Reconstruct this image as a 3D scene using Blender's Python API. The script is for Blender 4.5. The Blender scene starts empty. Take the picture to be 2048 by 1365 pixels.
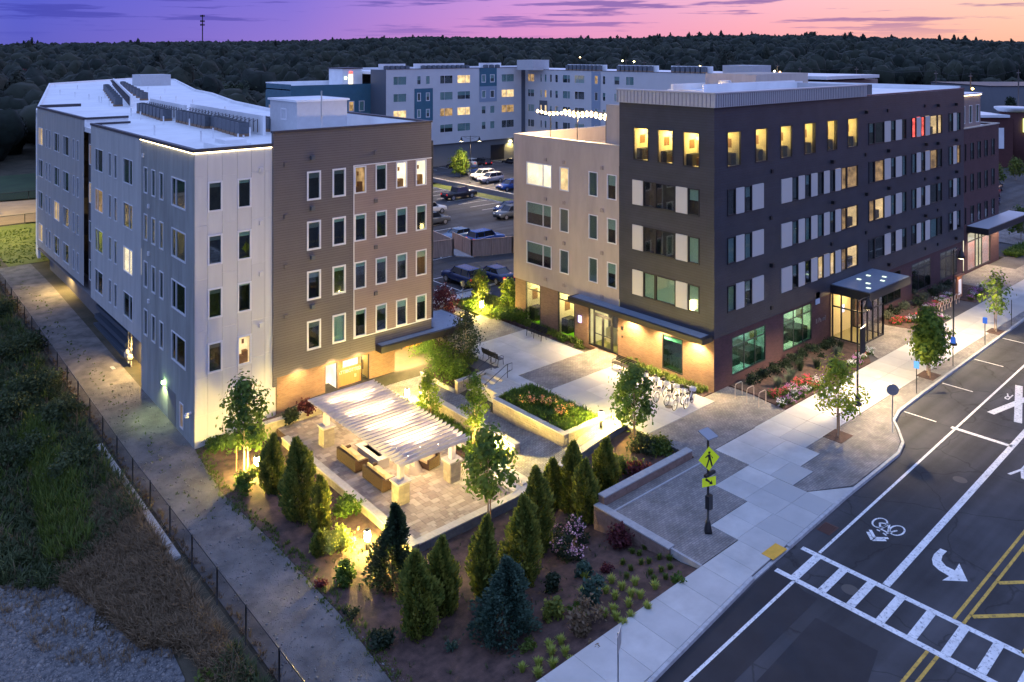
import bpy, bmesh, math, random
import numpy as np
from mathutils import Vector, Matrix
S = bpy.context.scene
COL = S.collection
D = bpy.data
rng = random.Random(7)
NR = np.random.default_rng(11)

# ------------------------------------------------------------------ camera
# X runs along the street, Y away from it; the camera hovers 22 m over the origin.
TH = math.radians(49.15)
cam = D.objects.new('camera', D.cameras.new('camera'))
COL.objects.link(cam)
cam.location = (0, 0, 22)
cam.rotation_euler = (math.radians(90), 0, TH - math.radians(90))
cam.data.sensor_width = 36
cam.data.lens = 1597 / 2048 * 36
cam.data.shift_y = -(682.5 - 107) / 2048
cam.data.clip_end = 9000
cam.data.clip_start = 0.5
S.camera = cam
FW = (math.cos(TH), math.sin(TH)); RT = (math.sin(TH), -math.cos(TH))

# ------------------------------------------------------------------ sky
SUN_AZ = TH - math.radians(44)          # where the sun has just set (right of the view)
W = D.worlds.new('World'); S.world = W; W.use_nodes = True
nt = W.node_tree; nt.nodes.clear()
def N(t, tree=None, **k):
    n = (tree or nt).nodes.new(t)
    for a, b in k.items(): setattr(n, a, b)
    return n
def ln(c): return tuple((v/255/12.92 if v/255 <= .04045 else ((v/255+.055)/1.055)**2.4) for v in c)
L = nt.links.new
tc = N('ShaderNodeTexCoord'); sep = N('ShaderNodeSeparateXYZ'); L(tc.outputs['Generated'], sep.inputs[0])
flat = N('ShaderNodeCombineXYZ'); L(sep.outputs[0], flat.inputs[0]); L(sep.outputs[1], flat.inputs[1])
nrm = N('ShaderNodeVectorMath', operation='NORMALIZE'); L(flat.outputs[0], nrm.inputs[0])
dot = N('ShaderNodeVectorMath', operation='DOT_PRODUCT'); L(nrm.outputs[0], dot.inputs[0])
dot.inputs[1].default_value = (math.cos(SUN_AZ), math.sin(SUN_AZ), 0)
ac = N('ShaderNodeMath', operation='ARCCOSINE'); L(dot.outputs['Value'], ac.inputs[0])
az = N('ShaderNodeMath', operation='DIVIDE'); L(ac.outputs[0], az.inputs[0]); az.inputs[1].default_value = math.pi
def ramp(stops, fac):
    r = N('ShaderNodeValToRGB'); cr = r.color_ramp
    while len(cr.elements) > 1: cr.elements.remove(cr.elements[-1])
    for i, (p, c) in enumerate(stops):
        e = cr.elements[0] if i == 0 else cr.elements.new(p)
        e.position = p; e.color = (*ln(c), 1)
    L(fac, r.inputs[0]); return r
# azimuth from the sunset / 180 deg:   right edge .06, centre .24, left edge .43
hor = ramp([(0, (252, 188, 146)), (.07, (246, 176, 148)), (.15, (246, 158, 162)), (.24, (220, 138, 188)), (.33, (146, 116, 200)), (.42, (92, 92, 186)), (.56, (142, 140, 204)), (.8, (108, 120, 184)), (1, (96, 112, 176))], az.outputs[0])
mid = ramp([(0, (255, 216, 190)), (.07, (250, 206, 186)), (.15, (240, 180, 200)), (.24, (200, 146, 212)), (.33, (124, 110, 208)), (.42, (80, 90, 200)), (.56, (162, 164, 222)), (.8, (124, 142, 208)), (1, (110, 134, 202))], az.outputs[0])
zen = N('ShaderNodeRGB'); zen.outputs[0].default_value = (.46, .65, 1.27, 1)
def mrange(v, a, b, c=0, d=1, smooth=True):
    m = N('ShaderNodeMapRange'); m.interpolation_type = 'SMOOTHSTEP' if smooth else 'LINEAR'
    L(v, m.inputs[0]); m.inputs[1].default_value = a; m.inputs[2].default_value = b
    m.inputs[3].default_value = c; m.inputs[4].default_value = d; return m.outputs[0]
def mix(f, a, b, typ='MIX'):
    m = N('ShaderNodeMix', data_type='RGBA', blend_type=typ)
    if isinstance(f, float): m.inputs[0].default_value = f
    else: L(f, m.inputs[0])
    L(a, m.inputs[6]); L(b, m.inputs[7]); return m.outputs[2]
sky = mix(mrange(sep.outputs[2], 0.0, 0.07, smooth=False), hor.outputs[0], mid.outputs[0])
sky = mix(mrange(sep.outputs[2], .07, .42), sky, zen.outputs[0])
# thin strips of cloud low over the horizon
mp = N('ShaderNodeMapping'); mp.inputs['Scale'].default_value = (5.5, 5.5, 95); L(tc.outputs['Generated'], mp.inputs[0])
no = N('ShaderNodeTexNoise'); no.inputs['Scale'].default_value = 1.15; no.inputs['Detail'].default_value = 6; no.inputs['Roughness'].default_value = .58
L(mp.outputs[0], no.inputs['Vector'])
cl = mrange(no.outputs[0], .53, .62)
hm = mrange(sep.outputs[2], .008, .045)
hm2 = N('ShaderNodeMath', operation='MULTIPLY'); L(cl, hm2.inputs[0]); L(hm, hm2.inputs[1])
hm3 = N('ShaderNodeMath', operation='MULTIPLY'); L(hm2.outputs[0], hm3.inputs[0]); hm3.inputs[1].default_value = .8
cloudc = ramp([(0, (150, 105, 140)), (.15, (120, 90, 160)), (.3, (98, 84, 170)), (.42, (66, 70, 170)), (1, (60, 70, 160))], az.outputs[0])
sky = mix(hm3.outputs[0], sky, cloudc.outputs[0])
nish = N('ShaderNodeTexSky', sky_type='NISHITA'); nish.sun_disc = False
nish.sun_elevation = math.radians(-1); nish.sun_rotation = math.pi/2 - SUN_AZ
add = N('ShaderNodeMix', data_type='RGBA', blend_type='ADD'); add.inputs[0].default_value = .004
L(sky, add.inputs[6]); L(nish.outputs[0], add.inputs[7])
bg = N('ShaderNodeBackground'); L(add.outputs[2], bg.inputs[0]); bg.inputs[1].default_value = 1.0
out = N('ShaderNodeOutputWorld'); L(bg.outputs[0], out.inputs[0])
SKY_BG = bg

sun = D.objects.new('afterglow_sun', D.lights.new('afterglow_sun', 'SUN'))
sun.data.energy = .10; sun.data.angle = math.radians(25); sun.data.color = (1, .62, .55)
sun.rotation_euler = (math.radians(86), 0, SUN_AZ + math.radians(90)); COL.objects.link(sun)

S.view_settings.view_transform = 'Standard'; S.view_settings.look = 'None'
S.view_settings.gamma = 1; S.view_settings.exposure = .17; S.view_settings.use_curve_mapping = False
S.render.engine = 'CYCLES'
S.cycles.max_bounces = 6; S.cycles.transparent_max_bounces = 12; S.cycles.sample_clamp_indirect = 4; S.cycles.sample_clamp_direct = 0
S.cycles.caustics_reflective = False; S.cycles.caustics_refractive = False

# ------------------------------------------------------------------ helpers
MATS = {}
def mat(name, color, rough=.8, vary=.0, scale=3., bump=0., metal=0., emit=None, estr=0., tone=None, col2=None, detail=5., spec=.5, stretch=None, coords='pos', bscale=None):
    """principled material with world-space noise colour variation; tone = second colour driven by the faces' 'tone' attribute"""
    if name in MATS: return MATS[name]
    m = D.materials.new(name); MATS[name] = m; m.use_nodes = True
    t = m.node_tree; b = t.nodes['Principled BSDF']; l = t.links.new
    b.inputs['Roughness'].default_value = rough; b.inputs['Metallic'].default_value = metal
    b.inputs['Specular IOR Level'].default_value = spec
    b.inputs['Base Color'].default_value = (*color, 1)
    src = None
    if coords == 'pos':
        g = t.nodes.new('ShaderNodeNewGeometry'); vec = g.outputs['Position']
    else:
        g = t.nodes.new('ShaderNodeTexCoord'); vec = g.outputs['Object']
    if stretch:
        mpn = t.nodes.new('ShaderNodeMapping'); mpn.inputs['Scale'].default_value = stretch; l(vec, mpn.inputs[0]); vec = mpn.outputs[0]
    if vary or col2:
        n = t.nodes.new('ShaderNodeTexNoise'); n.inputs['Scale'].default_value = scale; n.inputs['Detail'].default_value = detail; n.inputs['Roughness'].default_value = .6
        l(vec, n.inputs['Vector'])
        r = t.nodes.new('ShaderNodeMapRange'); l(n.outputs[0], r.inputs[0]); r.inputs[1].default_value = .32; r.inputs[2].default_value = .68
        mx = t.nodes.new('ShaderNodeMix'); mx.data_type = 'RGBA'; l(r.outputs[0], mx.inputs[0])
        c2 = col2 if col2 else tuple(min(1, c*(1+vary)) for c in color)
        c1 = color if col2 else tuple(c*(1-vary) for c in color)
        mx.inputs[6].default_value = (*c1, 1); mx.inputs[7].default_value = (*c2, 1); src = mx.outputs[2]
    if tone:
        a = t.nodes.new('ShaderNodeAttribute'); a.attribute_name = 'tone'
        mt = t.nodes.new('ShaderNodeMix'); mt.data_type = 'RGBA'; l(a.outputs['Fac'], mt.inputs[0])
        if src: l(src, mt.inputs[6])
        else: mt.inputs[6].default_value = (*color, 1)
        mt.inputs[7].default_value = (*tone, 1); src = mt.outputs[2]
    if src: l(src, b.inputs['Base Color'])
    if bump:
        nb = t.nodes.new('ShaderNodeTexNoise'); nb.inputs['Scale'].default_value = bscale or scale*6; nb.inputs['Detail'].default_value = 4
        l(vec, nb.inputs['Vector'])
        bp = t.nodes.new('ShaderNodeBump'); bp.inputs['Strength'].default_value = min(1, bump); bp.inputs['Distance'].default_value = .03
        l(nb.outputs[0], bp.inputs['Height']); l(bp.outputs[0], b.inputs['Normal'])
    if emit:
        b.inputs['Emission Color'].default_value = (*emit, 1); b.inputs['Emission Strength'].default_value = estr
    return m

def wallmat(name, c1, c2, mortar, bw, bh, rough=.8, msize=.012, bump=.4, offset=.5, vary=.25, axis='wall', spec=.3):
    """brick / lap siding / small paver pattern laid over axis aligned surfaces"""
    if name in MATS: return MATS[name]
    m = D.materials.new(name); MATS[name] = m; m.use_nodes = True
    t = m.node_tree; b = t.nodes['Principled BSDF']; l = t.links.new
    b.inputs['Roughness'].default_value = rough; b.inputs['Specular IOR Level'].default_value = spec
    g = t.nodes.new('ShaderNodeNewGeometry'); s = t.nodes.new('ShaderNodeSeparateXYZ'); l(g.outputs['Position'], s.inputs[0])
    cb = t.nodes.new('ShaderNodeCombineXYZ')
    if axis == 'wall':
        ad = t.nodes.new('ShaderNodeMath'); ad.operation = 'ADD'; l(s.outputs[0], ad.inputs[0]); l(s.outputs[1], ad.inputs[1])
        l(ad.outputs[0], cb.inputs[0]); l(s.outputs[2], cb.inputs[1])
    else:
        l(s.outputs[0], cb.inputs[0]); l(s.outputs[1], cb.inputs[1])
    br = t.nodes.new('ShaderNodeTexBrick'); l(cb.outputs[0], br.inputs['Vector'])
    br.inputs['Color1'].default_value = (*c1, 1); br.inputs['Color2'].default_value = (*c2, 1); br.inputs['Mortar'].default_value = (*mortar, 1)
    br.inputs['Scale'].default_value = 1; br.inputs['Brick Width'].default_value = bw; br.inputs['Row Height'].default_value = bh
    br.inputs['Mortar Size'].default_value = msize; br.offset = offset
    n = t.nodes.new('ShaderNodeTexNoise'); n.inputs['Scale'].default_value = .9; n.inputs['Detail'].default_value = 6; l(g.outputs['Position'], n.inputs['Vector'])
    r = t.nodes.new('ShaderNodeMapRange'); l(n.outputs[0], r.inputs[0]); r.inputs[1].default_value = .3; r.inputs[2].default_value = .7
    r.inputs[3].default_value = 1-vary; r.inputs[4].default_value = 1+vary*.6
    mx = t.nodes.new('ShaderNodeVectorMath'); mx.operation = 'SCALE'; l(br.outputs['Color'], mx.inputs[0]); l(r.outputs[0], mx.inputs['Scale'])
    l(mx.outputs[0], b.inputs['Base Color'])
    bp = t.nodes.new('ShaderNodeBump'); bp.inputs['Strength'].default_value = bump; bp.inputs['Distance'].default_value = .015; bp.invert = True
    l(br.outputs['Fac'], bp.inputs['Height']); l(bp.outputs[0], b.inputs['Normal'])
    return m

def glassmat(name, tint, refl=.9, rough=.03, base=.06):
    if name in MATS: return MATS[name]
    m = D.materials.new(name); MATS[name] = m; m.use_nodes = True
    t = m.node_tree; t.nodes.clear(); l = t.links.new
    o = t.nodes.new('ShaderNodeOutputMaterial'); mx = t.nodes.new('ShaderNodeMixShader')
    tr = t.nodes.new('ShaderNodeBsdfTransparent'); tr.inputs[0].default_value = (*tint, 1)
    gl = t.nodes.new('ShaderNodeBsdfGlossy'); gl.inputs['Color'].default_value = (refl, refl, refl, 1); gl.inputs['Roughness'].default_value = rough
    fr = t.nodes.new('ShaderNodeLayerWeight'); fr.inputs['Blend'].default_value = .25
    mr = t.nodes.new('ShaderNodeMapRange'); l(fr.outputs['Fresnel'], mr.inputs[0]); mr.inputs[3].default_value = base; mr.inputs[4].default_value = .5
    l(mr.outputs[0], mx.inputs[0]); l(tr.outputs[0], mx.inputs[1]); l(gl.outputs[0], mx.inputs[2]); l(mx.outputs[0], o.inputs[0])
    return m

def emat(name, c, s, vary=0., scale=2.):
    """something that gives off light; vary mottles it like a lit room behind glass"""
    if name in MATS: return MATS[name]
    m = D.materials.new(name); MATS[name] = m; m.use_nodes = True
    t = m.node_tree; t.nodes.clear(); l = t.links.new
    o = t.nodes.new('ShaderNodeOutputMaterial'); e = t.nodes.new('ShaderNodeEmission'); l(e.outputs[0], o.inputs[0])
    e.inputs[0].default_value = (*c, 1); e.inputs[1].default_value = s
    if vary:
        g = t.nodes.new('ShaderNodeNewGeometry'); n = t.nodes.new('ShaderNodeTexNoise'); n.inputs['Scale'].default_value = scale; n.inputs['Detail'].default_value = 3
        l(g.outputs['Position'], n.inputs['Vector'])
        r = t.nodes.new('ShaderNodeMapRange'); l(n.outputs[0], r.inputs[0]); r.inputs[1].default_value = .35; r.inputs[2].default_value = .65
        r.inputs[3].default_value = s*(1-vary); r.inputs[4].default_value = s*(1+vary); l(r.outputs[0], e.inputs[1])
    return m

class MB:
    """collects boxes, prisms, tubes ... and links them as ONE mesh object"""
    def __init__(s): s.v = []; s.f = []; s.t = []; s.sm = []
    def face(s, pts, tone=0., smooth=False):
        b = len(s.v); s.v += [tuple(p) for p in pts]; s.f.append(tuple(range(b, b+len(pts)))); s.t.append(tone); s.sm.append(smooth)
    def box(s, x0, x1, y0, y1, z0, z1, tone=0.):
        b = len(s.v)
        s.v += [(x0,y0,z0),(x1,y0,z0),(x1,y1,z0),(x0,y1,z0),(x0,y0,z1),(x1,y0,z1),(x1,y1,z1),(x0,y1,z1)]
        for q in ((3,2,1,0),(4,5,6,7),(0,1,5,4),(1,2,6,5),(2,3,7,6),(3,0,4,7)):
            s.f.append(tuple(b+i for i in q)); s.t.append(tone); s.sm.append(False)
        return s
    def prism(s, poly, z0, z1, tone=0.):
        """poly counter-clockwise in XY; z0,z1 numbers or functions of (x,y)"""
        a = sum(poly[i][0]*poly[(i+1)%len(poly)][1]-poly[(i+1)%len(poly)][0]*poly[i][1] for i in range(len(poly)))
        if a < 0: poly = poly[::-1]
        g0 = z0 if callable(z0) else (lambda x, y: z0); g1 = z1 if callable(z1) else (lambda x, y: z1)
        b = len(s.v); n = len(poly)
        s.v += [(x, y, g0(x, y)) for x, y in poly] + [(x, y, g1(x, y)) for x, y in poly]
        s.f.append(tuple(b+i for i in range(n-1, -1, -1))); s.f.append(tuple(b+n+i for i in range(n)))
        for i in range(n): j = (i+1) % n; s.f.append((b+i, b+j, b+n+j, b+n+i))
        s.t += [tone]*(n+2); s.sm += [False]*(n+2)
        return s
    def tube(s, pts, r, n=6, caps=True, tone=0., smooth=True):
        pts = [Vector(p) for p in pts]; rr = r if isinstance(r, (list, tuple)) else [r]*len(pts)
        b = len(s.v)
        for i, p in enumerate(pts):
            d = (pts[min(i+1, len(pts)-1)] - pts[max(i-1, 0)])
            if d.length < 1e-9: d = Vector((0,0,1))
            d.normalize(); u = d.cross(Vector((0,0,1)) if abs(d.z) < .95 else Vector((1,0,0))).normalized(); w = d.cross(u)
            for k in range(n):
                a = 2*math.pi*k/n; s.v.append(tuple(p + (u*math.cos(a)+w*math.sin(a))*rr[i]))
        for i in range(len(pts)-1):
            for k in range(n):
                k2 = (k+1) % n; s.f.append((b+i*n+k, b+i*n+k2, b+(i+1)*n+k2, b+(i+1)*n+k)); s.t.append(tone); s.sm.append(smooth)
        if caps:
            s.f.append(tuple(b+k for k in range(n))); s.f.append(tuple(b+(len(pts)-1)*n+k for k in range(n-1, -1, -1))); s.t += [tone]*2; s.sm += [False]*2
        return s
    def lathe(s, prof, c=(0,0,0), n=12, tone=0., smooth=True):
        b = len(s.v)
        for r, z in prof:
            for k in range(n): a = 2*math.pi*k/n; s.v.append((c[0]+r*math.cos(a), c[1]+r*math.sin(a), c[2]+z))
        for i in range(len(prof)-1):
            for k in range(n):
                k2 = (k+1) % n; s.f.append((b+i*n+k, b+i*n+k2, b+(i+1)*n+k2, b+(i+1)*n+k)); s.t.append(tone); s.sm.append(smooth)
        s.f.append(tuple(b+(len(prof)-1)*n+k for k in range(n))); s.f.append(tuple(b+k for k in range(n-1,-1,-1))); s.t += [tone]*2; s.sm += [False]*2
        return s
    def ring(s, c, R, r, axis='x', n=20, m=6, tone=0.):
        b = len(s.v)
        for i in range(n):
            a = 2*math.pi*i/n
            for k in range(m):
                p = 2*math.pi*k/m; q = R + r*math.cos(p); w = r*math.sin(p)
                if axis == 'y': s.v.append((c[0]+q*math.cos(a), c[1]+w, c[2]+q*math.sin(a)))
                elif axis == 'x': s.v.append((c[0]+w, c[1]+q*math.cos(a), c[2]+q*math.sin(a)))
                else: s.v.append((c[0]+q*math.cos(a), c[1]+q*math.sin(a), c[2]+w))
        for i in range(n):
            for k in range(m):
                s.f.append((b+i*m+k, b+((i+1)%n)*m+k, b+((i+1)%n)*m+(k+1)%m, b+i*m+(k+1)%m)); s.t.append(tone); s.sm.append(True)
        return s
    def mesh(s, name, m=None):
        me = D.meshes.new(name); me.from_pydata(s.v, [], s.f)
        if m: me.materials.append(m)
        if any(s.t):
            at = me.attributes.new('tone', 'FLOAT', 'FACE'); at.data.foreach_set('value', s.t)
        if any(s.sm): me.polygons.foreach_set('use_smooth', s.sm)
        me.update(); return me
    def build(s, name, m, parent=None, loc=None, rz=0., label=None):
        """verts are world coordinates when parent/loc is given as plain placement; shifted to the parent's frame"""
        return link(name, s.mesh(name, m), parent, loc, rz, label)

def link(name, me, parent=None, loc=None, rz=0., label=None):
    o = D.objects.new(name, me); COL.objects.link(o)
    if parent: o.parent = parent
    if loc: o.location = loc
    if rz: o.rotation_euler[2] = rz
    if label: o['label'] = label
    return o
def tag(o, label=None, cat=None, group=None, kind=None):
    if label: o['label'] = label
    if cat: o['category'] = cat
    if group: o['group'] = group
    if kind: o['kind'] = kind
    return o
def thing(name, label, cat, loc=(0,0,0), rz=0., group=None):
    o = D.objects.new(name, None); COL.objects.link(o); o.location = loc; o.rotation_euler[2] = rz; o.empty_display_size = .3
    return tag(o, label, cat, group)
class Off:
    """MB whose world-coordinate vertices are shifted into a parent's frame on build"""
    def __new__(cls): return MB()
def wbuild(mb, name, m, parent, label=None, kind=None):
    L0 = parent.location
    mb.v = [(x-L0[0], y-L0[1], z-L0[2]) for x, y, z in mb.v]
    o = mb.build(name, m, parent, label=label)
    if kind: o['kind'] = kind
    return o
def copy_tree(o, loc=None, rz=None, label=None, group=None):
    def rec(s, par):
        c = s.copy(); COL.objects.link(c); c.parent = par
        for ch in s.children: rec(ch, c)
        return c
    kids = list(o.children); c = o.copy(); COL.objects.link(c)
    for ch in kids: rec(ch, c)
    if loc is not None: c.location = loc
    if rz is not None: c.rotation_euler[2] = rz
    if label: c['label'] = label
    if group: c['group'] = group
    return c
def nmesh(name, V, F, m, tone=None):
    """fast mesh from numpy arrays of equal-size faces"""
    me = D.meshes.new(name); n, k = F.shape
    me.vertices.add(len(V)); me.vertices.foreach_set('co', V.astype(np.float32).ravel())
    me.loops.add(n*k); me.loops.foreach_set('vertex_index', F.astype(np.int32).ravel())
    me.polygons.add(n); me.polygons.foreach_set('loop_start', np.arange(0, n*k, k, dtype=np.int32))
    me.update(calc_edges=True)
    if tone is not None:
        at = me.attributes.new('tone', 'FLOAT', 'FACE'); at.data.foreach_set('value', tone.astype(np.float32))
    if m: me.materials.append(m)
    return me
def text_mesh(s, size, ext=.01):
    cu = D.curves.new('t', 'FONT'); cu.body = s; cu.size = size; cu.extrude = ext; cu.align_x = 'CENTER'
    o = D.objects.new('t', cu); COL.objects.link(o)
    dg = bpy.context.evaluated_depsgraph_get(); dg.update(); me = D.meshes.new_from_object(o.evaluated_get(dg))
    D.objects.remove(o); D.curves.remove(cu); return me

# terrain height: higher at the street, falling to the gravel path on the left
def gz(x, y):
    t = min(1, max(0, (x-16.5)/9)); t = t*t*(3-2*t)          # 0 at the gravel path .. 1 inside
    back = min(1, max(0, (y-47)/40))
    left = -1.5*(1-back) + -.25*back
    sf = min(1, max(0, (y-18)/7)); left = left*sf*sf*(3-2*sf) - .35*(1-sf)
    fr = min(1, max(0, (y-20.5)/9)); inner = -.12 - 1.55*fr*(1-min(1, max(0, (x-28)/9)))
    if x > 40 or y > 47: inner = -.2
    z = left*(1-t) + inner*t
    if y < 20.4: z = min(z, -.45)
    if x < 12.5: z -= min(1.6, (12.5-x)*.35)
    return z
def at(px, py, z=0.):
    """survey helper: the ground point (x, y) at height z that the photograph shows at (px, py)"""
    d = 1597*(22-z)/(py-107); l = (px-1024)/1597*d
    return (d*FW[0]+l*RT[0], d*FW[1]+l*RT[1])
# ------------------------------------------------------------------ materials
M_asph = mat('asphalt', (.044,.044,.048), .85, vary=.3, scale=.35, bump=.5, bscale=60)
M_asph2 = mat('patched asphalt', (.02,.02,.024), .8, vary=.25, scale=.8, bump=.5, bscale=60)
M_asph3 = mat('worn asphalt', (.085,.08,.082), .88, vary=.25, scale=.4, bump=.5, bscale=60)
M_conc = mat('broomed concrete', (.50,.49,.46), .85, vary=.2, scale=.55, detail=10, bump=.2, bscale=40, tone=(.40,.395,.38))
M_kerb = mat('granite kerb', (.42,.42,.42), .8, vary=.2, scale=4, bump=.3)
M_paver = wallmat('small pavers', (.30,.275,.25), (.215,.20,.19), (.13,.12,.11), .24, .12, rough=.85, msize=.008, bump=.6, axis='flat', vary=.3)
M_walkp = wallmat('walk pavers', (.31,.30,.27), (.21,.20,.185), (.11,.10,.10), .24, .12, rough=.85, msize=.01, bump=.6, axis='flat', vary=.3)
M_mulch = mat('bark mulch', (.045,.026,.022), .95, col2=(.14,.08,.062), scale=2.2, bump=1, bscale=28, detail=9)
M_soil = mat('weedy soil', (.035,.035,.02), .95, col2=(.09,.075,.05), scale=.5, bump=1, bscale=14, detail=9)
M_grav = mat('gravel', (.085,.08,.075), .95, col2=(.22,.20,.185), scale=.9, bump=1, bscale=30, detail=15)
M_lawn = mat('lawn', (.07,.10,.012), .9, col2=(.14,.16,.02), scale=.5, bump=.8, bscale=30, detail=8)
M_paint = mat('white road paint', (.78,.77,.74), .7, vary=.12, scale=3)
M_yel = mat('yellow road paint', (.62,.38,.06), .7, vary=.2, scale=3)
M_wall = mat('retaining wall block', (.36,.31,.23), .85, vary=.22, scale=5, bump=.8, bscale=22, tone=(.26,.22,.17))
M_wallr = mat('brown wall block', (.20,.13,.105), .85, vary=.22, scale=5, bump=.8, bscale=22, tone=(.28,.19,.15))
M_cap = mat('stone cap', (.46,.43,.38), .75, vary=.12, scale=4, bump=.25)
M_capg = mat('grey stone cap', (.36,.36,.36), .75, vary=.12, scale=4, bump=.25)
M_tile = mat('patio paver', (.24,.19,.155), .8, vary=.12, scale=6, bump=.4, tone=(.44,.37,.30))
M_black = mat('black metal', (.015,.015,.017), .4, spec=.5)
M_steel = mat('galvanised steel', (.5,.5,.5), .4, metal=.8)

def wear(m, lines=True, k=.45):
    """tyre bands along the street, blotches and fine cracks in asphalt; chips in paint"""
    t = m.node_tree; l = t.links.new; b = t.nodes['Principled BSDF']; src = b.inputs['Base Color'].links[0].from_socket
    g = t.nodes.new('ShaderNodeNewGeometry'); mp_ = t.nodes.new('ShaderNodeMapping'); mp_.inputs['Scale'].default_value = (.04, .9, 1); l(g.outputs['Position'], mp_.inputs[0])
    n = t.nodes.new('ShaderNodeTexNoise'); n.inputs['Scale'].default_value = 1; n.inputs['Detail'].default_value = 3; l(mp_.outputs[0], n.inputs['Vector'])
    r = t.nodes.new('ShaderNodeMapRange'); l(n.outputs[0], r.inputs[0]); r.inputs[1].default_value = .35; r.inputs[2].default_value = .65; r.inputs[3].default_value = 1-k*.6; r.inputs[4].default_value = 1+k
    v = t.nodes.new('ShaderNodeTexVoronoi'); v.feature = 'DISTANCE_TO_EDGE'; v.inputs['Scale'].default_value = .22
    nv = t.nodes.new('ShaderNodeTexNoise'); nv.inputs['Scale'].default_value = .8; nv.inputs['Detail'].default_value = 6; l(g.outputs['Position'], nv.inputs['Vector'])
    ad = t.nodes.new('ShaderNodeMixRGB'); ad.blend_type = 'ADD'; ad.inputs[0].default_value = 1; l(g.outputs['Position'], ad.inputs[1]); l(nv.outputs['Color'], ad.inputs[2]); l(ad.outputs[0], v.inputs['Vector'])
    c = t.nodes.new('ShaderNodeMapRange'); l(v.outputs['Distance'], c.inputs[0]); c.inputs[1].default_value = .0; c.inputs[2].default_value = .012; c.inputs[3].default_value = .45; c.inputs[4].default_value = 1
    mu = t.nodes.new('ShaderNodeMath'); mu.operation = 'MULTIPLY'; l(r.outputs[0], mu.inputs[0]); l(c.outputs[0], mu.inputs[1])
    s = t.nodes.new('ShaderNodeVectorMath'); s.operation = 'SCALE'; l(src, s.inputs[0]); l(mu.outputs[0], s.inputs['Scale']); l(s.outputs[0], b.inputs['Base Color'])
wear(M_asph)
def chip(m, under):
    t = m.node_tree; l = t.links.new; b = t.nodes['Principled BSDF']; src = b.inputs['Base Color'].links[0].from_socket
    g = t.nodes.new('ShaderNodeNewGeometry'); n = t.nodes.new('ShaderNodeTexNoise'); n.inputs['Scale'].default_value = 7; n.inputs['Detail'].default_value = 8; n.inputs['Roughness'].default_value = .75; l(g.outputs['Position'], n.inputs['Vector'])
    r = t.nodes.new('ShaderNodeMapRange'); l(n.outputs[0], r.inputs[0]); r.inputs[1].default_value = .36; r.inputs[2].default_value = .47
    mx = t.nodes.new('ShaderNodeMix'); mx.data_type = 'RGBA'; l(r.outputs[0], mx.inputs[0]); mx.inputs[6].default_value = (*under, 1); l(src, mx.inputs[7]); l(mx.outputs[2], b.inputs['Base Color'])
chip(M_paint, (.22,.22,.22)); chip(M_yel, (.12,.09,.05))
# ------------------------------------------------------------------ ground
def hill(x, y):
    """far terrain: rises beyond 260 m to wooded ridges whose height changes round the compass"""
    d = math.hypot(x, y)
    if d < 260: return 0.
    a = math.degrees(math.atan2(x*RT[0]+y*RT[1], x*FW[0]+y*FW[1]))
    tops = ((-180, 12), (-40, 13), (-32.5, 14), (-26, 16), (-15, 19), (-6, 24), (0, 22.5), (8, 22), (14, 25), (20, 25), (26, 21), (32.5, 16), (45, 14), (180, 12))
    for (a0, h0), (a1, h1) in zip(tops, tops[1:]):
        if a0 <= a <= a1: h = h0+(h1-h0)*(a-a0)/(a1-a0); break
    t = min(1, (d-260)/700); t = t*t*(3-2*t)
    return h*t*(1+.0012*max(0, min(d, 1300)-1000))
def H(x, y):
    if -40 < x < 120 and -40 < y < 150: return gz(x, y) - (.25 if x > 20 and y > 20.5 and not (x < 40 and y < 47) else 0)
    return -.6 + hill(x, y)
def terrain():
    xs = sorted(set([round(v,2) for v in np.arange(-6, 44.1, .5)] + list(np.arange(44, 121, 6.)) + list(np.arange(-40, -5, 4.)) + [-9000,-3000,-1500,-1000,-700,-500,-350,-250,-160,-90,-60, 140,180,240,310,380,460,560,680,800,950,1150,1400,1800,3000,9000]))
    ys = sorted(set([round(v,2) for v in np.arange(16, 100.1, .5)] + list(np.arange(100, 151, 5.)) + list(np.arange(-40, 16, 6.)) + [-9000,-3000,-1500,-1000,-700,-450,-300,-200,-120,-70, 170,210,260,310,380,460,560,680,800,950,1150,1400,1800,3000,9000]))
    V = np.array([(x, y, H(x, y)) for y in ys for x in xs]); nx = len(xs)
    F = np.array([(j*nx+i, j*nx+i+1, (j+1)*nx+i+1, (j+1)*nx+i) for j in range(len(ys)-1) for i in range(nx-1)])
    o = link('ground', nmesh('ground', V, F, M_soil)); tag(o, kind='structure'); return o
terrain()
def sheet(name, poly, m, dz=.03, step=.5, hf=None, kind='structure', parent=None):
    """a surface laid over the terrain inside a polygon"""
    hf = hf or H
    bm = bmesh.new(); vs = [bm.verts.new((x, y, 0)) for x, y in poly]; bm.faces.new(vs)
    x0, x1 = min(p[0] for p in poly), max(p[0] for p in poly); y0, y1 = min(p[1] for p in poly), max(p[1] for p in poly)
    for v in np.arange(math.ceil(x0/step)*step, x1, step):
        bmesh.ops.bisect_plane(bm, geom=bm.verts[:]+bm.edges[:]+bm.faces[:], plane_co=(v,0,0), plane_no=(1,0,0))
    for v in np.arange(math.ceil(y0/step)*step, y1, step):
        bmesh.ops.bisect_plane(bm, geom=bm.verts[:]+bm.edges[:]+bm.faces[:], plane_co=(0,v,0), plane_no=(0,1,0))
    bmesh.ops.recalc_face_normals(bm, faces=bm.faces[:])
    for v in bm.verts: v.co.z = hf(v.co.x, v.co.y)+dz
    me = D.meshes.new(name); bm.to_mesh(me); bm.free(); me.materials.append(m)
    if me.polygons[0].normal.z < 0: me.flip_normals()
    return tag(link(name, me, parent), kind=kind)
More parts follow.
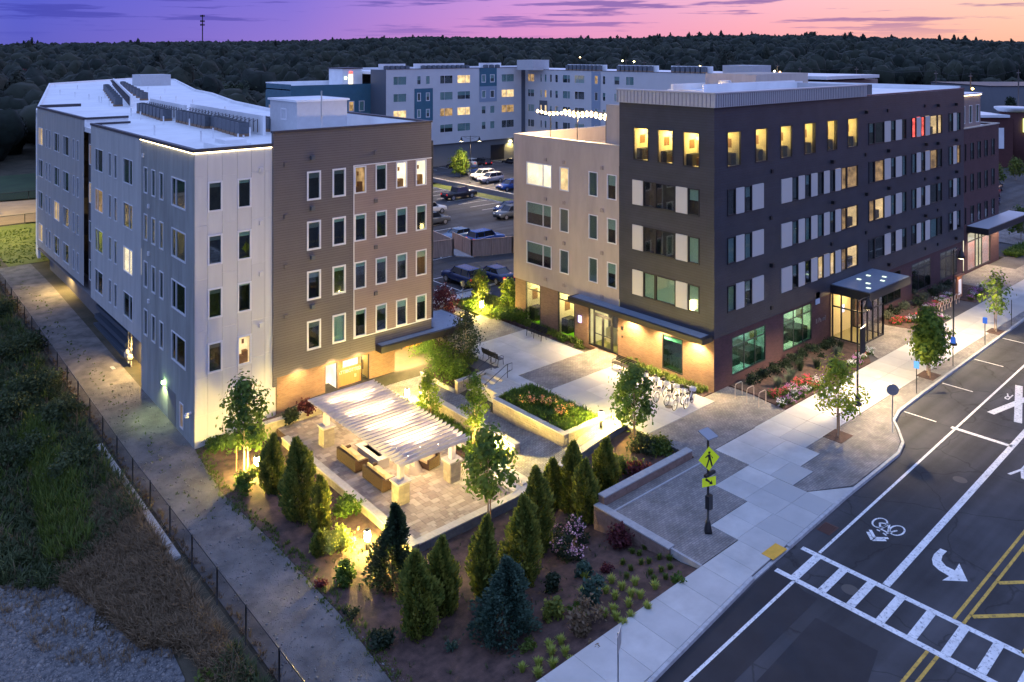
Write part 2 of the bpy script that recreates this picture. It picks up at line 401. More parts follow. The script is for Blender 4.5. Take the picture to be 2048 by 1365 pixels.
def slab(name, poly, z0, z1, m, parent=None, kind='structure'):
    o = MB().prism(poly, z0, z1).build(name, m, parent)
    if not parent: tag(o, kind=kind)
    return o
def R(x0, x1, y0, y1): return [(x0,y0),(x1,y0),(x1,y1),(x0,y1)]

sheet('gravel_path', [(12.9,15),(16.7,15),(16.1,25.5),(16.4,30),(16.4,36),(16.15,42.5),(16.7,48),(16.7,97),(12.9,97)], M_grav, .035)
sheet('mulch_bed', [(16.72,20.4),(28.4,20.4),(28.4,26.3),(36.4,26.5),(36.4,31.35),(21,31.35),(21,47.2),(16.75,48.05),(16.2,42.5),(16.45,36),(16.45,30),(16.15,25.5)], M_mulch, .03)
LOT = [at(*q, -2.9) for q in ((-200,1000),(10,1010),(30,1120),(100,1150),(190,1145),(200,1200),(185,1270),(320,1290),(370,1400),(300,1700),(-900,1700))]
sheet('gravel_lot', LOT, mat('lot gravel', (.03,.035,.042), .95, col2=(.20,.20,.20), scale=5.5, bump=1, bscale=50, detail=15), .06, step=1.0)
sheet('lawn', [(10,97.1),(24,97.1),(27,120),(6,120),(2,112)], M_lawn, .05, step=5)
sheet('dirt_infield', R(-20, 28, 121, 140), mat('infield dirt', (.36,.26,.17), .95, vary=.15, scale=.4), .05, step=5)
sheet('far_lawn', R(-40, 40, 141, 172), mat('dark lawn', (.03,.06,.02), .9, vary=.3, scale=.2), .07, step=10)

# road, with kerb that swings out to make the parking bay
KERB = [(-60,15.2),(21.9,18.0),(29.6,18.75),(38.8,19.2),(44.9,19.35),(46.3,19.7),(47.6,20.5),(48.7,21.25),(50.2,21.6),(54,21.75),(75,22.3),(97,22.9)]
def kerb_y(x):
    for (a, b), (c, d) in zip(KERB, KERB[1:]):
        if a <= x <= c: return b+(d-b)*(x-a)/(c-a)
    return KERB[-1][1]
ZR = -.14
road = slab('road', [(-60,-14),(420,-14),(420,30),(180,25.5),(97,22.9)] + KERB[::-1][1:], -.6, ZR, M_asph)
slab('road', [(15,18.05),(15,15.8),(30.6,16.4),(30.6,17.0),(31.2,18.7),(29.6,18.6),(21.9,17.95)], ZR+.001, ZR+.004, M_asph2, road).name = 'asphalt_patch'
MB().prism([(15,15.1),(29.5,15.9),(29.6,13.5),(22,11.6),(15,11.2)], ZR+.001, ZR+.004).build('asphalt_patch', M_asph2, road)
k = MB()
for (a, b), (c, d) in zip(KERB, KERB[1:]):
    n = max(1, int((c-a)/2.4)) if c < 100 else 1
    for i in range(n):
        xa, xb = a+(c-a)*i/n, a+(c-a)*(i+1)/n-.012; ya, yb = b+(d-b)*i/n, b+(d-b)*(i+1)/n
        low = .085 if 31 < (xa+xb)/2 < 33.7 else 0
        k.prism([(xa,ya-.07),(xb,yb-.07),(xb,yb+.09),(xa,ya+.09)], -.5, .008-low)
tag(k.build('kerb', M_kerb), kind='structure')
slab('sidewalk_bed', [(x, y+.09) for x, y in KERB] + [(97,22.95),(104,22.95),(104,30.5),(36,30.5),(36,26.4),(28.6,26.4),(28.6,20.6),(16.9,20.6),(-60,17.9)], -.45, -.055, M_asph3)

# concrete slabs, each its own piece
sw = thing('concrete_sidewalk', None, None); sw['kind'] = 'structure'
slabmesh = {}
def tiles(parent, x0, x1, y0, y1, nx, ny, name='slab', z0=-.05, z1=0., low=None, m=M_conc, gap=.012):
    for i in range(nx):
        for j in range(ny):
            a, b = x0+(x1-x0)*i/nx, x0+(x1-x0)*(i+1)/nx; c, d = y0+(y1-y0)*j/ny, y0+(y1-y0)*(j+1)/ny
            mb = MB()
            if low:   # follow the kerb on the near side
                c0 = low(a) if j == 0 else c; c1 = low(b) if j == 0 else c
                mb.prism([(a+gap/2,c0+gap),(b-gap/2,c1+gap),(b-gap/2,d-gap/2),(a+gap/2,d-gap/2)], z0, z1, rng.random()*.9+.01)
            else: mb.prism(R(a+gap/2,b-gap/2,c+gap/2,d-gap/2), z0, z1, rng.random()*.9+.01)
            mb.build(name, m, parent)
ky = lambda x: kerb_y(x)+.1
tiles(sw, 13, 28.6, 19.3, 20.6, 10, 1, low=ky)
tiles(sw, 28.6, 31.35, 19.3, 20.6, 2, 1, low=ky)
tiles(sw, 31.35, 34.4, 19.3, 20.7, 2, 1, low=ky); tiles(sw, 31.35, 34.4, 20.7, 22.1, 2, 1)
tiles(sw, 34.4, 37.4, 19.3, 20.6, 2, 1, low=ky); tiles(sw, 34.4, 37.4, 20.6, 24.0, 2, 2)
MB().prism([(37.4,19.22),(39.6,19.3),(37.4,20.6)], -.05, 0, .3).build('slab', M_conc, sw)
tiles(sw, 37.42, 39.45, 21.4, 24.0, 1, 2); tiles(sw, 37.52, 39.45, 24.0, 26.15, 1, 1)
tiles(sw, 39.45, 41.5, 22.12, 26.15, 1, 2); tiles(sw, 41.5, 104, 22.98, 26.2, 40, 2)
# pavers between: edged areas of small block paving
for i, (nm, poly) in enumerate([
    ('block_paving', [(39.75,19.4),(44.9,19.46),(46.25,19.85),(47.5,20.62),(48.6,21.36),(50.2,21.7),(54,21.85),(75,22.4),(97,22.95),(41.5,22.95),(41.45,22.1),(39.43,22.08),(39.4,21.38),(37.42,21.36),(37.42,20.66)]),
    ('block_paving', [(28.6,20.64),(31.33,20.64),(31.33,22.14),(34.37,22.14),(34.37,24.03),(37.47,24.03),(37.47,26.18),(37.6,26.22),(45.0,26.22),(45.3,28.7),(45.3,30.6),(43.8,30.6),(42.7,30.6),(42.7,29.75),(36,29.75),(36,26.4),(28.6,26.4)]),
    ('block_paving', [(57.6,26.22),(66,26.22),(65,30.6),(59.2,30.6),(58.9,28.4)]),
    ('block_paving', [(82.5,26.22),(104,26.22),(104,28.0),(92,28.0),(92,30.6),(82.5,30.6)])]):
    slab(nm, poly, -.05, -.006, M_paver)
# plaza
slab('plaza_base', [(36,29.7),(42.75,29.7),(42.75,47.5),(34.6,47.5),(34.6,42.9),(35.9,42.9),(35.9,33),(36,33)], -.6, -.056, M_asph3)
pz = thing('concrete_plaza', None, None); pz['kind'] = 'structure'
tiles(pz, 36.05, 42.7, 29.78, 37.9, 4, 5); tiles(pz, 36.0, 42.45, 41.0, 47.45, 4, 4)
slab('block_paving', R(35.95, 43.75, 37.92, 40.98), -.05, -.006, M_paver)
slab('block_paving', [(36.2,47.47),(42.4,47.47),(42.3,51.2),(46.6,51.3),(46.6,53.2),(41.5,52.5),(41.8,57.2),(38.0,57.2),(36.2,50)], -.6, -.006, M_paver)
slab('back_sidewalk', [(36.5,57.25),(41.85,57.25),(46.6,56.8),(46.6,58.4),(36.5,58.6)], -.5, -.002, M_conc)
slab('block_paving', R(104, 112, 24, 40), -.4, -.01, M_paver)
# parking lot
lot = slab('parking_lot', [(34,58.4),(46.6,58.4),(46.6,51.5),(116,51.5),(116,127.8),(34,127.8)], -.6, -.12, M_asph)
lot2 = slab('side_parking_lot', [(97,30.6),(104.1,30.6),(104.1,23.4),(260,28),(330,150),(150,150),(116.2,100),(97,60)], -.6, -.125, M_asph)
slab('forecourt', [(28.6,43.6),(32.25,43.6),(32.25,47.5),(36,50),(36,58),(28.6,58)], -1.6, -.92, M_walkp)
# lower walk and ramp
def ramp_z(x, y): return -.92 + .92*min(1, max(0, (x-31.2)/4.6))*min(1, max(0, (37-y)/3.0))
sheet('lower_walk', [(30.35,34.4),(28.85,34.4),(28.85,31.7),(36.0,31.7),(36.0,33.0),(32.45,33.0),(32.45,38.8),(32.6,41),(33,43.6),(30.35,43.6)], M_walkp, 0, hf=ramp_z)

def line(name, x0, y0, x1, y1, w, m=M_paint, parent=road, z=ZR+.004):
    dx, dy = x1-x0, y1-y0; l_ = math.hypot(dx, dy); nx_, ny_ = -dy/l_*w/2, dx/l_*w/2
    return MB().prism([(x0+nx_,y0+ny_),(x1+nx_,y1+ny_),(x1-nx_,y1-ny_),(x0-nx_,y0-ny_)], z, z+.004).build(name, m, parent)
line('lane_line', -20, 15.4, 30.9, 17.6, .13)
line('lane_line', 33.45, 17.85, 96, 20.3, .13)
line('lane_line', 33.5, 14.95, 96, 17.3, .3)
line('cross_line', 50.6, 18.75, 50.7, 15.6, .3)
for a, b in (((-20, 11.85), (31.0, 12.3)), ((33.5, 12.33), (130, 13.6)), ((-20, 11.5), (31.0, 11.95)), ((33.5, 11.98), (130, 13.2)), ((33.5, 9.95), (130, 9.2)), ((33.5, 9.6), (130, 8.8)), ((-20, 8.2), (31.2, 9.6))):
    line('centre_line', *a, *b, .12, M_yel)
line('hatch_line', 34.2, 11.9, 36.6, 10.0, .2, M_yel); line('hatch_line', 37.2, 11.95, 39.6, 10.05, .2, M_yel); line('hatch_line', 40.4, 12, 42.8, 10.1, .2, M_yel)
for y in (0,):
    line('crosswalk_edge', 33.2, 18.55, 33.85, -4, .28); line('crosswalk_edge', 30.95, 18.5, 31.6, -4, .28)
for i in range(18):
    y = 17.72 - i*1.18; xo = (18.5-y)*.029
    line('crosswalk_bar', 31.1+xo, y-.02, 33.1+xo, y+.05, .34, z=ZR+.0085)
for x in (50.6, 56.9, 63.1, 69.4, 75.7, 82): line('parking_tick', x, 21.45+(x-50)*.028, x+.05, 19.6+(x-50)*.028, .1)
# turn arrow, railway crossing letters, ONLY, bicycle marking
MB().prism([at(*q, ZR) for q in ((1880.5,1097.7),(1894,1103),(1885,1112),(1882.6,1121.8),(1892,1133),(1909.8,1141.6),(1918.5,1127.6),(1935.4,1163.5),(1884.7,1161.4),(1898.3,1153),(1878,1141),(1866,1130),(1863.8,1118.6),(1868,1109))], ZR+.004, ZR+.008).build('turn_arrow', M_paint, road)
def roadtext(s, x, y, sx, sy, name='road_lettering'):
    me = text_mesh(s, 1.0, .002); me.materials.append(M_paint)
    o = link(name, me, road); o.rotation_euler[2] = math.radians(90+1.5); o.location = (x, y, ZR+.007); o.scale = (sx, sy, 1); return o
roadtext('ONLY', 49.6, 13.05, 1.3, 3.4)
RX = at(2012, 795, ZR); roadtext('R', RX[0]+.7, RX[1]-.05, .75, 1.5); roadtext('R', RX[0]+.4, RX[1]-2.2, .95, 1.7)
a_, b_ = at(1981, 827, ZR), at(2062, 795, ZR); line('crossing_mark', *a_, *b_, .42); a_, b_ = at(2038, 772, ZR), at(2036, 846, ZR); line('crossing_mark', *a_, *b_, .42, z=ZR+.009)
bk = MB(); zz = ZR+.006
def bl(a, b, w=.06):
    sc = lambda p: (36.9+(p[0]-37.5)*.76, 16.75+(p[1]-16.75)*.76); a, b = sc(a), sc(b)
    dx, dy = b[0]-a[0], b[1]-a[1]; l_ = math.hypot(dx, dy); nx_, ny_ = -dy/l_*w/2, dx/l_*w/2
    bk.prism([(a[0]+nx_,a[1]+ny_),(b[0]+nx_,b[1]+ny_),(b[0]-nx_,b[1]-ny_),(a[0]-nx_,a[1]-ny_)], zz, zz+.003)
# chevrons + bicycle seen by riders going towards -X ; x up the lane, y across
for o_ in (0, .32): bl((37.1+o_,17.3),(36.5+o_,16.75),.14); bl((36.5+o_,16.75),(37.1+o_,16.2),.14)
for cy in (17.25, 16.2):
    pts = [(38.6+.62*math.cos(t), cy+.37*math.sin(t)) for t in np.linspace(0, 2*math.pi, 17)]
    for p, q in zip(pts, pts[1:]): bl(p, q, .08)
for p, q in (((38.6,17.25),(38.9,16.8)),((38.9,16.8),(38.0,16.95)),((38.0,16.95),(38.6,17.25)),((38.9,16.8),(37.95,16.45)),((38.0,16.95),(37.95,16.45)),((38.6,16.2),(37.8,16.5)),((37.75,17.05),(37.75,16.85)),((37.6,16.4),(37.7,16.65))): bl(p, q, .09)
bk.build('bicycle_marking', M_paint, road)
MB().box(31.25, 32.4, 18.8, 19.38, .001, .012).build('tactile_mat', mat('yellow tactile mat', (.75,.40,.04), .7, vary=.1), sw)
g = MB().box(35.0, 35.9, 18.2, 18.85, ZR, ZR+.012)
for i in range(8): g.box(35.06+i*.1, 35.11+i*.1, 18.25, 18.8, ZR+.012, ZR+.03)
tag(g.build('storm_drain', mat('rusty iron', (.09,.04,.03), .7)), 'rust brown storm drain grate at the kerb by the crosswalk', 'drain')
# parking stalls
LZ = -.116
def pl(x0, y0, x1, y1, w=.11): line('stall_line', x0, y0, x1, y1, w, M_paint, lot, LZ)
for i in range(11): pl(62.4+i*0, 0, 0, 0) if False else None
for y in np.arange(71.5, 112, 2.75): pl(70.5, y, 75.9, y)
for x in np.arange(88, 114, 2.8): pl(x, 121.5, x, 127)
for y in np.arange(84, 106, 2.8): pl(79.8, y, 84.6, y)
for y in np.arange(78, 92, 2.8): pl(56.5, y-5, 61.5, y-5)
for i in range(7): pl(46.2+i*1.1, 70.2, 47.0+i*1.1, 71.6, .14)
pl(45.8, 70.0, 53.4, 70.2, .14)
for p in ((43.3,58.9,43.3,64.2),(46.9,58.9,46.9,64.2),(45.0,58.9,45.0,64.2),(43.3,64.2,46.9,64.2),(43.3,59.3,45,60.7),(43.3,60.9,46.9,63.4),(45,59.3,46.9,60.7),(43.3,62.6,45,64.1),(40,59,40,64.2)): pl(*p)
MB().prism([(57.9,66.2),(59.4,66.2),(59.4,65.9),(60.3,66.35),(59.4,66.8),(59.4,66.5),(57.9,66.5)], LZ, LZ+.004).build('lot_arrow', M_paint, lot)
for x in (40.9, 44.1, 48): tag(MB().box(x, x+1.9, 58.75, 58.9, -.12, .02).build('wheel_stop', M_kerb), {40.9:'concrete wheel stop left of the hatched bay', 44.1:'concrete wheel stop at the foot of the hatched bay', 48:'concrete wheel stop nearest the tan building'}[x], 'wheel stop', 'concrete wheel stops')
# ------------------------------------------------------------------ facade kit
G_dark = glassmat('window glass', (.8,.88,.86), base=.10)
G_lit = glassmat('lit window glass', (.95,.95,.92), base=.03)
G_store = glassmat('green shop glass', (.62,.86,.78), base=.08)
M_room = mat('dark room', (.035,.035,.04), .9, vary=.5, scale=1.2)
M_room2 = mat('dim room', (.055,.047,.045), .9, vary=.6, scale=1.5)
M_blind = mat('roller blind', (.42,.62,.62), .8)
M_blind2 = mat('shaded blind', (.22,.25,.27), .8)  # greyer and darker than the teal roller blind
E_warm = emat('lit room cream', (1,.70,.36), 1.15, .35, 1.3)
E_yel = emat('lit room yellow', (1,.73,.22), 1.9, .3, .9)
E_dim = emat('dim lit room', (1,.62,.28), .45, .6, 1.6)
E_white = emat('bright room', (1,.86,.62), 1.7, .2, 1.2)
E_red = emat('red lights', (1,.12,.10), 2.2, .5, 3)
REAL = {}
M_brownf = mat('wood furniture', (.22,.11,.035), .7); M_darkf = mat('dark furniture', (.03,.03,.03), .7)
M_wf = mat('white window frame', (.72,.72,.74), .6); M_bf = mat('black window frame', (.02,.02,.024), .45)
CACHE = {}
def place(o, axis, c, h0, h1, z0):
    if axis == 'y': o.location = (h0-PO[0], c-PO[1], z0-PO[2])
    else: o.location = (c-PO[0], h1-PO[1], z0-PO[2]); o.rotation_euler[2] = -math.pi/2
PO = (0,0,0)
def cached(key, fn):
    if key not in CACHE: CACHE[key] = fn()
    return CACHE[key]
def window(parent, axis, c, h0, h1, z0, z1, frame='w', lit=None, blind=None, mull=(), transom=(), depth=.7, glass=None, fw=.06, proud=.035, furn=False, name='window', label=None, room=None):
    w, h = round(h1-h0, 2), round(z1-z0, 2)
    fm = {'w': M_wf, 'b': M_bf}[frame]
    def mk():
        m = MB(); a, b = -proud, .07
        m.box(0, w, a, b, 0, fw); m.box(0, w, a, b, h-fw, h); m.box(0, fw, a, b, fw, h-fw); m.box(w-fw, w, a, b, fw, h-fw)
        for u in mull: m.box(u-fw*.45, u+fw*.45, a+.01, b-.01, fw, h-fw)
        for q in transom: m.box(fw, w-fw, a+.014, b-.014, q-fw*.4, q+fw*.4)
        return m.mesh('window', fm)
    o = link(name, cached(('f', w, h, frame, tuple(mull), tuple(transom), fw, proud), mk), parent); place(o, axis, c, h0, h1, z0)
    if label: o['label'] = label
    gm = glass or (G_lit if lit else G_dark)
    link('pane', cached(('g', w, h, gm.name), lambda: MB().box(fw*.6, w-fw*.6, .02, .03, fw*.6, h-fw*.6).mesh('pane', gm)), o)
    real = REAL.get(lit.name) if lit else None
    if real: depth = max(depth, 2.4)
    rm = room or (real[0] if real else lit) or (M_room if (hash((w, round(h0, 1), round(z0))) % 3) else M_room2)
    def rk():
        m = MB(); e = .002; d = depth
        m.face([(e,d,e),(w-e,d,e),(w-e,d,h-e),(e,d,h-e)]); m.face([(e,.1,e),(w-e,.1,e),(w-e,d,e),(e,d,e)]); m.face([(e,.1,h-e),(e,d,h-e),(w-e,d,h-e),(w-e,.1,h-e)])
        m.face([(e,.1,e),(e,d,e),(e,d,h-e),(e,.1,h-e)]); m.face([(w-e,.1,e),(w-e,.1,h-e),(w-e,d,h-e),(w-e,d,e)])
        return m.mesh('room', rm)
    link('room', cached(('r', w, h, rm.name, depth), rk), o)
    if real: link('ceiling_lamp', cached(('cl', w, h, real[1].name), lambda: MB().box(w*.3, w*.7, .9, 1.5, h-.09, h-.05).mesh('lamp', real[1])), o)
    if blind:
        bm_ = blind[1] if isinstance(blind, tuple) else M_blind; bf = blind[0] if isinstance(blind, tuple) else blind
        link('blind', cached(('b', w, h, bf, bm_.name), lambda: MB().box(fw, w-fw, .09, .1, h*(1-bf), h-fw).mesh('blind', bm_)), o)
    if real:
        def gk():
            m = MB(); hi = axis == 'y'; a, b = (w*.62, w-.02) if hi else (.02, w*.38)
            m.box(a, b, .35, 1.3, .01, h*.36); m.box(a+.1, b-.1, 1.5, 2.2, .01, h*.5)
            u = w-.012 if hi else .004
            m.box(u, u+.008, .9, 1.5, h*.5, h*.74); m.box(w*.3, w*.62, 2.36, 2.39, h*.42, h*.7)
            return m.mesh('fittings', M_brownf if int(h0*3) % 2 else M_darkf)
        for nm_, q in (('counter', (w*.62, w-.02) if axis == 'y' else (.02, w*.38)),): link('counter', cached(('ct', w, h, axis), lambda: MB().box(q[0], q[1], .35, 1.3, .01, h*.34).mesh('counter', M_darkf)), o)
        q = w-.012 if axis == 'y' else .004
        link('wall_picture', cached(('wp', w, h, axis), lambda: MB().box(q, q+.008, .7, 1.3, h*.48, h*.74).mesh('picture', M_brownf)), o)
        link('cabinet', cached(('cb', w, h), lambda: MB().box(w*.34, w*.64, 2.1, 2.38, .01, h*.62).mesh('cabinet', M_brownf)), o)
        link('pendant_lamp', cached(('pd', w, h), lambda: MB().lathe([(.01,0),(.16,-.02),(.12,-.22),(.01,-.24)], (w*.5, .75, h-.35), 8).mesh('pendant', E_white)), o)
    if furn:
        def fk():
            r = random.Random(int(w*100+h*10+h0*7)); m = MB(); x = .1
            m.box(w*.05, w*.55, depth*.35, depth*.9, .003, h*r.uniform(.18,.3)); m.box(w*.6, w*.92, depth*.5, depth*.95, .003, h*r.uniform(.3,.42))
            m.box(w*.62, w*.78, depth*.93, depth*.97, h*.6, h*.75)
            return m.mesh('furniture', M_brownf if furn == 1 else M_darkf)
        link('furniture', fk(), o)
    return o
def wall(parent, axis, c, h0, h1, z0, z1, holes, m, name='wall', rev=.12, off=0.):
    """outer wall skin with real openings and reveals. holes: (h0,h1,z0,z1)"""
    hs = sorted({h0, h1} | {v for q in holes for v in q[:2] if h0 <= v <= h1}); zs = sorted({z0, z1} | {v for q in holes for v in q[2:4] if z0 <= v <= z1})
    mb = MB(); P3 = (lambda h, w, z: (h, c+w, z)) if axis == 'y' else (lambda h, w, z: (c+w, h, z))
    def f(pts):
        mb.face(pts if axis == 'y' else pts[::-1])
    for i in range(len(hs)-1):
        run = None
        for j in range(len(zs)-1):
            a, b, e, g = hs[i], hs[i+1], zs[j], zs[j+1]; hc, zc = (a+b)/2, (e+g)/2
            if any(q[0] < hc < q[1] and q[2] < zc < q[3] for q in holes):
                if run is not None: f([P3(a,0,run), P3(b,0,run), P3(b,0,e), P3(a,0,e)]); run = None
            elif run is None: run = e
        if run is not None: f([P3(hs[i],0,run), P3(hs[i+1],0,run), P3(hs[i+1],0,z1), P3(hs[i],0,z1)])
    for a, b, e, g in holes:
        f([P3(a,0,e), P3(b,0,e), P3(b,rev,e), P3(a,rev,e)][::-1]); f([P3(a,0,g), P3(b,0,g), P3(b,rev,g), P3(a,rev,g)])
        f([P3(a,0,e), P3(a,0,g), P3(a,rev,g), P3(a,rev,e)][::-1]); f([P3(b,0,e), P3(b,0,g), P3(b,rev,g), P3(b,rev,e)])
    return wbuild(mb, name, m, parent)
def vent(parent, axis, c, h, z, big=False, m=None):
    o = link('vent', cached(('v', big, (m or M_black).name), lambda: MB().box(-.13, .13, -.1 if not big else -.25, .0, -.13, .13).mesh('vent', m or M_black)), parent)
    place(o, axis, c, h, h, z)
REAL.update({'lit room yellow': (mat('ochre room walls', (.80,.68,.36), .9, vary=.08, scale=.8), emat('yellow ceiling lamp', (1,.80,.36), 95)),
 'shop interior green': (mat('green tinted shop room', (.36,.46,.40), .8, vary=.7, scale=.9), emat('shop lamp', (.95,1,.92), 48)),
 'shop interior cream': (mat('cream shop room', (.75,.72,.60), .8, vary=.35, scale=.8), emat('cream shop lamp', (1,.92,.68), 75)),
 'gym interior': (mat('gym walls', (.8,.74,.5), .8, vary=.1, scale=.5), emat('gym lamp', (1,.85,.42), 90))})
M_char = wallmat('charcoal lap siding', (.058,.063,.077), (.053,.058,.071), (.04,.034,.04), 30, .18, rough=.42, msize=.012, vary=.16, bump=.6)
M_tan = mat('tan stucco', (.43,.36,.31), .85, vary=.09, scale=1.2, stretch=(1,1,.25), bump=.3, bscale=9)
M_brick = wallmat('brown brick', (.30,.175,.105), (.23,.125,.075), (.26,.21,.16), .22, .075, rough=.85, msize=.009, vary=.15, bump=.5)
M_mbrick = wallmat('maroon brick', (.115,.058,.062), (.085,.044,.048), (.09,.065,.068), .22, .075, rough=.8, msize=.008, vary=.12, bump=.4)
M_brown = wallmat('brown lap siding', (.138,.124,.130), (.13,.117,.123), (.07,.058,.055), 30, .16, rough=.7, msize=.01, vary=.05, bump=.5)
M_mauve = wallmat('mauve lap siding', (.29,.222,.205), (.275,.21,.19), (.19,.145,.13), 30, .16, rough=.7, msize=.01, vary=.05, bump=.4)
M_wpan = mat('white fibre cement panel', (.62,.61,.60), .7, vary=.10, scale=1.6, stretch=(1,1,.12), tone=(.56,.55,.55))
M_gpan = mat('grey render', (.30,.31,.29), .8, vary=.2, scale=1.1, stretch=(1,1,.2), bump=.3, bscale=6)
M_lgrey = mat('pale grey render', (.46,.46,.44), .8, vary=.12, scale=1.2, stretch=(1,1,.2))
M_mgrey = mat('mid grey render', (.36,.355,.34), .8, vary=.12, scale=1.2, stretch=(1,1,.2))
M_base = mat('grey block base', (.15,.145,.15), .85, vary=.1, scale=1.5)
M_roof = mat('white roof membrane', (.78,.79,.80), .5, vary=.10, scale=.35, detail=8)
M_copi = mat('dark coping', (.045,.04,.05), .5)
M_metal = mat('pale standing seam metal', (.46,.45,.46), .45, vary=.05, scale=3)
M_seam = mat('dark cornice seam', (.25,.25,.27), .5)  # seam ribs darker than the cornice metal
M_wp = mat('white infill panel', (.60,.57,.52), .7)
M_tin = mat('blue grey canopy top', (.20,.26,.34), .4, vary=.1, scale=4)
M_wood = mat('vertical wood cladding', (.34,.17,.06), .6, vary=.25, scale=6, stretch=(4,4,.2))
E_strip = emat('light strip', (1,.80,.45), 9.)
E_lamp = emat('lamp lens', (1,.80,.42), 40.)

# ------------------------------------------------------------------ right (street corner) building
XR, YR = 43.8, 30.6
RB = thing('apartment_building', 'charcoal and tan five storey block on the street corner with a pale metal cornice', 'building', (XR, YR, 0)); PO = (XR, YR, 0)
F = [0, 4.82, 8.02, 11.22, 14.42]     # sills of floors 2..5
holes = []; wins = []
def blk(axis, c, seq, z0, z1, litmap=None):
    """a strip of white panels (p) and black framed windows (w); returns the hole"""
    h = []
    for i, (k, a, b) in enumerate(seq):
        if k == 'w': wins.append((axis, c, min(a,b)+.0, max(a,b), z0, z1, (litmap or {}).get(i)))
        else:
            p = MB(); a, b = min(a,b), max(a,b)
            if axis == 'y': p.box(a+.03, b-.03, c-.045, c+.05, z0+.03, z1-.03)
            else: p.box(c-.045, c+.05, a+.03, b-.03, z0+.03, z1-.03)
            wbuild(p, 'panel', M_wp, RB)
    return (min(min(s[1], s[2]) for s in seq), max(max(s[1], s[2]) for s in seq), z0, z1)
def seqw(xs, kinds): return [(k, xs[i], xs[i+1]) for i, k in enumerate(kinds)]
A = seqw([45.25,46.2,47.24,48.14,49.62], 'wpwp')
B = seqw([51.88,53.37,54.2,55.16,56.01,57.01,57.92,58.87,59.69,60.65,61.6,63.47], 'pwpwpwpwpww')
Cc = seqw([65.35,66.42,68.19,69.43,70.34,71.6,72.51], 'wwpwpw')
Dd = seqw([73.64,74.58,75.57,76.46,77.54,79.27,80.31], 'wpwpww')
Ee = seqw([81.97,82.94,83.84,84.79], 'wpw')
hy = []
for fl in (1, 2, 3):
    z = F[fl]
    hy.append(blk('y', YR, A, z, z+1.78))
    hy.append(blk('y', YR, B, z, z+1.78, {1: {5: E_warm, 7: E_warm, 9: E_dim, 10: E_warm}, 2: {9: E_dim, 10: E_warm}, 3: {9: E_dim, 10: E_dim}}[fl]))
for fl in (1, 2, 3, 4):
    z = F[fl]
    hy.append(blk('y', YR, Cc, z, z+1.82, {2: {0: E_dim, 1: E_warm}, 3: {1: E_dim}}.get(fl)))
    hy.append(blk('y', YR, Dd, z, z+1.82, {4: {0: E_red, 2: E_red, 4: E_warm, 5: E_warm}, 3: {4: E_dim}}.get(fl)))
    hy.append(blk('y', YR, Ee, z, z+1.82, {3: {2: E_dim}}.get(fl)))
lit5 = [(45.25,46.81),(48.57,50.12),(51.81,53.37),(55.11,56.73),(58.5,60.06),(61.78,63.47)]
for i, (a, b) in enumerate(lit5):
    hy.append((a, b, 14.45, 16.8)); window(RB, 'y', YR, a, b, 14.45, 16.8, 'b', lit=E_yel if i % 2 else E_white if i == 1 else E_yel, depth=1.6, furn=1 if i != 3 else 2, mull=(b-a-.3,) if i in (3, 4) else ())
wall(RB, 'y', YR, XR, 85.7, 3.42, 18.45, hy, M_char, rev=.1)
# ground floor, street side
gy = [(45.86,50.0,.5,3.06),(52.25,56.32,.5,3.3),(67.43,71.6,.5,3.1),(73.77,77.92,.45,3.1),(80.06,84.16,.45,3.1),(59.2,62.8,0,3.3)]
wall(RB, 'y', YR+.06, XR+.06, 85.7, -.3, 3.42, gy, M_mbrick, name='brick_base', rev=.25)
E_shop = emat('shop interior green', (.45,.9,.62), .42, .75, 1.1); E_shop2 = emat('shop interior cream', (.95,.9,.62), .85, .6, .9)
for i, (a, b, z0, z1) in enumerate(gy[:5]):
    w_ = b-a
    window(RB, 'y', YR+.06, a, b, z0, z1, 'b', lit=(E_shop if i == 0 else E_shop2 if i == 1 else None), glass=G_store if i < 2 else None, mull=(w_*.36, w_*.68), transom=(z1-z0-.65,), depth=2.2, furn=2 if i < 2 else False, proud=.0, fw=.09)
# courtyard side
hx = []
dk = [('p',37.51,36.5),('w',36.48,35.44),('w',35.42,33.69),('p',33.69,32.68),('w',32.66,31.74)]
for fl in (1, 2, 3): hx.append(blk('x', XR, dk, F[fl], F[fl]+1.8, {1: {4: None}}.get(fl)))
for a, b in ((36.03,37.41),(33.88,35.24),(31.73,33.09)):
    hx.append((a, b, 14.42, 16.75)); window(RB, 'x', XR, a, b, 14.42, 16.75, 'b', lit=E_yel, depth=1.8, furn=1)
wall(RB, 'x', XR, YR, 38.74, 3.42, 18.45, hx, M_char, rev=.1)
for k, (axis, c, a, b, z0, z1, lm) in enumerate(wins):
    r = random.Random(k*7+3).random()
    window(RB, axis, c, a, b, z0, z1, 'b', lit=lm, blind=None if lm else (1.0 if r < .34 else (.45 if r < .58 else ((.9, M_blind2) if r < .7 else None))), proud=.05, fw=.07, furn=2 if lm in (E_warm,) else False)
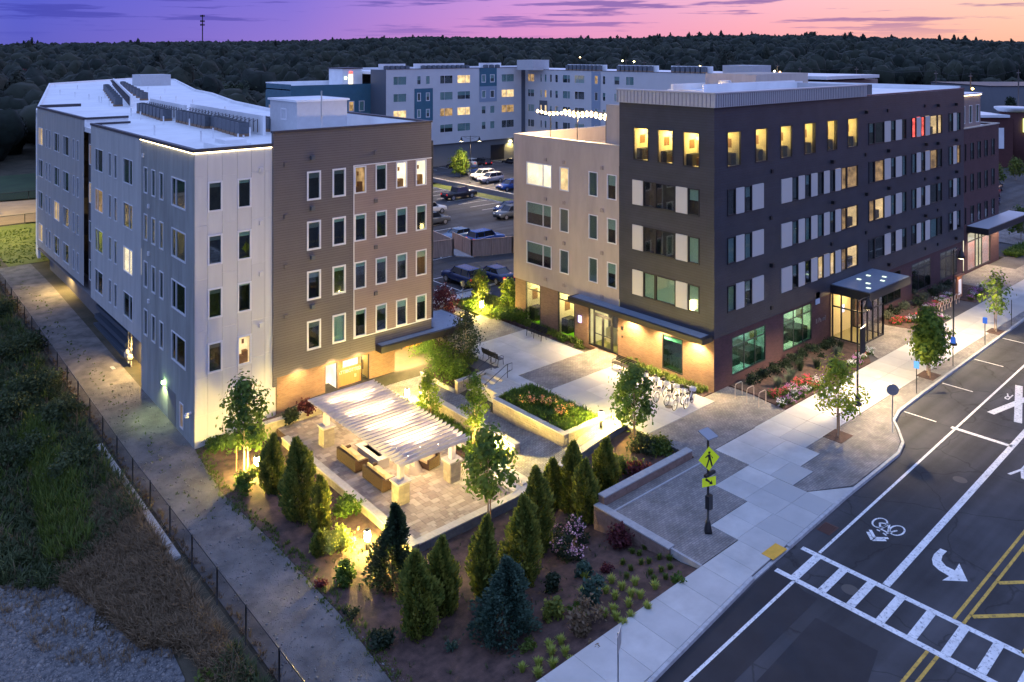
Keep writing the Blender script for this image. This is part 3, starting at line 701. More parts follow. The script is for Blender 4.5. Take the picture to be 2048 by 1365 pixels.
# tan wing: four storeys and a roof terrace
ht = []
XT = XR-.03
for fl, z in ((3, F[3]+.05), (2, F[2]+.03), (1, F[1])):
    for a, b, q in ((45.81,48.79,1),(43.89,44.9,0),(40.84,41.77,0),(38.98,39.9,0)):
        ht.append((a, b, z, z+1.85)); top = fl == 3 and a > 43
        window(RB, 'x', XT, a, b, z, z+1.85, 'w', lit=(E_white if q else E_warm) if top else None, blind=None if top else (.5 if q else (.95, M_blind2) if a > 40 else .45), mull=(1.98,) if q else (), fw=.07)
wall(RB, 'x', XT, 38.74, 50.4, 3.3, 15.24, ht, M_tan)
gx = [(47.21,49.01,-.05,3.3),(43.34,45.19,-.05,3.3),(38.93,41.91,-.05,3.2),(33.15,34.9,.3,2.7)]
wall(RB, 'x', XR+.06, 30.66, 50.3, -.3, 3.42, gx, M_brick, name='brick_base', rev=.3)
E_gym = emat('gym interior', (1,.86,.42), 1.15, .15, .6)
for a, b, z0, z1 in gx[:2]:
    o = window(RB, 'x', XR+.1, a, b, z0, z1, 'b', lit=E_gym, transom=(2.75,), depth=2.2, fw=.08)
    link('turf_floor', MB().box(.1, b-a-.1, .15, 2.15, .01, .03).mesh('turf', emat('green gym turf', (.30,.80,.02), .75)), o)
    link('punch_bag', MB().lathe([(.17,.7),(.19,.8),(.19,1.75),(.12,1.85),(.02,2.6)], (1.35,.9,0)).mesh('punch_bag', M_darkf), o)
window(RB, 'x', XR+.1, 33.15, 34.9, .3, 2.7, 'b', glass=G_store, depth=2.2, blind=.16, furn=2, room=M_room2, fw=.08)
# lit entrance doors in the courtyard
DR = link('entrance_doors', MB().box(0, 2.98, .0, .08, 0, .09).box(0, 2.98, 0, .08, 3.1, 3.2).box(0, .08, 0, .08, .09, 3.1).box(2.9, 2.98, 0, .08, .09, 3.1).box(.5, .58, 0, .08, .09, 3.1).box(2.35, 2.43, 0, .08, .09, 3.1).box(.58, 2.35, 0, .08, 2.45, 2.55).mesh('entrance_doors', M_bf), RB); place(DR, 'x', XR+.1, 38.93, 41.91, 0)
for u in (.6, 1.47):
    link('door_leaf', MB().box(u, u+.86, -.02, .05, .05, .2).box(u, u+.86, -.02, .05, 2.33, 2.45).box(u, u+.09, -.02, .05, .2, 2.33).box(u+.77, u+.86, -.02, .05, .2, 2.33).box(u+.09, u+.77, -.015, .045, 1.0, 1.05).mesh('door_leaf', M_bf), DR)
link('pane', MB().box(.04, 2.94, .02, .03, .05, 3.15).mesh('pane', G_lit), DR)
E_lob = emat('lobby light', (1,.86,.38), .95, .2, .8)
lb = MB(); lb.face([(.0,2.4,0),(2.98,2.4,0),(2.98,2.4,3.2),(0,2.4,3.2)]); lb.face([(0,.1,0),(0,2.4,0),(0,2.4,3.2),(0,.1,3.2)]); lb.face([(2.98,.1,0),(2.98,.1,3.2),(2.98,2.4,3.2),(2.98,2.4,0)]); lb.face([(0,.1,3.2),(0,2.4,3.2),(2.98,2.4,3.2),(2.98,.1,3.2)])
link('lobby', lb.mesh('lobby', E_lob), DR); link('lobby_floor', MB().box(.02, 2.96, .1, 2.38, .0, .02).mesh('lf', mat('lobby floor', (.25,.27,.10), .5)), DR); link('lobby_desk', MB().box(.5, 1.7, 1.4, 1.9, .02, 1.05).mesh('ld', mat('lobby desk', (.5,.47,.3), .5)), DR)
# canopy over the courtyard door
MBc = MB().box(XR-1.15, XR+.02, 30.7, 42.9, 3.28, 3.62); wbuild(MBc, 'canopy', M_bf, RB)
wbuild(MB().box(XR-.92, XR-.05, 31.0, 42.7, 3.624, 3.64), 'canopy_top', M_tin, RB)
cl = MB()
for y in (31.9, 34.6, 37.4, 40.4): cl.lathe([(.0,0),(.09,0),(.09,.02)], (XR-.55, y, 3.255))
for y in (31.9, 34.6, 37.4, 40.4): wbuild(MB().lathe([(.001,0),(.09,0),(.09,.02)], (XR-.55, y, 3.255)), 'downlight', E_lamp, RB)
def light(name, kind, loc, power, col=(1,.62,.24), size=.08, rot=None, spot=None, blend=.6):
    l_ = D.lights.new(name, kind); l_.energy = power; l_.color = col
    if kind in ('POINT', 'SPOT'): l_.shadow_soft_size = size
    if kind == 'AREA': l_.size = size
    if spot: l_.spot_size = math.radians(spot); l_.spot_blend = blend
    o = D.objects.new(name, l_); COL.objects.link(o); o.location = loc
    if rot: o.rotation_euler = rot
    return o
for y in (31.9, 34.6, 37.4, 40.4): light('canopy_downlight', 'SPOT', (XR-.55, y, 3.22), 1900, spot=135, col=(1,.70,.30))
# small signs beside the doors
for z, s_ in ((2.1, .22), (1.5, .12)): wbuild(MB().box(XR+.02, XR+.05, 38.5-s_/2, 38.5+s_/2, z-s_*.6, z+s_*.6), 'wall_sign', M_black, RB)
wbuild(MB().box(XR-.02, XR+.05, 42.6, 42.9, 1.45, 1.95), 'illuminated_logo', emat('violet sign light', (.55,.45,1), 3), RB)
# cornice of standing seam metal round the top of the corner
cor = MB(); cor.box(XR-.22, 64.55, YR-.22, YR+.1, 18.47, 19.36); cor.box(XR-.22, XR+.1, YR+.1, 38.84, 18.47, 19.36)
wbuild(cor, 'cornice', M_metal, RB)
cs = MB()
for i in range(26): y = 30.72+i*.32; cs.box(XR-.255, XR-.219, y, y+.03, 18.5, 19.33)
for i in range(80): x = XR-.1+i*.26; cs.box(x, x+.03, YR-.255, YR-.219, 18.5, 19.33)
for i in range(80): pass
o = wbuild(cs, 'cornice_seams', M_seam, RB)
wbuild(MB().box(XR-.27, 64.6, YR-.27, YR+.35, 19.362, 19.44).box(XR-.27, XR+.35, YR+.35, 38.9, 19.362, 19.44).box(64.2, 64.6, YR+.35, 38.9, 18.3, 19.44), 'coping', M_metal, RB)
wbuild(MB().box(64.62, 85.75, YR-.05, YR+.3, 18.46, 18.56), 'coping', mat('maroon coping', (.12,.05,.06), .6), RB)
# roofs
wbuild(MB().box(XR+.1, 85.7, YR+.3, 38.7, 17.9, 18.3).box(66.2, 85.7, 38.7, 52, 17.9, 18.3), 'roof', M_roof, RB)
wbuild(MB().box(64.6, 85.7, 50.0, 50.3, 18.3, 18.9).box(85.4, 85.7, YR+.3, 50, 18.3, 18.75), 'parapet', M_roof, RB)
rs = at(1375, 190, 18.3); re_ = at(1570, 183, 18.3)
wbuild(MB().prism([(rs[0]-6,rs[1]-6),(re_[0]-6,re_[1]-5.2),(re_[0]-5.8,re_[1]-5),(rs[0]-5.8,rs[1]-5.8)], 18.3, 19.55), 'roof_screen', M_roof, RB)
wbuild(MB().tube([(56.6,38.5,18.3),(56.6,38.5,19.2),(56.6,38.5,19.75)], [.62,.62,.5], 18), 'roof_duct', M_roof, RB)
wbuild(MB().box(57.2, 68, 38.7, 38.9, 19.1, 19.5).box(57.2, 57.35, 38.7, 38.9, 18.3, 19.1).box(61, 61.15, 38.7, 38.9, 18.3, 19.1).box(67.8, 68, 38.7, 38.9, 18.3, 19.1), 'pipe_rack', M_roof, RB)
for i in range(3): wbuild(MB().box(65.4+i*1.3, 66.4+i*1.3, 32.0, 33.0, 18.3, 19.3), 'condenser', mat('condenser grey', (.09,.10,.11), .6), RB)
# unseen core added behind the skins to block light; plain rear walls
wbuild(MB().box(XR+2.3, 85.6, YR+2.6, 50.0, -.2, 13.8).box(XR+2.3, 85.6, YR+2.6, 38.5, 13.8, 17.9).box(66.3, 85.6, 38.5, 51.8, 13.8, 17.9), 'core', M_room, RB)
wbuild(MB().box(67, 85.7, 52, 52.2, -.2, 18.3).box(85.7, 85.8, YR, 52, 14.6, 18.4), 'rear_wall', M_char, RB)
# maroon brick end bay with set back white storey
YB = YR
hb = []
for z in (11.25, 8.1, 4.9):
    for a, b in ((85.95,86.3),(87.44,88.31),(89.32,90.21),(91.25,92.14),(93.25,94.12)):
        hb.append((a, b, z, z+1.75)); window(RB, 'y', YB, a, b, z, z+1.75, 'b', fw=.05, blind=(.5, M_blind2) if rng.random() < .5 else None)
wall(RB, 'y', YB, 85.7, 95.3, 4.3, 14.45, hb, M_mbrick)
wall(RB, 'y', YB, 93.2, 95.3, -.3, 4.3, [], M_mbrick)
wall(RB, 'y', YB, 85.7, 93.2, -.3, 4.3, [(86.7,93.0,.15,4.0)], M_mbrick, rev=.3)
wbuild(MB().box(95.3, 95.4, YB, 52, -.3, 14.5).box(85.7, 95.4, 51.9, 52, 0, 14.5), 'side_wall', M_mbrick, RB)
wbuild(MB().box(85.65, 95.5, YB-.06, YB+.25, 14.452, 14.56).box(95.2, 95.5, YB+.25, 52, 14.452, 14.56), 'coping', M_cap, RB)
wbuild(MB().box(85.72, 95.3, YB+.25, 51.9, 14.1, 14.3), 'roof', M_roof, RB)
hw = []
for a in (86.2, 88.0, 89.9, 91.8): hw.append((a, a+.8, 14.75, 16.6)); window(RB, 'y', YB+1.0, a, a+.8, 14.75, 16.6, 'w', fw=.06)
wall(RB, 'y', YB+1.0, 85.75, 93.0, 14.3, 17.7, hw, M_mauve)
wbuild(MB().box(93.0, 93.1, YB+1.0, 50, 14.3, 17.7), 'side_wall', M_mauve, RB)
wbuild(MB().box(85.75, 93.2, YB+.85, 50, 17.7, 17.85), 'roof', M_roof, RB)
wbuild(MB().box(86.0, 93.1, YB+.88, YB+.96, 17.62, 17.67), 'light_strip', E_strip, RB)
wbuild(MB().box(86, 93, YB+2.3, 50, 0, 14), 'core', M_room, RB)  # unseen light blocker added inside the end bay
wbuild(MB().box(86.4, 98.6, YB-2.0, YB+.02, 4.15, 4.75), 'canopy', M_bf, RB); wbuild(MB().box(86.5, 98.5, YB-1.9, YB-.02, 4.754, 4.78), 'canopy_top', mat('pale canopy top', (.42,.45,.5), .5), RB)
SW = window(RB, 'y', YB+.05, 86.7, 93.0, .15, 4.0, 'b', lit=emat('shop front', (1,.9,.62), 1.1, .3, .8), mull=(2.2, 3.1, 4.0), transom=(2.9,), depth=2, fw=.1)
for u in (.15, 4.1): link('poster', MB().box(u, u+1.95, .035, .045, .1, 2.8).mesh('poster', mat('pale window poster', (.75,.68,.72), .6, col2=(.85,.25,.15), scale=.55, emit=(.8,.6,.6), estr=.45)), SW)
for x in (88, 91, 94.5): light('canopy_downlight', 'SPOT', (x, YB-.9, 4.1), 900, col=(1,.72,.42), spot=135)
# vents and lamps on the siding
for z in (4.0, 7.2, 10.4, 13.6, 17.1):
    for x in (50.6, 59.2, 64.9, 68.9, 76.5, 79.3, 83.6):
        if z > 17 and x < 60: continue
        vent(RB, 'y', YR, x+rng.uniform(-.1,.1), z+rng.uniform(-.1,.1), rng.random() < .5)
for z in (3.95, 7.2, 10.35, 13.5):
    for y in (40.4, 44.4, 46.5): vent(RB, 'x', XT, y, z, False, mat('tan vent', (.33,.27,.24), .8))
wbuild(MB().box(XR-.22, XR-.02, 32.1, 32.35, 5.0, 5.6), 'wall_lantern', emat('lantern glow', (1,.72,.3), 12), RB)
# roof terrace on the tan wing
wbuild(MB().box(XR+.21, 66, 38.85, 50.0, 13.9, 14.1), 'terrace_floor', mat('terrace decking', (.45,.33,.2), .8, vary=.2), RB)
wbuild(MB().box(XR-.06, XR+.25, 38.74, 50.4, 15.242, 15.3).box(XR+.25, 66, 50.1, 50.42, 15.242, 15.3), 'coping', M_cap, RB)
wbuild(MB().box(XR+.02, XR+.2, 38.8, 50.1, 13.8, 15.24).box(XR+.0, 66, 50.12, 50.4, 3.3, 15.24).box(XR+.2, 66, 50.0, 50.12, 14.1, 15.24).box(66, 66.2, 38.7, 50.4, 14, 15.3), 'parapet', M_tan, RB)
wbuild(MB().box(XR+.1, 66, 38.74, 38.84, 14.1, 18.3), 'terrace_wall', M_tan, RB)
wbuild(MB().box(XR+.3, 47.2, 38.9, 40.3, 14.12, 18.2), 'stair_head', M_tan, RB)
ph = at(1300, 160, 18.3)
wbuild(MB().box(70, 80, 44, 50, 18.3, 19.9), 'roof_box', M_tan, RB)
# vestibule: black framed glass box with lit interior
VE = thing('glass_vestibule', 'lit glass entrance vestibule with black frame on the street side', 'vestibule', (59.2, 28.2, 0)); PO = (59.2, 28.2, 0)
vf = MB()
for x in (59.2, 60.1, 61.0, 61.9, 62.7): vf.box(x, x+.1, 28.2, 28.3, 0, 3.5)
for y in (28.2, 29.0, 29.8, 30.5): vf.box(59.2, 59.3, y, y+.1, 0, 3.5); vf.box(62.7, 62.8, y, y+.1, 0, 3.5)
for z in (0, 2.4, 3.4): vf.box(59.3, 62.7, 28.21, 28.29, z, z+.1); vf.box(59.21, 59.29, 28.3, 30.5, z, z+.1); vf.box(62.71, 62.79, 28.3, 30.5, z, z+.1)
wbuild(vf, 'frame', M_bf, VE); wbuild(MB().box(59.0, 66.0, 27.5, 30.6, 3.52, 4.1), 'canopy', M_bf, VE); wbuild(MB().box(59.1, 65.9, 27.6, 30.55, 4.104, 4.16), 'canopy_top', M_tin, VE)
wbuild(MB().box(59.3, 62.7, 28.24, 28.25, .1, 3.4).box(59.24, 59.25, 28.3, 30.5, .1, 3.4).box(62.74, 62.75, 28.3, 30.5, .1, 3.4), 'pane', G_lit, VE)
wbuild(MB().box(59.3, 62.7, 30.7, 30.75, 0, 3.4), 'back_wall', mat('cream wall', (.8,.68,.4), .8), VE)
wbuild(MB().box(59.3, 62.7, 28.3, 30.7, .0, .03), 'floor', mat('vestibule floor', (.3,.26,.14), .5), VE)
wbuild(MB().box(60.2, 61.8, 28.9, 30.0, 3.35, 3.38), 'ceiling_light', emat('vestibule light', (1,.82,.45), 14), VE)
for x, y in ((60,28),(61.2,28.6),(62.8,28.2),(64,28.6),(61.8,29.6),(63.4,29.6)): wbuild(MB().box(x, x+.22, y, y+.3, 4.165, 4.2), 'skylight', emat('skylight glow', (.8,1,.8), 1.6), VE)
wbuild(MB().box(60.9, 61.4, 30.68, 30.695, 1.5, 2.1), 'illuminated_logo', emat('pale violet logo', (.75,.7,1), 2.2), VE)
light('vestibule_light', 'POINT', (61, 29.4, 3.1), 160, size=.3)
light('entrance_light', 'SPOT', (64.2, 28.8, 3.4), 350, spot=140)
# ------------------------------------------------------------------ left building
XL, YL = 16.7, 48.1
LB = thing('apartment_building', 'pale grey and brown five storey block on the left with a lit white roof edge', 'building', (XL, YL, 0)); PO = (XL, YL, 0)
ZB = -1.7
FL = [12.46, 9.26, 6.04, 2.78]
# white panelled front: every cladding panel is its own piece, windows fill the second and fourth bays
cols = [(16.72,17.49),(17.49,18.37),(18.37,19.3),(19.3,20.18),(20.18,21.06),(21.06,21.75)]
hl = []
for ci, (a, b) in enumerate(cols):
    if ci in (1, 3):
        zs = [ZB, -.2, FL[3]]
        for i, z in enumerate(FL[::-1]): zs += [z+1.82] + ([FL[::-1][i+1]] if i < 3 else [16.1])
        segs = [(ZB,.4),(.4,FL[3])] + [(FL[3-i]+1.82, FL[2-i]) for i in range(3)] + [(FL[0]+1.82, 16.1)]
        for i, z in enumerate(FL):
            hl.append((a, b, z, z+1.82))
            lit = E_warm if (ci == 3 and i == 3) else None
            window(LB, 'y', YL, a, b, z, z+1.82, 'w', lit=lit, blind=None if lit else [.16, .2, .12, .1][i] if ci == 3 else (.2, M_blind2), fw=.09, proud=.06, room=M_room2 if ci == 1 else None, furn=1 if lit else False)
    else:
        br_ = [ZB, .4, 2.6+ci*.12, 5.4, 8.5+ci*.1, 11.7, 14.6, 16.1]; segs = list(zip(br_, br_[1:]))
    for z0, z1 in segs:
        wbuild(MB().box(a+.008, b-.008, YL-.02, YL+.03, z0+.006, z1-.006, rng.random()*.9+.01), 'panel', M_wpan, LB)
wall(LB, 'y', YL+.031, XL, 21.8, ZB, 16.1, hl, M_wpan, rev=.08, name='backing_wall')
# brown and mauve front
hb = []; NAR = (25.69, 26.68)
for i, z in enumerate((12.45, 9.2, 5.95, 2.7)):
    for j, (a, b) in enumerate(((23.86,24.85),(25.69,26.68))):
        hb.append((a, b, z-.05, z+1.85)); window(LB, 'y', YL-.12, a, b, z-.05, z+1.85, 'w', fw=.11, proud=.05, blind=[(.2, M_blind2), .18, .2, .95][i] if j else (.25, M_blind2))
    for j, (a, b) in enumerate(((27.35,28.25),(29.0,29.9),(30.66,31.58),(32.33,33.25))):
        hb.append((a, b, z, z+1.85)); lit = {0: E_dim, 2: E_white, 3: E_white}.get(j) if i == 0 else None
        window(LB, 'y', YL-.12, a, b, z, z+1.85, 'w', fw=.08, proud=.05, lit=lit, blind=None if lit else [.2, .2, .3, .3][j], furn=1 if lit else False, room=M_room2 if i == 2 and not lit else None)
hbr = [h for h in hb if h[0] < 27]; hmv = [h for h in hb if h[0] > 27]
wall(LB, 'y', YL-.12, 21.8, 27.3, 1.45, 16.95, hbr, M_brown); wall(LB, 'y', YL-.12, 27.3, 33.7, 14.36, 16.95, [], M_brown); wall(LB, 'y', YL-.12, 27.3, 33.7, 1.45, 2.66, [], M_brown)
wall(LB, 'y', YL-.12, 27.3, 33.7, 2.66, 14.36, hmv, M_mauve)
wbuild(MB().box(27.27, 27.33, YL-.16, YL-.119, 2.62, 14.4).box(27.33, 33.72, YL-.16, YL-.119, 14.34, 14.4).box(27.33, 33.72, YL-.16, YL-.119, 2.62, 2.68), 'trim', M_wf, LB)
wbuild(MB().box(21.55, 21.8, YL-.14, YL+.1, .9, 16.95), 'corner_return', M_brown, LB)
wbuild(MB().box(33.5, 33.7, YL-.11, 66, 1.4, 16.95), 'side_wall', M_mauve, LB)
gf = [(25.2,26.1,-1.15,1.35),(26.25,28.55,-1.2,1.3),(28.9,30.3,-1.1,1.4)]
wall(LB, 'y', YL-.06, 21.8, 30.5, ZB, 1.45, [gf[0], gf[1]], M_brick, name='brick_base', rev=.3)
window(LB, 'y', YL-.02, 25.2, 26.1, -1.15, 1.35, 'b', lit=E_white, depth=1.2, fw=.04)
# wood clad entry with letters, lit side light and door
wbuild(MB().box(26.25, 28.0, YL+.12, YL+.25, -1.2, .75).box(26.25, 26.6, YL+.12, YL+.25, .75, 1.3), 'wood_cladding', M_wood, LB)
wbuild(MB().box(26.6, 27.75, YL+.13, YL+.2, .76, 1.28), 'light_panel', E_white, LB)
window(LB, 'y', YL+.02, 28.0, 28.55, -1.2, 1.3, 'b', lit=E_yel, depth=1.4, furn=2, fw=.04)
T = text_mesh('ATTIBOTTED', .3, .012); T.materials.append(mat('brushed letters', (.75,.72,.68), .4))
def wtext(me, x, y, z, parent, name='lettering', rot=0.):
    o = link(name, me, parent); o.rotation_euler = (math.pi/2, 0, rot); o.location = (x-parent.location[0], y-parent.location[1], z-parent.location[2]); return o
wtext(T, 27.1, YL+.1, .38, LB)
Tn = text_mesh('II', .3, .012); Tn.materials.append(MATS['brushed letters']); wtext(Tn, 27.55, YL+.1, -.05, LB)
# recessed entry on the right under the blue canopy
wbuild(MB().box(30.5, 36.2, YL+3.2, YL+3.4, -1.2, 1.4), 'entry_wall', M_brick, LB); wbuild(MB().box(30.5, 30.6, YL-.06, YL+3.2, ZB, 1.5), 'entry_side', M_brick, LB)
wbuild(MB().box(33.6, 35.1, YL+3.1, YL+3.18, -1, 1.0), 'orange_wood_panel', mat('orange wood', (.55,.2,.03), .6), LB)
for a in (31.0, 32.2): window(LB, 'y', YL+3.15, a, a+1.1, -.95, 1.1, 'b', lit=E_dim, depth=1, fw=.1)
wbuild(MB().box(29.0, 37.0, YL-.9, YL+3.1, 1.42, 1.85), 'canopy', M_bf, LB); wbuild(MB().box(29.15, 36.8, YL-.7, YL-.14, 1.854, 1.875).box(34, 36.8, YL-.13, YL+3, 1.854, 1.875), 'canopy_top', M_tin, LB)
for x, y in ((31, YL+1.6), (33.4, YL+1.6), (32.2, YL+.2)): light('canopy_downlight', 'SPOT', (x, y, 1.38), 1500, spot=145, col=(1,.72,.30))
# light washing the brick front
for x in (23.2, 25.6, 27.6): light('soffit_light', 'SPOT', (x, YL-.75, 1.9), 330, spot=120, rot=(math.radians(14), 0, 0))
# grey end, pale grey, brown slot and mid grey lengths of the long side
h1 = []
for i, z in enumerate(FL):
    for a, b in ((53.7,54.49),(55.35,56.13),(57.03,57.8)): h1.append((a, b, z, z+1.8)); window(LB, 'x', XL, a, b, z, z+1.8, 'w', fw=.07)
    h1.append((49.53, 52.11, z-.03, z+1.8)); window(LB, 'x', XL, 49.53, 52.11, z-.03, z+1.8, 'w', fw=.08, mull=(.82,), blind=(.08, M_blind2))
wins_done = 0
hd = [(49.95,50.6,-1.0,.55),(51.3,52.9,-1.55,.75)]
wall(LB, 'x', XL, YL-.02, 58.45, ZB, 16.1, h1+hd, M_gpan)
window(LB, 'x', XL, 49.95, 50.6, -1.0, .55, 'w', lit=E_dim, fw=.05)
o = link('service_door', MB().box(0, 1.6, .02, .1, 0, 2.3).box(.06, 1.54, -.0, .02, .05, 2.2).mesh('service_door', mat('grey door', (.17,.17,.18), .6)), LB); place(o, 'x', XL, 51.3, 52.9, -1.55)
wbuild(MB().box(XL-.2, XL-.02, 53.3, 53.5, .78, .95), 'wall_light', emat('greenish wall light', (.6,1,.35), 25), LB); light('wall_light_glow', 'SPOT', (XL-.35, 53.4, .85), 260, col=(.75,.9,.35), spot=120)
wbuild(MB().box(XL-.35, XL-.02, 48.5, 48.62, .5, .6).box(XL-.4, XL-.2, 48.45, 48.68, .35, .5), 'security_camera', M_wf, LB)
h2 = []
XM = XL - .0
for i, z in enumerate([v+.12 for v in FL]):
    for a, b, q in ((60.43,62.71,1),(64.42,65.12,0),(65.97,66.64,0),(68.33,70.7,1)):
        h2.append((a, b, z, z+1.8)); lit = E_white if (q and a < 61 and i == 2) else (E_dim if (q and a > 68 and i == 1) else None)
        window(LB, 'x', XM, a, b, z, z+1.8, 'w', fw=.05, mull=((.8,) if a > 68 else (1.45,)) if q else (), lit=lit, blind=(.3, M_blind2) if q and i == 3 and not lit else None)
wall(LB, 'x', XM, 58.47, 72.1, 2.0, 16.1, h2, M_lgrey)
h3 = [];
for i, z in enumerate([v+.18 for v in FL]):
    h3.append((72.5, 74.1, z, z+1.75)); window(LB, 'x', XL+.35, 72.5, 74.1, z, z+1.75, 'w', fw=.06, mull=(1.1,), lit={0: E_dim, 1: E_warm}.get(i))
wall(LB, 'x', XL+.35, 72.1, 74.4, 2.2, 15.7, h3, M_brown)
h4 = []
for i, z in enumerate([v+.3 for v in FL]):
    for a, b, q in ((76.09,76.74,0),(77.61,78.16,0),(79.71,81.99,1),(83.49,85.65,1),(87.22,87.98,0),(88.75,89.39,0),(90.85,92.79,1)):
        h4.append((a, b, z, z+1.75)); lit = E_warm if (a > 90 and i in (0, 3)) or (83 < a < 84 and i == 2) else None
        window(LB, 'x', XM, a, b, z, z+1.75, 'w', fw=.045, mull=(1.35 if 83 < a < 84 else .7,) if q else (), lit=lit)
wall(LB, 'x', XM, 74.4, 93.6, 2.4, 16.4, h4, M_mgrey)
wall(LB, 'x', XL+1.1, 58.45, 93.4, ZB, 2.4, [(59.0,61.9,-1.5,1.5)], M_base, name='recessed_base')
wbuild(MB().box(XL+.02, XL+1.1, 58.47, 93.5, 2.0, 2.1), 'soffit', M_base, LB)
gd = MB()
for i in range(12): gd.box(XL+1.12, XL+1.18, 59.0, 61.9, -1.5+i*.25, -1.5+i*.25+.22)
wbuild(gd, 'roller_door', mat('roller door', (.35,.33,.3), .5), LB)
# stacked pipes / louvres of the service bay
sb = MB()
for i in range(4): sb.box(XL+.5+i*.1, XL+1.05, 64.5, 73.5, -.9+i*.75, -.55+i*.75)
wbuild(sb, 'louvre_bank', mat('dark louvres', (.05,.07,.10), .6), LB)
MB().box(XL-.75, XL-.5, 62.8, 76, -1.4, -.95).build('concrete_curb', M_kerb); tag(D.objects['concrete_curb'], 'low concrete curb beside the gravel path under the overhang', 'curb')
gm = thing('gas_meter', 'lit bank of gas meters and pipes by the roller door', 'meter', (XL+.4, 62.9, -1.4)); 
wbuild(MB().box(XL-.1, XL+.9, 62.4, 63.6, -1.42, -1.3), 'pad', M_kerb, gm)
for j in range(3): wbuild(MB().lathe([(.16,0),(.2,.1),(.2,.35),(.1,.45)], (XL+.4, 62.6+j*.38, -.5+.3*(j % 2)), 10), 'meter', mat('cream meter', (.6,.55,.4), .5), gm)
wbuild(MB().tube([(XL+.5,62.6,-1.3),(XL+.5,62.6,1.6)], .05).tube([(XL+.5,63.3,-1.3),(XL+.5,63.3,1.6)], .05).tube([(XL+.5,62.4,.1),(XL+.5,63.6,.1)], .04), 'pipe', MATS['cream meter'], gm)
for y, z in ((61.2, 1.75), (84.0, 1.9)):
    wbuild(MB().box(XL+.85, XL+1.09, y-.15, y+.15, z-.12, z+.08), 'wall_pack', M_black, LB); wbuild(MB().box(XL+.86, XL+1.05, y-.12, y+.12, z-.15, z-.121), 'lamp_lens', E_lamp, LB)
    light('wall_pack_light', 'SPOT', (XL+.8, y, z-.2), 2000 if y < 70 else 1500, spot=150, col=(1,.66,.22), rot=(0, math.radians(30), 0))
wbuild(MB().box(XL+1.05, XL+1.095, 79.7, 81.2, 1.15, 1.95).box(XL+1.05, XL+1.095, 91.0, 92.6, 1.5, 2.3), 'base_panel', M_lgrey, LB)
# roof, parapets, coping, light strip
ZRf = 15.8
rp = [(XL+.05,YL+.05),(33.6,YL+.05),(33.6,66),(36.5,68),(36.4,82),at(470,207,ZRf),at(425,190,ZRf),at(392,183,ZRf),at(350,161,ZRf),at(275,158,ZRf),at(98,170,ZRf),(XL+.3,96),(XL+.05,93.6)]
wbuild(MB().prism(rp, ZRf-.4, ZRf), 'roof', M_roof, LB)
wbuild(MB().prism([(x if i else x, y) for i, (x, y) in enumerate(rp)], 1.5, ZRf-.4), 'rear_block', M_mgrey, LB) if False else None
pr = MB()
for (a, b), (c, d) in zip(rp[3:-1], rp[4:]):
    dx, dy = c-a, d-b; l_ = math.hypot(dx, dy)
    if l_ < .5: continue
    nx_, ny_ = -dy/l_*.25, dx/l_*.25; pr.prism([(a,b),(c,d),(c+nx_,d+ny_),(a+nx_,b+ny_)], 1.0, ZRf+.32)
wbuild(pr, 'parapet', M_roof, LB)
cp = MB().box(XL-.12, XL+.2, YL-.1, 58.45, 16.1, 16.3).box(XL+.2, 21.55, YL-.12, YL+.15, 16.1, 16.3).box(XL-.06, XL+.2, 58.46, 72.1, 16.1, 16.28).box(XL-.06, XL+.2, 74.4, 93.6, 16.4, 16.58).box(XL+.2, XL+3.5, 74.3, 74.5, 16.4, 16.58).box(XL+.2, XL+3, 71.9, 72.1, 16.1, 16.28).box(XL+.2, XL+4, 93.4, 93.6, 16.4, 16.7)
cp.box(21.5, 33.75, YL-.2, YL+.12, 16.952, 17.08).box(33.4, 33.75, YL+.12, 66, 16.952, 17.08)
wbuild(cp, 'coping', M_copi, LB)
wbuild(MB().box(XL+.06, 21.5, YL+.03, YL+.15, 15.8, 16.1).box(XL+.04, XL+.15, YL+.15, 58.4, 15.8, 16.1).box(XL+.04, XL+.15, 58.5, 72, 15.8, 16.1).box(XL+.04, XL+.15, 74.5, 93.4, 15.8, 16.4).box(21.8, 33.5, YL, YL+.12, 15.8, 16.95).box(33.35, 33.5, YL+.12, 66, 15.8, 16.95).box(XL+.2, XL+3.5, 74.41, 74.49, 15.8, 16.4), 'parapet_inside', M_roof, LB)
wbuild(MB().box(XL-.09, 21.5, YL-.08, YL-.03, 16.04, 16.09).box(XL-.1, XL-.04, YL-.03, 58.4, 16.04, 16.09), 'light_strip', E_strip, LB)
wbuild(MB().box(XL+2.3, 33.3, YL+3.5, 66, ZB, 15.4).box(XL+2.3, 33.3, 66, 93, ZB, 15.4).box(XL+2.2, 35, YL+1.5, YL+3.6, 2, 15.4), 'core', M_room, LB)  # core added out of sight to stop light crossing the block
# stair head with small window, mast, far roof box
wbuild(MB().box(26.8, 31.0, 55.5, 60.2, ZRf, 18.35), 'stair_head', mat('stair head cladding', (.50,.51,.53), .7, vary=.05), LB); wbuild(MB().box(26.65, 31.15, 55.35, 60.35, 18.352, 18.5), 'stair_head_roof', M_roof, LB)
window(LB, 'x', 26.79, 57.2, 58.2, 16.9, 17.8, 'w', fw=.1)
wbuild(MB().tube([(27.2,52.4,ZRf),(27.2,52.4,19.3)], .05), 'mast', M_steel, LB)
b0 = at(276, 172, ZRf); wbuild(MB().box(b0[0]-.2, b0[0]+5.4, b0[1]-2, b0[1]+3, ZRf, 17.9), 'far_stair_head', MATS['stair head cladding'], LB)
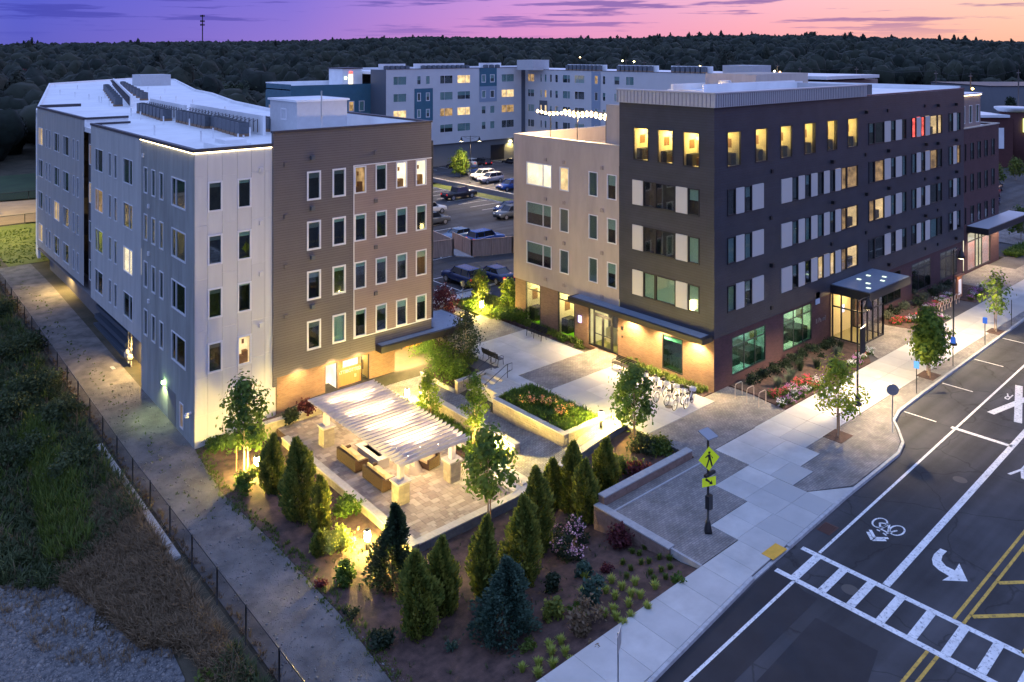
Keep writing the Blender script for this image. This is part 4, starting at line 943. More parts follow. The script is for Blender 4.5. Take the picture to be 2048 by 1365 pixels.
# rooftop condensers: a base frame, casings with a fan top
M_cond = mat('condenser casing', (.085,.10,.12), .55, vary=.15, scale=5); M_fan = mat('fan grille', (.03,.035,.04), .5)
cu = thing('condenser_unit', 'dark rooftop condenser', 'air conditioner', (0,0,0))
link('casing', MB().box(-.4,.4,-.4,.4,.22,1.05).mesh('casing', M_cond), cu); link('fan_grille', MB().lathe([(.32,0),(.32,.04),(.1,.06)], (0,0,1.05), 10).mesh('fan', M_fan), cu); link('base_frame', MB().box(-.45,.45,-.35,.35,0,.22).mesh('bf', M_wood if False else mat('timber sleeper', (.25,.16,.1), .8)), cu)
first = [True]
OR = ['first','second','third','fourth','fifth','sixth','seventh','eighth','ninth','tenth','eleventh','twelfth']+['%dth' % k for k in range(13, 31)]
def cond_row(p0, p1, n, lab, grp, z=ZRf):
    a, b = at(*p0, z), at(*p1, z)
    for i in range(n):
        x, y = a[0]+(b[0]-a[0])*i/(n-1), a[1]+(b[1]-a[1])*i/(n-1)
        if first[0]: o = cu; cu.location = (x, y, z); first[0] = False
        else: o = copy_tree(cu, (x, y, z))
        o['label'] = OR[i]+' '+lab.replace('dark condenser', 'condenser'); o['group'] = grp
cond_row((284,227), (332,242), 8, 'dark condenser in the short row behind the leftmost screen of the left roof', 'condensers on the left roof, middle row')
cond_row((364,245), (416,257), 8, 'dark condenser in the row between the two white screens of the left roof', 'condensers on the left roof, second row')
cond_row((434,258), (484,273), 7, 'dark condenser in the nearest row on the left roof', 'condensers on the left roof, nearest row')
cond_row((213,182), (236,213), 8, 'dark condenser in the far row left of the slanting screen on the left roof', 'condensers on the left roof, far row')
cond_row((246,175), (288,201), 8, 'dark condenser in the far row right of the slanting screen on the left roof', 'condensers on the left roof, far right row')
cond_row((525,259), (543,263), 3, 'dark condenser beside the stair head of the left roof', 'condensers by the stair head')
def screen(p0, p1, h=1.5):
    a, b = at(*p0, ZRf), at(*p1, ZRf); dx, dy = b[0]-a[0], b[1]-a[1]; l_ = math.hypot(dx, dy); nx_, ny_ = -dy/l_*.2, dx/l_*.2
    wbuild(MB().prism([a, b, (b[0]+nx_,b[1]+ny_), (a[0]+nx_,a[1]+ny_)], ZRf, ZRf+h), 'equipment_screen', M_roof, LB)
    pm = MB()
    for i in range(int(l_/.9)):
        x, y = a[0]+dx*(i+.5)*.9/l_, a[1]+dy*(i+.5)*.9/l_; pm.tube([(x-nx_*.6,y-ny_*.6,ZRf+.2),(x-nx_*.6,y-ny_*.6,ZRf+1.2),(x-nx_*2.5,y-ny_*2.5,ZRf+1.0)], .04, 5)
    wbuild(pm, 'refrigerant_pipe', M_copi, LB)
screen((300,226), (369,244)); screen((380,240), (526,272)); screen((226,172), (262,216), 1.4)
sr = random.Random(3)
wp = MB()
for q in [(198,205),(203,206),(210,196),(218,212),(243,205),(262,232),(281,239),(327,250),(379,256),(309,271),(402,283),(426,277),(476,290),(487,293),(500,275),(296,184),(321,205),(352,205),(385,212),(450,228),(330,187),(155,180),(120,190),(178,200),(150,195),(110,177),(236,185)]:
    p = at(*q, ZRf); wp.tube([(p[0],p[1],ZRf),(p[0],p[1],ZRf+.75)], .06, 6)
wbuild(wp, 'vent_pipe', M_roof, LB)['kind'] = 'stuff'
wbuild(MB().box(21.2-2.2, 21.2, 50.5, 53, ZRf, ZRf+.35).box(19.6, 21.0, 50.8, 52.6, ZRf+.35, ZRf+.6), 'roof_hatch', M_roof, LB)
for z in (15.2, 11.9, 8.7, 5.5):
    vent(LB, 'y', YL-.12, 24.2, z, True, M_cond); vent(LB, 'y', YL-.12, 22.4, z-.3, False, M_brown); vent(LB, 'y', YL-.12, 29.0, z-.1, False, M_brown); vent(LB, 'y', YL-.02, 20.8, z-.5, False, M_wpan)
    vent(LB, 'x', XL, 57.9 if z > 15 else 56.7, z-.2, False, M_wf)
# ------------------------------------------------------------------ far building across the car park
XF, YF = 79.6, 127.95
FB = thing('apartment_building', 'white and blue apartment block behind the car park', 'building', (XF, YF, 0)); PO = (XF, YF, 0)
M_fw = mat('far white cladding', (.60,.61,.62), .7, vary=.04, scale=.4); M_teal = mat('teal cladding', (.045,.14,.20), .6, vary=.08, scale=1); M_slate = mat('slate cladding', (.10,.12,.15), .6)
M_lblue = mat('pale blue cladding', (.28,.35,.45), .7); M_fbase = mat('far grey base', (.16,.17,.18), .8)
fr = [(15.97,17.65),(12.75,14.4),(9.55,11.2),(6.35,8.0)]
hf = []; spec_ = [(81.19,82.25,84.0,),]
FW_ = [(81.15,84.1,.36),(86.5,87.4,0),(88.55,89.5,0),(91.9,95.05,.36),(96.15,99.45,-.62),(102.35,103.5,0),(104.6,105.85,0),(107.7,111.2,.38)]
litf = {(4,0):E_warm,(4,2):E_warm,(0,2):E_warm,(3,2):E_dim,(7,1):E_warm,(7,2):E_dim,(1,2):None}
for wi, (a, b, q) in enumerate(FW_):
    for i, (z0, z1) in enumerate(fr):
        hf.append((a, b, z0, z1)); w_ = b-a; lit = litf.get((wi, i))
        teal = (wi in (1,2) and i in (1,2)) or (wi in (5,6) and i in (0,1))
        window(FB, 'y', YF, a, b, z0, z1, 'w', fw=.16 if teal else .07, mull=(abs(q)*w_,) if q else (), lit=lit, blind=None if lit else [1., .5, .98, None, .5][(wi+i*2) % 5])
wall(FB, 'y', YF, XF, 113.3, 4.1, 18.95, hf, M_fw)
def patch(a, b, z0, z1, m, holes_, axis='y', c=YF):
    hh = [h for h in holes_ if h[0] >= a and h[1] <= b and h[2] >= z0 and h[3] <= z1]; wall(FB, axis, c-.06, a, b, z0, z1, hh, m, name='cladding_patch', rev=.06)
patch(85.9, 90.2, 8.9, 15.2, M_teal, hf); patch(101.8, 106.4, 15.2, 18.95, M_teal, hf); patch(101.8, 106.4, 12.0, 15.2, M_lblue, hf)
wbuild(MB().box(XF+.1, 114.2, YF+.5, YF+.8, -.4, 4.1), 'base_wall', M_fbase, FB); wbuild(MB().box(113.3, 114.3, YF-.1, YF+2, -.4, 18.9), 'slate_fin', M_slate, FB)
XS = 114.3; hs_ = []
for i, (z0, z1) in enumerate(fr):
    for j, (a, b, q) in enumerate(((124.9,127,.4),(122.55,123.1,0),(121.1,121.8,0),(119.5,120.2,0),(117.7,118.6,0),(114.2,116.4,.65),(110.2,113,.35),(106.6,107.5,0),(104.6,105.4,0),(101.0,102.4,0),(97.5,99.5,.4))):
        hs_.append((a, b, z0, z1)); w_ = b-a; window(FB, 'x', XS, a, b, z0, z1, 'w', fw=.08, mull=(q*w_,) if q else (), lit=E_warm if (i, j) in ((2,0),(0,6),(2,1),(2,2)) else E_dim if (i+j*3) % 7 == 0 else None, blind=[None, .5, 1., None][(i+j) % 4])
wall(FB, 'x', XS, 78, YF-.1, 4.1, 18.5, hs_, M_fw); patch(105.9, 108.3, 5, 18.4, M_lblue, hs_, 'x', XS); patch(120.9, 123.3, 9, 12.1, M_slate, hs_, 'x', XS)
wbuild(MB().box(XS+.6, XS+.8, 60, YF, -.4, 4.1), 'base_wall', M_fbase, FB)
wbuild(MB().prism([(XF,YF+.3),(XS+.3,YF+.3),(XS+.3,60),(132,60),(132,147),(XF,147)], 18.0, 18.5), 'roof', M_roof, FB); wbuild(MB().box(XF, 132, 147, 147.3, 0, 19), 'rear_wall', M_fw, FB)
wbuild(MB().box(XF-.05, 113.3, YF-.08, YF+.35, 18.952, 19.05).box(XS-.08, XS+.3, 78, YF-.1, 18.52, 18.62), 'coping', M_copi, FB)
wbuild(MB().box(XF-.05, XF, YF, 133.4, 4, 18.9), 'slate_end', M_slate, FB)
wbuild(MB().box(XF+2.5, 131, YF+3, 146, 0, 17.9).box(XS+2.5, 131, 62, YF+3, 0, 17.9), 'core', M_room, FB)  # hidden filling added so no light passes through
# teal wing with roof terrace
YT = 133.4; ht_ = []
for i, (z0, z1) in enumerate(((11.0,13.0),(7.2,9.2))):
    for j, a in enumerate((70.0,72.4,74.8,77.0)): ht_.append((a, a+1.2, z0, z1)); window(FB, 'y', YT, a, a+1.2, z0, z1, 'w', fw=.14, lit=E_dim if (j == 2 and i == 0) else None, blind=[.2, .6, None, 1.][j])
ht_.append((63.9, 67.3, 11.2, 13.2)); window(FB, 'y', YT, 63.9, 67.3, 11.2, 13.2, 'w', lit=E_dim, fw=.1, mull=(1.1,))
wall(FB, 'y', YT, 63.3, XF, 3, 16.2, ht_, M_teal); ht2 = []
for a in (134.5,135.6,137,138.2,140.3,141.2,142.1): ht2.append((a, a+.6, 9.8, 12.4)); window(FB, 'x', 63.3, a, a+.6, 9.8, 12.4, 'w', lit=E_dim if a > 140 else None, fw=.07)
wall(FB, 'x', 63.3, YT, 144.2, 0, 16.4, ht2, M_teal); wbuild(MB().box(63.3, XF, YT+.3, 144.2, 15.3, 15.5).box(63.3, 80, 144, 144.2, 15, 16.6), 'terrace', M_roof, FB); wbuild(MB().box(65, XF-.1, YT+2.5, 143, 0, 15.2), 'core', M_room, FB)  # the wing's core is an added, unseen light blocker
wbuild(MB().box(75.3, XF, 136.6, 142, 15.5, 19.0), 'penthouse', M_roof, FB); wbuild(MB().box(75.1, XF, 136.4, 142.2, 19.0, 19.2), 'penthouse_roof', M_copi, FB)
wbuild(MB().box(76.6, 77.5, 136.5, 136.58, 15.6, 18.0), 'lit_door', E_white, FB); wbuild(MB().box(75.7, 76.2, 136.5, 136.58, 17.0, 17.5), 'lit_window', emat('green white lamp', (.7,1,.7), 3), FB); wbuild(MB().box(76.7, 77.4, 136.45, 136.56, 18.1, 18.5), 'red_sign', E_red, FB)
# loading door, plant screens, stair heads
wbuild(MB().box(105.2, 108.8, YF+.4, YF+.48, -.2, 2.9), 'loading_door', M_bf, FB)
wbuild(MB().box(110.3, 110.7, YF+.2, YF+.45, 3.2, 3.5), 'wall_lamp', E_lamp, FB); light('loading_light', 'SPOT', (110.5, YF-.1, 3.3), 900, col=(1,.72,.2), spot=150)
wbuild(MB().box(111.2, 115.8, 122, 127, 18.5, 20.6), 'stair_head', MATS['stair head cladding'], FB); 
for i, (x0, x1) in enumerate(((80.5,86.5),(88.5,101),(105,111))): wbuild(MB().box(x0, x1, YF+4, YF+4.2, 18.5, 19.95), 'equipment_screen', M_roof, FB)
for i, (y0, y1) in enumerate(((108,119),(95,105),(83,92))): wbuild(MB().box(XS+4, XS+4.2, y0, y1, 18.5, 19.7), 'equipment_screen', M_roof, FB)
for i, x in enumerate(list(np.arange(81.5, 86.6, 1.15))+list(np.arange(90, 101, 1.2))+[105.8, 107.4, 109]): copy_tree(cu, (x, YF+2.9, 18.5), 0, OR[i]+' condenser from the left on the far white block', 'condensers on the far white roof')
for i, y in enumerate(list(np.arange(109, 118, 1.1))[::-1]+list(np.arange(96, 104, 1.1))[::-1]+list(np.arange(84, 91, 1.1))[::-1]): copy_tree(cu, (XS+3, y, 18.5), 0, OR[i]+' condenser from the left on the far right wing', 'condensers on the far right wing')
s1 = at(1434, 163, 18.3); wbuild(MB().box(s1[0]+2, s1[0]+6.5, s1[1]-4, s1[1]+.5, 17.5, 20.4), 'stair_head', MATS['stair head cladding'], FB)
e1 = at(1590, 163, 17.5); 
tag(MB().box(e1[0]-3, e1[0]+16, e1[1]-6, e1[1]+10, 0, 17.7).build('rear_wing', M_mauve), 'mauve rear wing with pale roof edge right of the stair head', 'building')
for o in (LB, RB, FB): pass
# ------------------------------------------------------------------ retaining walls of stacked blocks
def block_wall(name, label, a, b, zb, zt, th=.35, m=None, capm=None, course=.15, blen=.42, cap=True, side=1, skip=None):
    """a,b = (x,y) ends of the wall's visible face; zt number or function of distance 0..1; side: which way the thickness goes"""
    m = m or M_wall; capm = capm or M_cap; ztf = zt if callable(zt) else (lambda t: zt)
    t = thing(name, label, 'wall', (a[0], a[1], zb), math.atan2(b[1]-a[1], b[0]-a[0]), 'stacked block retaining walls')
    Ln = math.hypot(b[0]-a[0], b[1]-a[1]); s0, s1 = (0, th) if side > 0 else (-th, 0)
    core = MB(); n = max(1, int(Ln/1.2))
    for i in range(n):
        u0, u1 = Ln*i/n, Ln*(i+1)/n; q0, q1 = ztf(i/n)-zb-.06, ztf((i+1)/n)-zb-.06; e = .025
        core.face([(u0,s0+e,-.3),(u1,s0+e,-.3),(u1,s0+e,q1),(u0,s0+e,q0)]); core.face([(u1,s1-e,-.3),(u0,s1-e,-.3),(u0,s1-e,q0),(u1,s1-e,q1)]); core.face([(u0,s0+e,q0),(u1,s0+e,q1),(u1,s1-e,q1),(u0,s1-e,q0)])
    core.build('wall_core', m, t)
    k = 0; z = -.05
    while z < max(ztf(0), ztf(1), ztf(.5))-zb-.07:
        u = -blen*.5*(k % 2)
        while u < Ln:
            w = blen*rng.uniform(.7, 1.25); u0, u1 = max(0, u), min(Ln, u+w); 
            tz = ztf(min(1, max(0, (u0+u1)/2/Ln)))-zb-.06; top = min(z+course, tz)
            if u1-u0 > .06 and top-z > .03:
                pr_ = rng.uniform(0, .02)
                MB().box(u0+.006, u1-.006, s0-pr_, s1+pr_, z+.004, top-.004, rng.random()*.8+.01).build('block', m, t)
            u += w
        z += course; k += 1
    if cap:
        n = max(1, int(Ln/.9))
        for i in range(n):
            u0, u1 = Ln*i/n-.0, Ln*(i+1)/n; q0, q1 = ztf(i/n)-zb, ztf((i+1)/n)-zb
            mb = MB(); a0, a1 = s0-.04, s1+.04
            mb.v = [(u0+.004,a0,q0-.06),(u1-.004,a0,q1-.06),(u1-.004,a1,q1-.06),(u0+.004,a1,q0-.06),(u0+.004,a0,q0),(u1-.004,a0,q1),(u1-.004,a1,q1),(u0+.004,a1,q0)]
            for q in ((3,2,1,0),(4,5,6,7),(0,1,5,4),(1,2,6,5),(2,3,7,6),(3,0,4,7)): mb.f.append(q); mb.t.append(0); mb.sm.append(False)
            mb.build('cap_stone', capm, t)
    return t
block_wall('retaining_wall', 'long lit patio edge wall facing the gravel path', (20.95,45.4), (20.95,31.35), -1.75, -1.1, .36, side=1, course=.18)
block_wall('retaining_wall', 'shaded patio wall facing the evergreens, running on below the ramp', (21.3,31.35), (36.2,31.35), -1.9, lambda t: -1.12 + 1.15*max(0, min(1, (t-.42)/.5)), .36, m=mat('shaded grey block', (.17,.165,.165), .9, vary=.2, scale=5, bump=.7, tone=(.12,.12,.125)), side=1, course=.2, blen=.6)  # block colour darkened to put this side's shade into it
block_wall('retaining_wall', 'low wall between the patio and the brick facade bed', (20.5,46.9), (26.6,46.9), -1.6, -.72, .35, side=1, course=.18)
block_wall('retaining_wall', 'block wall with pale cap between the walkway and the garden strip beside the pergola', (29.95,44.0), (29.95,34.4), -1.3, lambda t: -.38, .38, side=1, course=.15)
block_wall('retaining_wall', 'planter wall along the walkway, holding the raised bed with orange hydrangeas', (32.3,39.2), (32.3,32.75), -1.05, .06, .32, side=1, course=.15)
block_wall('retaining_wall', 'planter end wall by the lit bollard on the plaza', (32.62,32.75), (36.0,32.75), lambda t: 0, .06, .3, side=1, course=.12) if False else block_wall('retaining_wall', 'planter end wall by the lit bollard on the plaza', (32.62,32.75), (36.0,32.75), -.9, .06, .3, side=1, course=.12)
tag(MB().box(32.62, 35.95, 39.3, 39.6, -1, .05).box(35.7, 35.95, 33.05, 39.3, -.4, .05).build('planter_kerb', M_cap), 'pale stone kerb round the plaza side of the hydrangea planter', 'kerb')
slab('planter_soil', R(32.6, 35.7, 33.05, 39.3), -1, -.05, M_mulch)
block_wall('retaining_wall', 'wall stub beside the plaza stairs, below the shrub bed', (32.3,42.95), (35.6,42.95), -1.2, lambda t: -.05, .3, side=1, course=.15)
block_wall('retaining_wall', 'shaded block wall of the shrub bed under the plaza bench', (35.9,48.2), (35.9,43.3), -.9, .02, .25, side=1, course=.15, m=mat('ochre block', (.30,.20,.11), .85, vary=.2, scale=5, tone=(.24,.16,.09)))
MB().box(32.25, 32.4, 43.3, 51.0, -1.1, -.7).build('bed_edging', M_cap); tag(D.objects['bed_edging'], 'straight stone edging between the forecourt and the shrub bed', 'edging')
slab('shrub_bed', [(32.4,43.25),(35.9,43.25),(35.9,48.3),(38.0,57.2),(36,57),(33.5,51),(32.4,50)], -1.1, -.74, M_mulch)
slab('garden_strip', R(27.9, 29.95, 34.4, 44), -1.4, -1.08, M_mulch)
slab('facade_bed', R(20.5, 26.7, 47.2, 48.05), -1.4, -.95, M_mulch)
block_wall('retaining_wall', 'brown block wall with grey cap facing the flower bed, left edge of the corner paving', (28.4,26.75), (28.4,22.2), -1.15, .07, .35, m=M_wallr, capm=M_capg, side=1, course=.2)
block_wall('retaining_wall', 'brown seat wall with grey cap along the back of the corner paving', (28.75,26.42), (35.8,26.42), -.1, .45, .35, m=M_wallr, capm=M_capg, side=1, course=.15)
MB().box(28.75, 35.9, 25.75, 25.85, -.05, .03).build('edging_strip', M_capg); tag(D.objects['edging_strip'], kind='structure'); D.objects['edging_strip'].name = 'paving_edge_strip'
MB().prism([(28.5,20.6),(28.62,20.6),(28.62,22.2),(28.5,22.2)], -.3, .03).build('paving_edge_strip', M_capg)['kind'] = 'structure'
# steps
def steps(name, label, x0, x1, y0, y1, z0, z1, n, axis='x', m=None):
    t = thing(name, label, 'steps', ((x0+x1)/2, (y0+y1)/2, z0))
    for i in range(n):
        zt = z0+(z1-z0)*(i+1)/n; xa = x0+(x1-x0)*i/n; xb = x0+(x1-x0)*(i+1)/n
        wbuild(MB().box(min(xa,xb)+.003, max(xa,xb)-.003, y0, y1, z0-.3, zt), 'step', m or M_cap, t)
    return t
steps('patio_steps', 'three broad pale steps from the walkway down to the patio', 27.55, 28.85, 31.75, 34.35, -1.2, -.92, 2)
steps('plaza_stairs', 'short flight of stairs with black handrails between the walkway and the plaza', 33.1, 35.1, 41.0, 42.9, -.9, 0, 5)
slab('stair_landing', R(35.1, 36.0, 39.6, 42.9), -.6, -.003, M_conc); slab('stair_foot', R(32.3, 33.1, 39.6, 42.95), -1.3, -.9, M_walkp); slab('stair_cheek', R(33.1, 35.1, 39.6, 41.0), -1, -.02, M_cap)
for y, lab in ((41.05, 'black handrail on the planter side of the plaza stairs'), (42.8, 'black handrail on the shrub side of the plaza stairs')):
    t = thing('handrail', lab, 'handrail', (34.1, y, -.45), group='stair handrails')
    wbuild(MB().tube([(32.7,y,-.45),(32.7,y,.02),(33.1,y,.12),(35.0,y,.95),(35.5,y,.97),(35.5,y,.5),(35.2,y,.45)], .025, 6).tube([(32.75,y,-.45),(33.3,y,-.35),(35.1,y,.45),(35.3,y,.5)], .02, 6), 'rail', M_black, t)
    for x in (33.2, 35.1): wbuild(MB().tube([(x,y,-.85+(x-33.1)*.45),(x,y,.15+(x-33.1)*.42)], .028, 6), 'post', M_black, t)

# ------------------------------------------------------------------ patio pavers
PT = thing('patio', None, None, (21.3, 31.7, -1.2)); PT['kind'] = 'structure'
wbuild(MB().box(21.3, 29.9, 31.7, 46.95, -1.6, -1.235), 'mortar_bed', M_mulch, PT)
pat = []
y = 31.72
r_ = random.Random(5)
while y < 44.0 or (y < 46.9):
    ph_ = r_.choice((.24, .36)); x = 21.33
    while x < (27.5 if y < 34.4 else 27.85):
        pw = r_.choice((.24, .36, .48)); xe = min(x+pw, 27.53 if y < 34.4 else 27.88); ye = min(y+ph_, 46.88)
        if xe-x > .08: pat.append((x, xe, y, ye, r_.random()**1.6))
        x += pw
    y += ph_
while False: pass
x = 27.9; extra = []
for yy in np.arange(44.02, 46.9, .3):
    for xx in np.arange(27.9, 28.6, .35): pat.append((xx, xx+.34, yy, yy+.29, r_.random()**1.6))
pat.sort(key=lambda q: (q[0]*FW[0]+q[2]*FW[1]) )
for q in pat[:300]: wbuild(MB().box(q[0]+.006, q[1]-.006, q[2]+.006, q[3]-.006, -1.235, -1.2+r_.uniform(-.003,.003), q[4]*.95+.02), 'paver', M_tile, PT)
mb = MB()
for q in pat[300:]: mb.box(q[0]+.006, q[1]-.006, q[2]+.006, q[3]-.006, -1.235, -1.2+r_.uniform(-.003,.003), q[4]*.95+.02)
wbuild(mb, 'paver_field', M_tile, PT, kind='stuff')

# ------------------------------------------------------------------ pergola
M_perg = mat('painted pergola timber', (.58,.52,.50), .65, vary=.08, scale=3, coords='obj')
PG = thing('pergola', 'large pale slatted pergola on stone piers lit from beneath', 'pergola', (24.2, 39, -1.2))
pier_xy = ((22.65,35.0),(25.95,35.0),(22.65,43.0),(25.95,43.0))
for px, py in pier_xy:
    wbuild(MB().box(px-.28, px+.28, py-.28, py+.28, -1.2, -.12), 'pier_core', M_wall, PG)
    for k_ in range(6):
        for s_, (ax, sg) in enumerate((('x',-1),('x',1),('y',-1),('y',1))):
            cuts = sorted([-.33, rng.uniform(-.15,.15), .33])
            for c0, c1 in zip(cuts, cuts[1:]):
                z0 = -1.2+k_*.18; b_ = MB(); p_ = .33+rng.uniform(0,.02)
                if ax == 'x': b_.box(px+min(sg*.27,sg*p_), px+max(sg*.27,sg*p_), py+c0+.005, py+c1-.005, z0+.004, z0+.176, rng.random())
                else: b_.box(px+c0+.005, px+c1-.005, py+min(sg*.27,sg*p_), py+max(sg*.27,sg*p_), z0+.004, z0+.176, rng.random())
                wbuild(b_, 'pier_stone', M_wall, PG)
    wbuild(MB().box(px-.42, px+.42, py-.42, py+.42, -.12, -.03), 'pier_cap', M_cap, PG)
    wbuild(MB().box(px-.14, px+.14, py-.14, py+.14, -.03, .98), 'post', M_perg, PG)
for px in (22.65, 25.95):
    for dx in (-.17, .12): wbuild(MB().box(px+dx, px+dx+.05, 33.95, 44.1, .98, 1.2), 'beam', M_perg, PG)
for i in range(28):
    y = 34.0+i*.365
    sl = MB(); prof = [(21.9,1.29),(22.0,1.2),(26.35,1.2),(26.45,1.29),(26.45,1.37),(21.9,1.37)]
    sl.v = [(a, y, z) for a, z in prof]+[(a, y+.07, z) for a, z in prof]; n_ = len(prof)
    sl.f = [tuple(range(n_)), tuple(range(2*n_-1, n_-1, -1))]+[(i_, (i_+1) % n_+0, (i_+1) % n_+n_, i_+n_)[::-1] for i_ in range(n_)]; sl.t = [0]*len(sl.f); sl.sm = [False]*len(sl.f)
    wbuild(sl, 'rafter', M_perg, PG)
# strings of bulbs under the rafters
sb_ = thing('string_lights', 'strings of warm bulbs hung beneath the pergola rafters', 'string lights', (24.3, 39, 1.8))
BULB = emat('bulb glow', (1,.74,.36), 60)
for j, (x, y) in enumerate([(22.9+dx*.95, 34.9+i*1.15) for i in range(8) for dx in range(4)]):
    wbuild(MB().lathe([(.01,-.045),(.04,0),(.01,.045)], (x+.15*math.sin(i), y+.3*(j % 2), 1.1), 6), 'bulb', BULB, sb_)
for i in range(4): wbuild(MB().tube([(22.9+i*.95, 34.5, 1.19), (22.9+i*.95, 43.5, 1.17)], .012, 4), 'cable', M_black, sb_)
for y in (35.6, 37.8, 40.0, 42.2): light('pergola_light', 'POINT', (24.3, y, .85), 230, size=.25, col=(1,.70,.34)); [light('pergola_uplight', 'SPOT', (24.3+dx, y+dy, .72), 150, size=.1, col=(1,.74,.40), spot=130, rot=(math.pi, 0, 0)) for dx, dy in ((-1.1,.3),(.2,-.4),(1.3,.2))]
light('pergola_corner_light', 'POINT', (26.2, 34.6, .85), 10, size=.08)
wbuild(MB().lathe([(.01,-.1),(.09,0),(.01,.1)], (26.25,34.55,.95), 8), 'post_lamp', emat('post lamp', (1,.74,.36), 120), PG)

# ------------------------------------------------------------------ patio furniture
M_wick = mat('brown wicker', (.045,.020,.009), .7, vary=.3, scale=12, bump=.8, bscale=50, coords='obj'); M_cush = mat('sand cushion', (.52,.40,.22), .9, vary=.06, scale=3, coords='obj')
def sofa(L_, label, loc, rz, name='wicker_sofa'):
    t = thing(name, label, 'sofa', loc, rz)
    MB().box(0, L_, 0, .85, .06, .36).build('base', M_wick, t); MB().box(0, L_, 0, .16, .36, .72).build('backrest', M_wick, t)
    for u in (0, L_-.15): MB().box(u, u+.15, .16, .85, .36, .6).build('armrest', M_wick, t)
    n = max(1, round(L_/.65)); w = (L_-.34)/n
    for i in range(n):
        MB().box(.17+i*w+.01, .17+(i+1)*w-.01, .3, .84, .37, .5).build('seat_cushion', M_cush, t)
        c = MB(); c.v = [(.17+i*w+.02,.17,.48),(.17+(i+1)*w-.02,.17,.48),(.17+(i+1)*w-.02,.34,.48),(.17+i*w+.02,.34,.48),(.17+i*w+.04,.17,.88),(.17+(i+1)*w-.04,.17,.88),(.17+(i+1)*w-.04,.26,.86),(.17+i*w+.04,.26,.86)]
        for q in ((3,2,1,0),(4,5,6,7),(0,1,5,4),(1,2,6,5),(2,3,7,6),(3,0,4,7)): c.f.append(q); c.t.append(0); c.sm.append(False)
        c.build('back_cushion', M_cush, t)
    return t
sofa(2.1, 'brown wicker sofa with sand cushions farther along the patio, by the fire table', (22.25, 41.05, -1.2), -math.pi/2)
sofa(2.1, 'brown wicker sofa with sand cushions nearest the front pergola pier', (22.35, 38.35, -1.2), -math.pi/2)
sofa(1.15, 'single wicker armchair with plump cushions facing the sofas', (26.3, 36.6, -1.2), math.pi*.55, 'wicker_armchair')
ft = thing('fire_table', 'long pale fire table with a sunken trough between the sofas', 'fire table', (24.15, 39.6, -1.2))
wbuild(MB().box(23.45,24.15,38.5,40.8,-1.2,-.72), 'base', mat('pale table stone', (.5,.46,.4), .7), ft)
wbuild(MB().box(23.37,23.65,38.4,40.9,-.72,-.64).box(23.95,24.23,38.4,40.9,-.72,-.64).box(23.65,23.95,38.4,38.8,-.72,-.64).box(23.65,23.95,40.5,40.9,-.72,-.64), 'top', M_cap, ft); wbuild(MB().box(23.65,23.95,38.8,40.5,-.76,-.72), 'trough', M_mulch, ft)
cvr = MB(); vs = []; 
for j in range(6):
    for i in range(14):
        a = 2*math.pi*i/14; r0 = [1.0,.8,.62,.45,.2,.02][j]*(1+.16*math.sin(3*a+j*.7)); vs.append((24.9+r0*.75*math.cos(a), 37.6+r0*.95*math.sin(a), [-1.2,-.95,-.78,-.62,-.52,-.5][j]))
cvr.v = vs; cvr.f = [(j*14+i, j*14+(i+1) % 14, (j+1)*14+(i+1) % 14, (j+1)*14+i) for j in range(5) for i in range(14)]; cvr.t = [0]*70; cvr.sm = [True]*70
tag(cvr.build('furniture_cover', mat('beige cover cloth', (.42,.35,.26), .9)), 'slumped beige cover lying over a seat beside the fire table', 'cover')

# ------------------------------------------------------------------ bollards and lamps
E_boll = emat('bollard glow', (1,.72,.16), 1300)
def bollard(x, y, z, lab, h=.95):
    t = thing('bollard_light', lab, 'bollard light', (x, y, z), group='bollard lights')
    MB().lathe([(.1,0),(.09,.05),(.08,h-.48)], n=10).build('post', M_black, t); MB().lathe([(.125,h-.5),(.14,h-.3),(.125,h-.04)], n=10).build('lens', E_boll, t); MB().lathe([(.14,h-.04),(.14,h),(.02,h+.02)], n=10).build('cap', M_black, t)
bollard(19.6, 33.15, gz(19.6,33.15), 'lit bollard in the bed outside the front corner of the patio')
bollard(29.3, 35.3, -1.08, 'lit bollard in the garden strip beside the patio steps')
bollard(29.05, 44.1, -.92, 'lit bollard on the forecourt behind the pergola')
bollard(18.45, 43.2, gz(18.45,43.2), 'lit bollard under the young tree by the white facade')
bollard(34.9, 32.3, -.1, 'lit bollard at the corner of the hydrangea planter')
bollard(42.4, 53.0, 0, 'lit bollard in the grass island near the parked cars')
def street_lamp(x, y, z, lab, cls, heads=((0,1),), h=6.9, arm=1.0, on=True):
    t = thing('street_lamp', lab, 'street lamp', (x, y, z), group=cls)
    MB().lathe([(.26,0),(.26,.12),(.16,.2),(.14,.5),(.07,.6)], n=12).build('base', M_black, t)
    MB().tube([(0,0,.5),(0,0,h)], [.065,.05], 8).build('pole', M_black, t)
    for hx_, hy_ in heads:
        MB().tube([(0,0,h-.15),(hx_*arm*.5,hy_*arm*.5,h-.1),(hx_*arm,hy_*arm,h-.15)], .03, 6).tube([(0,0,h-.6),(hx_*arm*.7,hy_*arm*.7,h-.2)], .018, 5).build('arm', M_black, t)
        MB().lathe([(.04,0),(.06,-.15),(.16,-.3),(.2,-.55),(.33,-.78)], (hx_*arm, hy_*arm, h-.12), 14).build('shade', M_black, t)
        if on: MB().lathe([(.01,0),(.24,.002),(.24,.02)], (hx_*arm, hy_*arm, h-.93), 12).build('lens', E_lamp, t)
    return t
street_lamp(49.05, 23.66, 0, 'tall black street lamp standing by the nearest flower bed', 'street lamps on the sidewalk', ((1,0),), h=6.6, arm=1.5)
street_lamp(64.65, 23.8, 0, 'tall black street lamp farther up the sidewalk, past the vestibule', 'street lamps on the sidewalk', ((1,0),), h=7.2, arm=1.5)
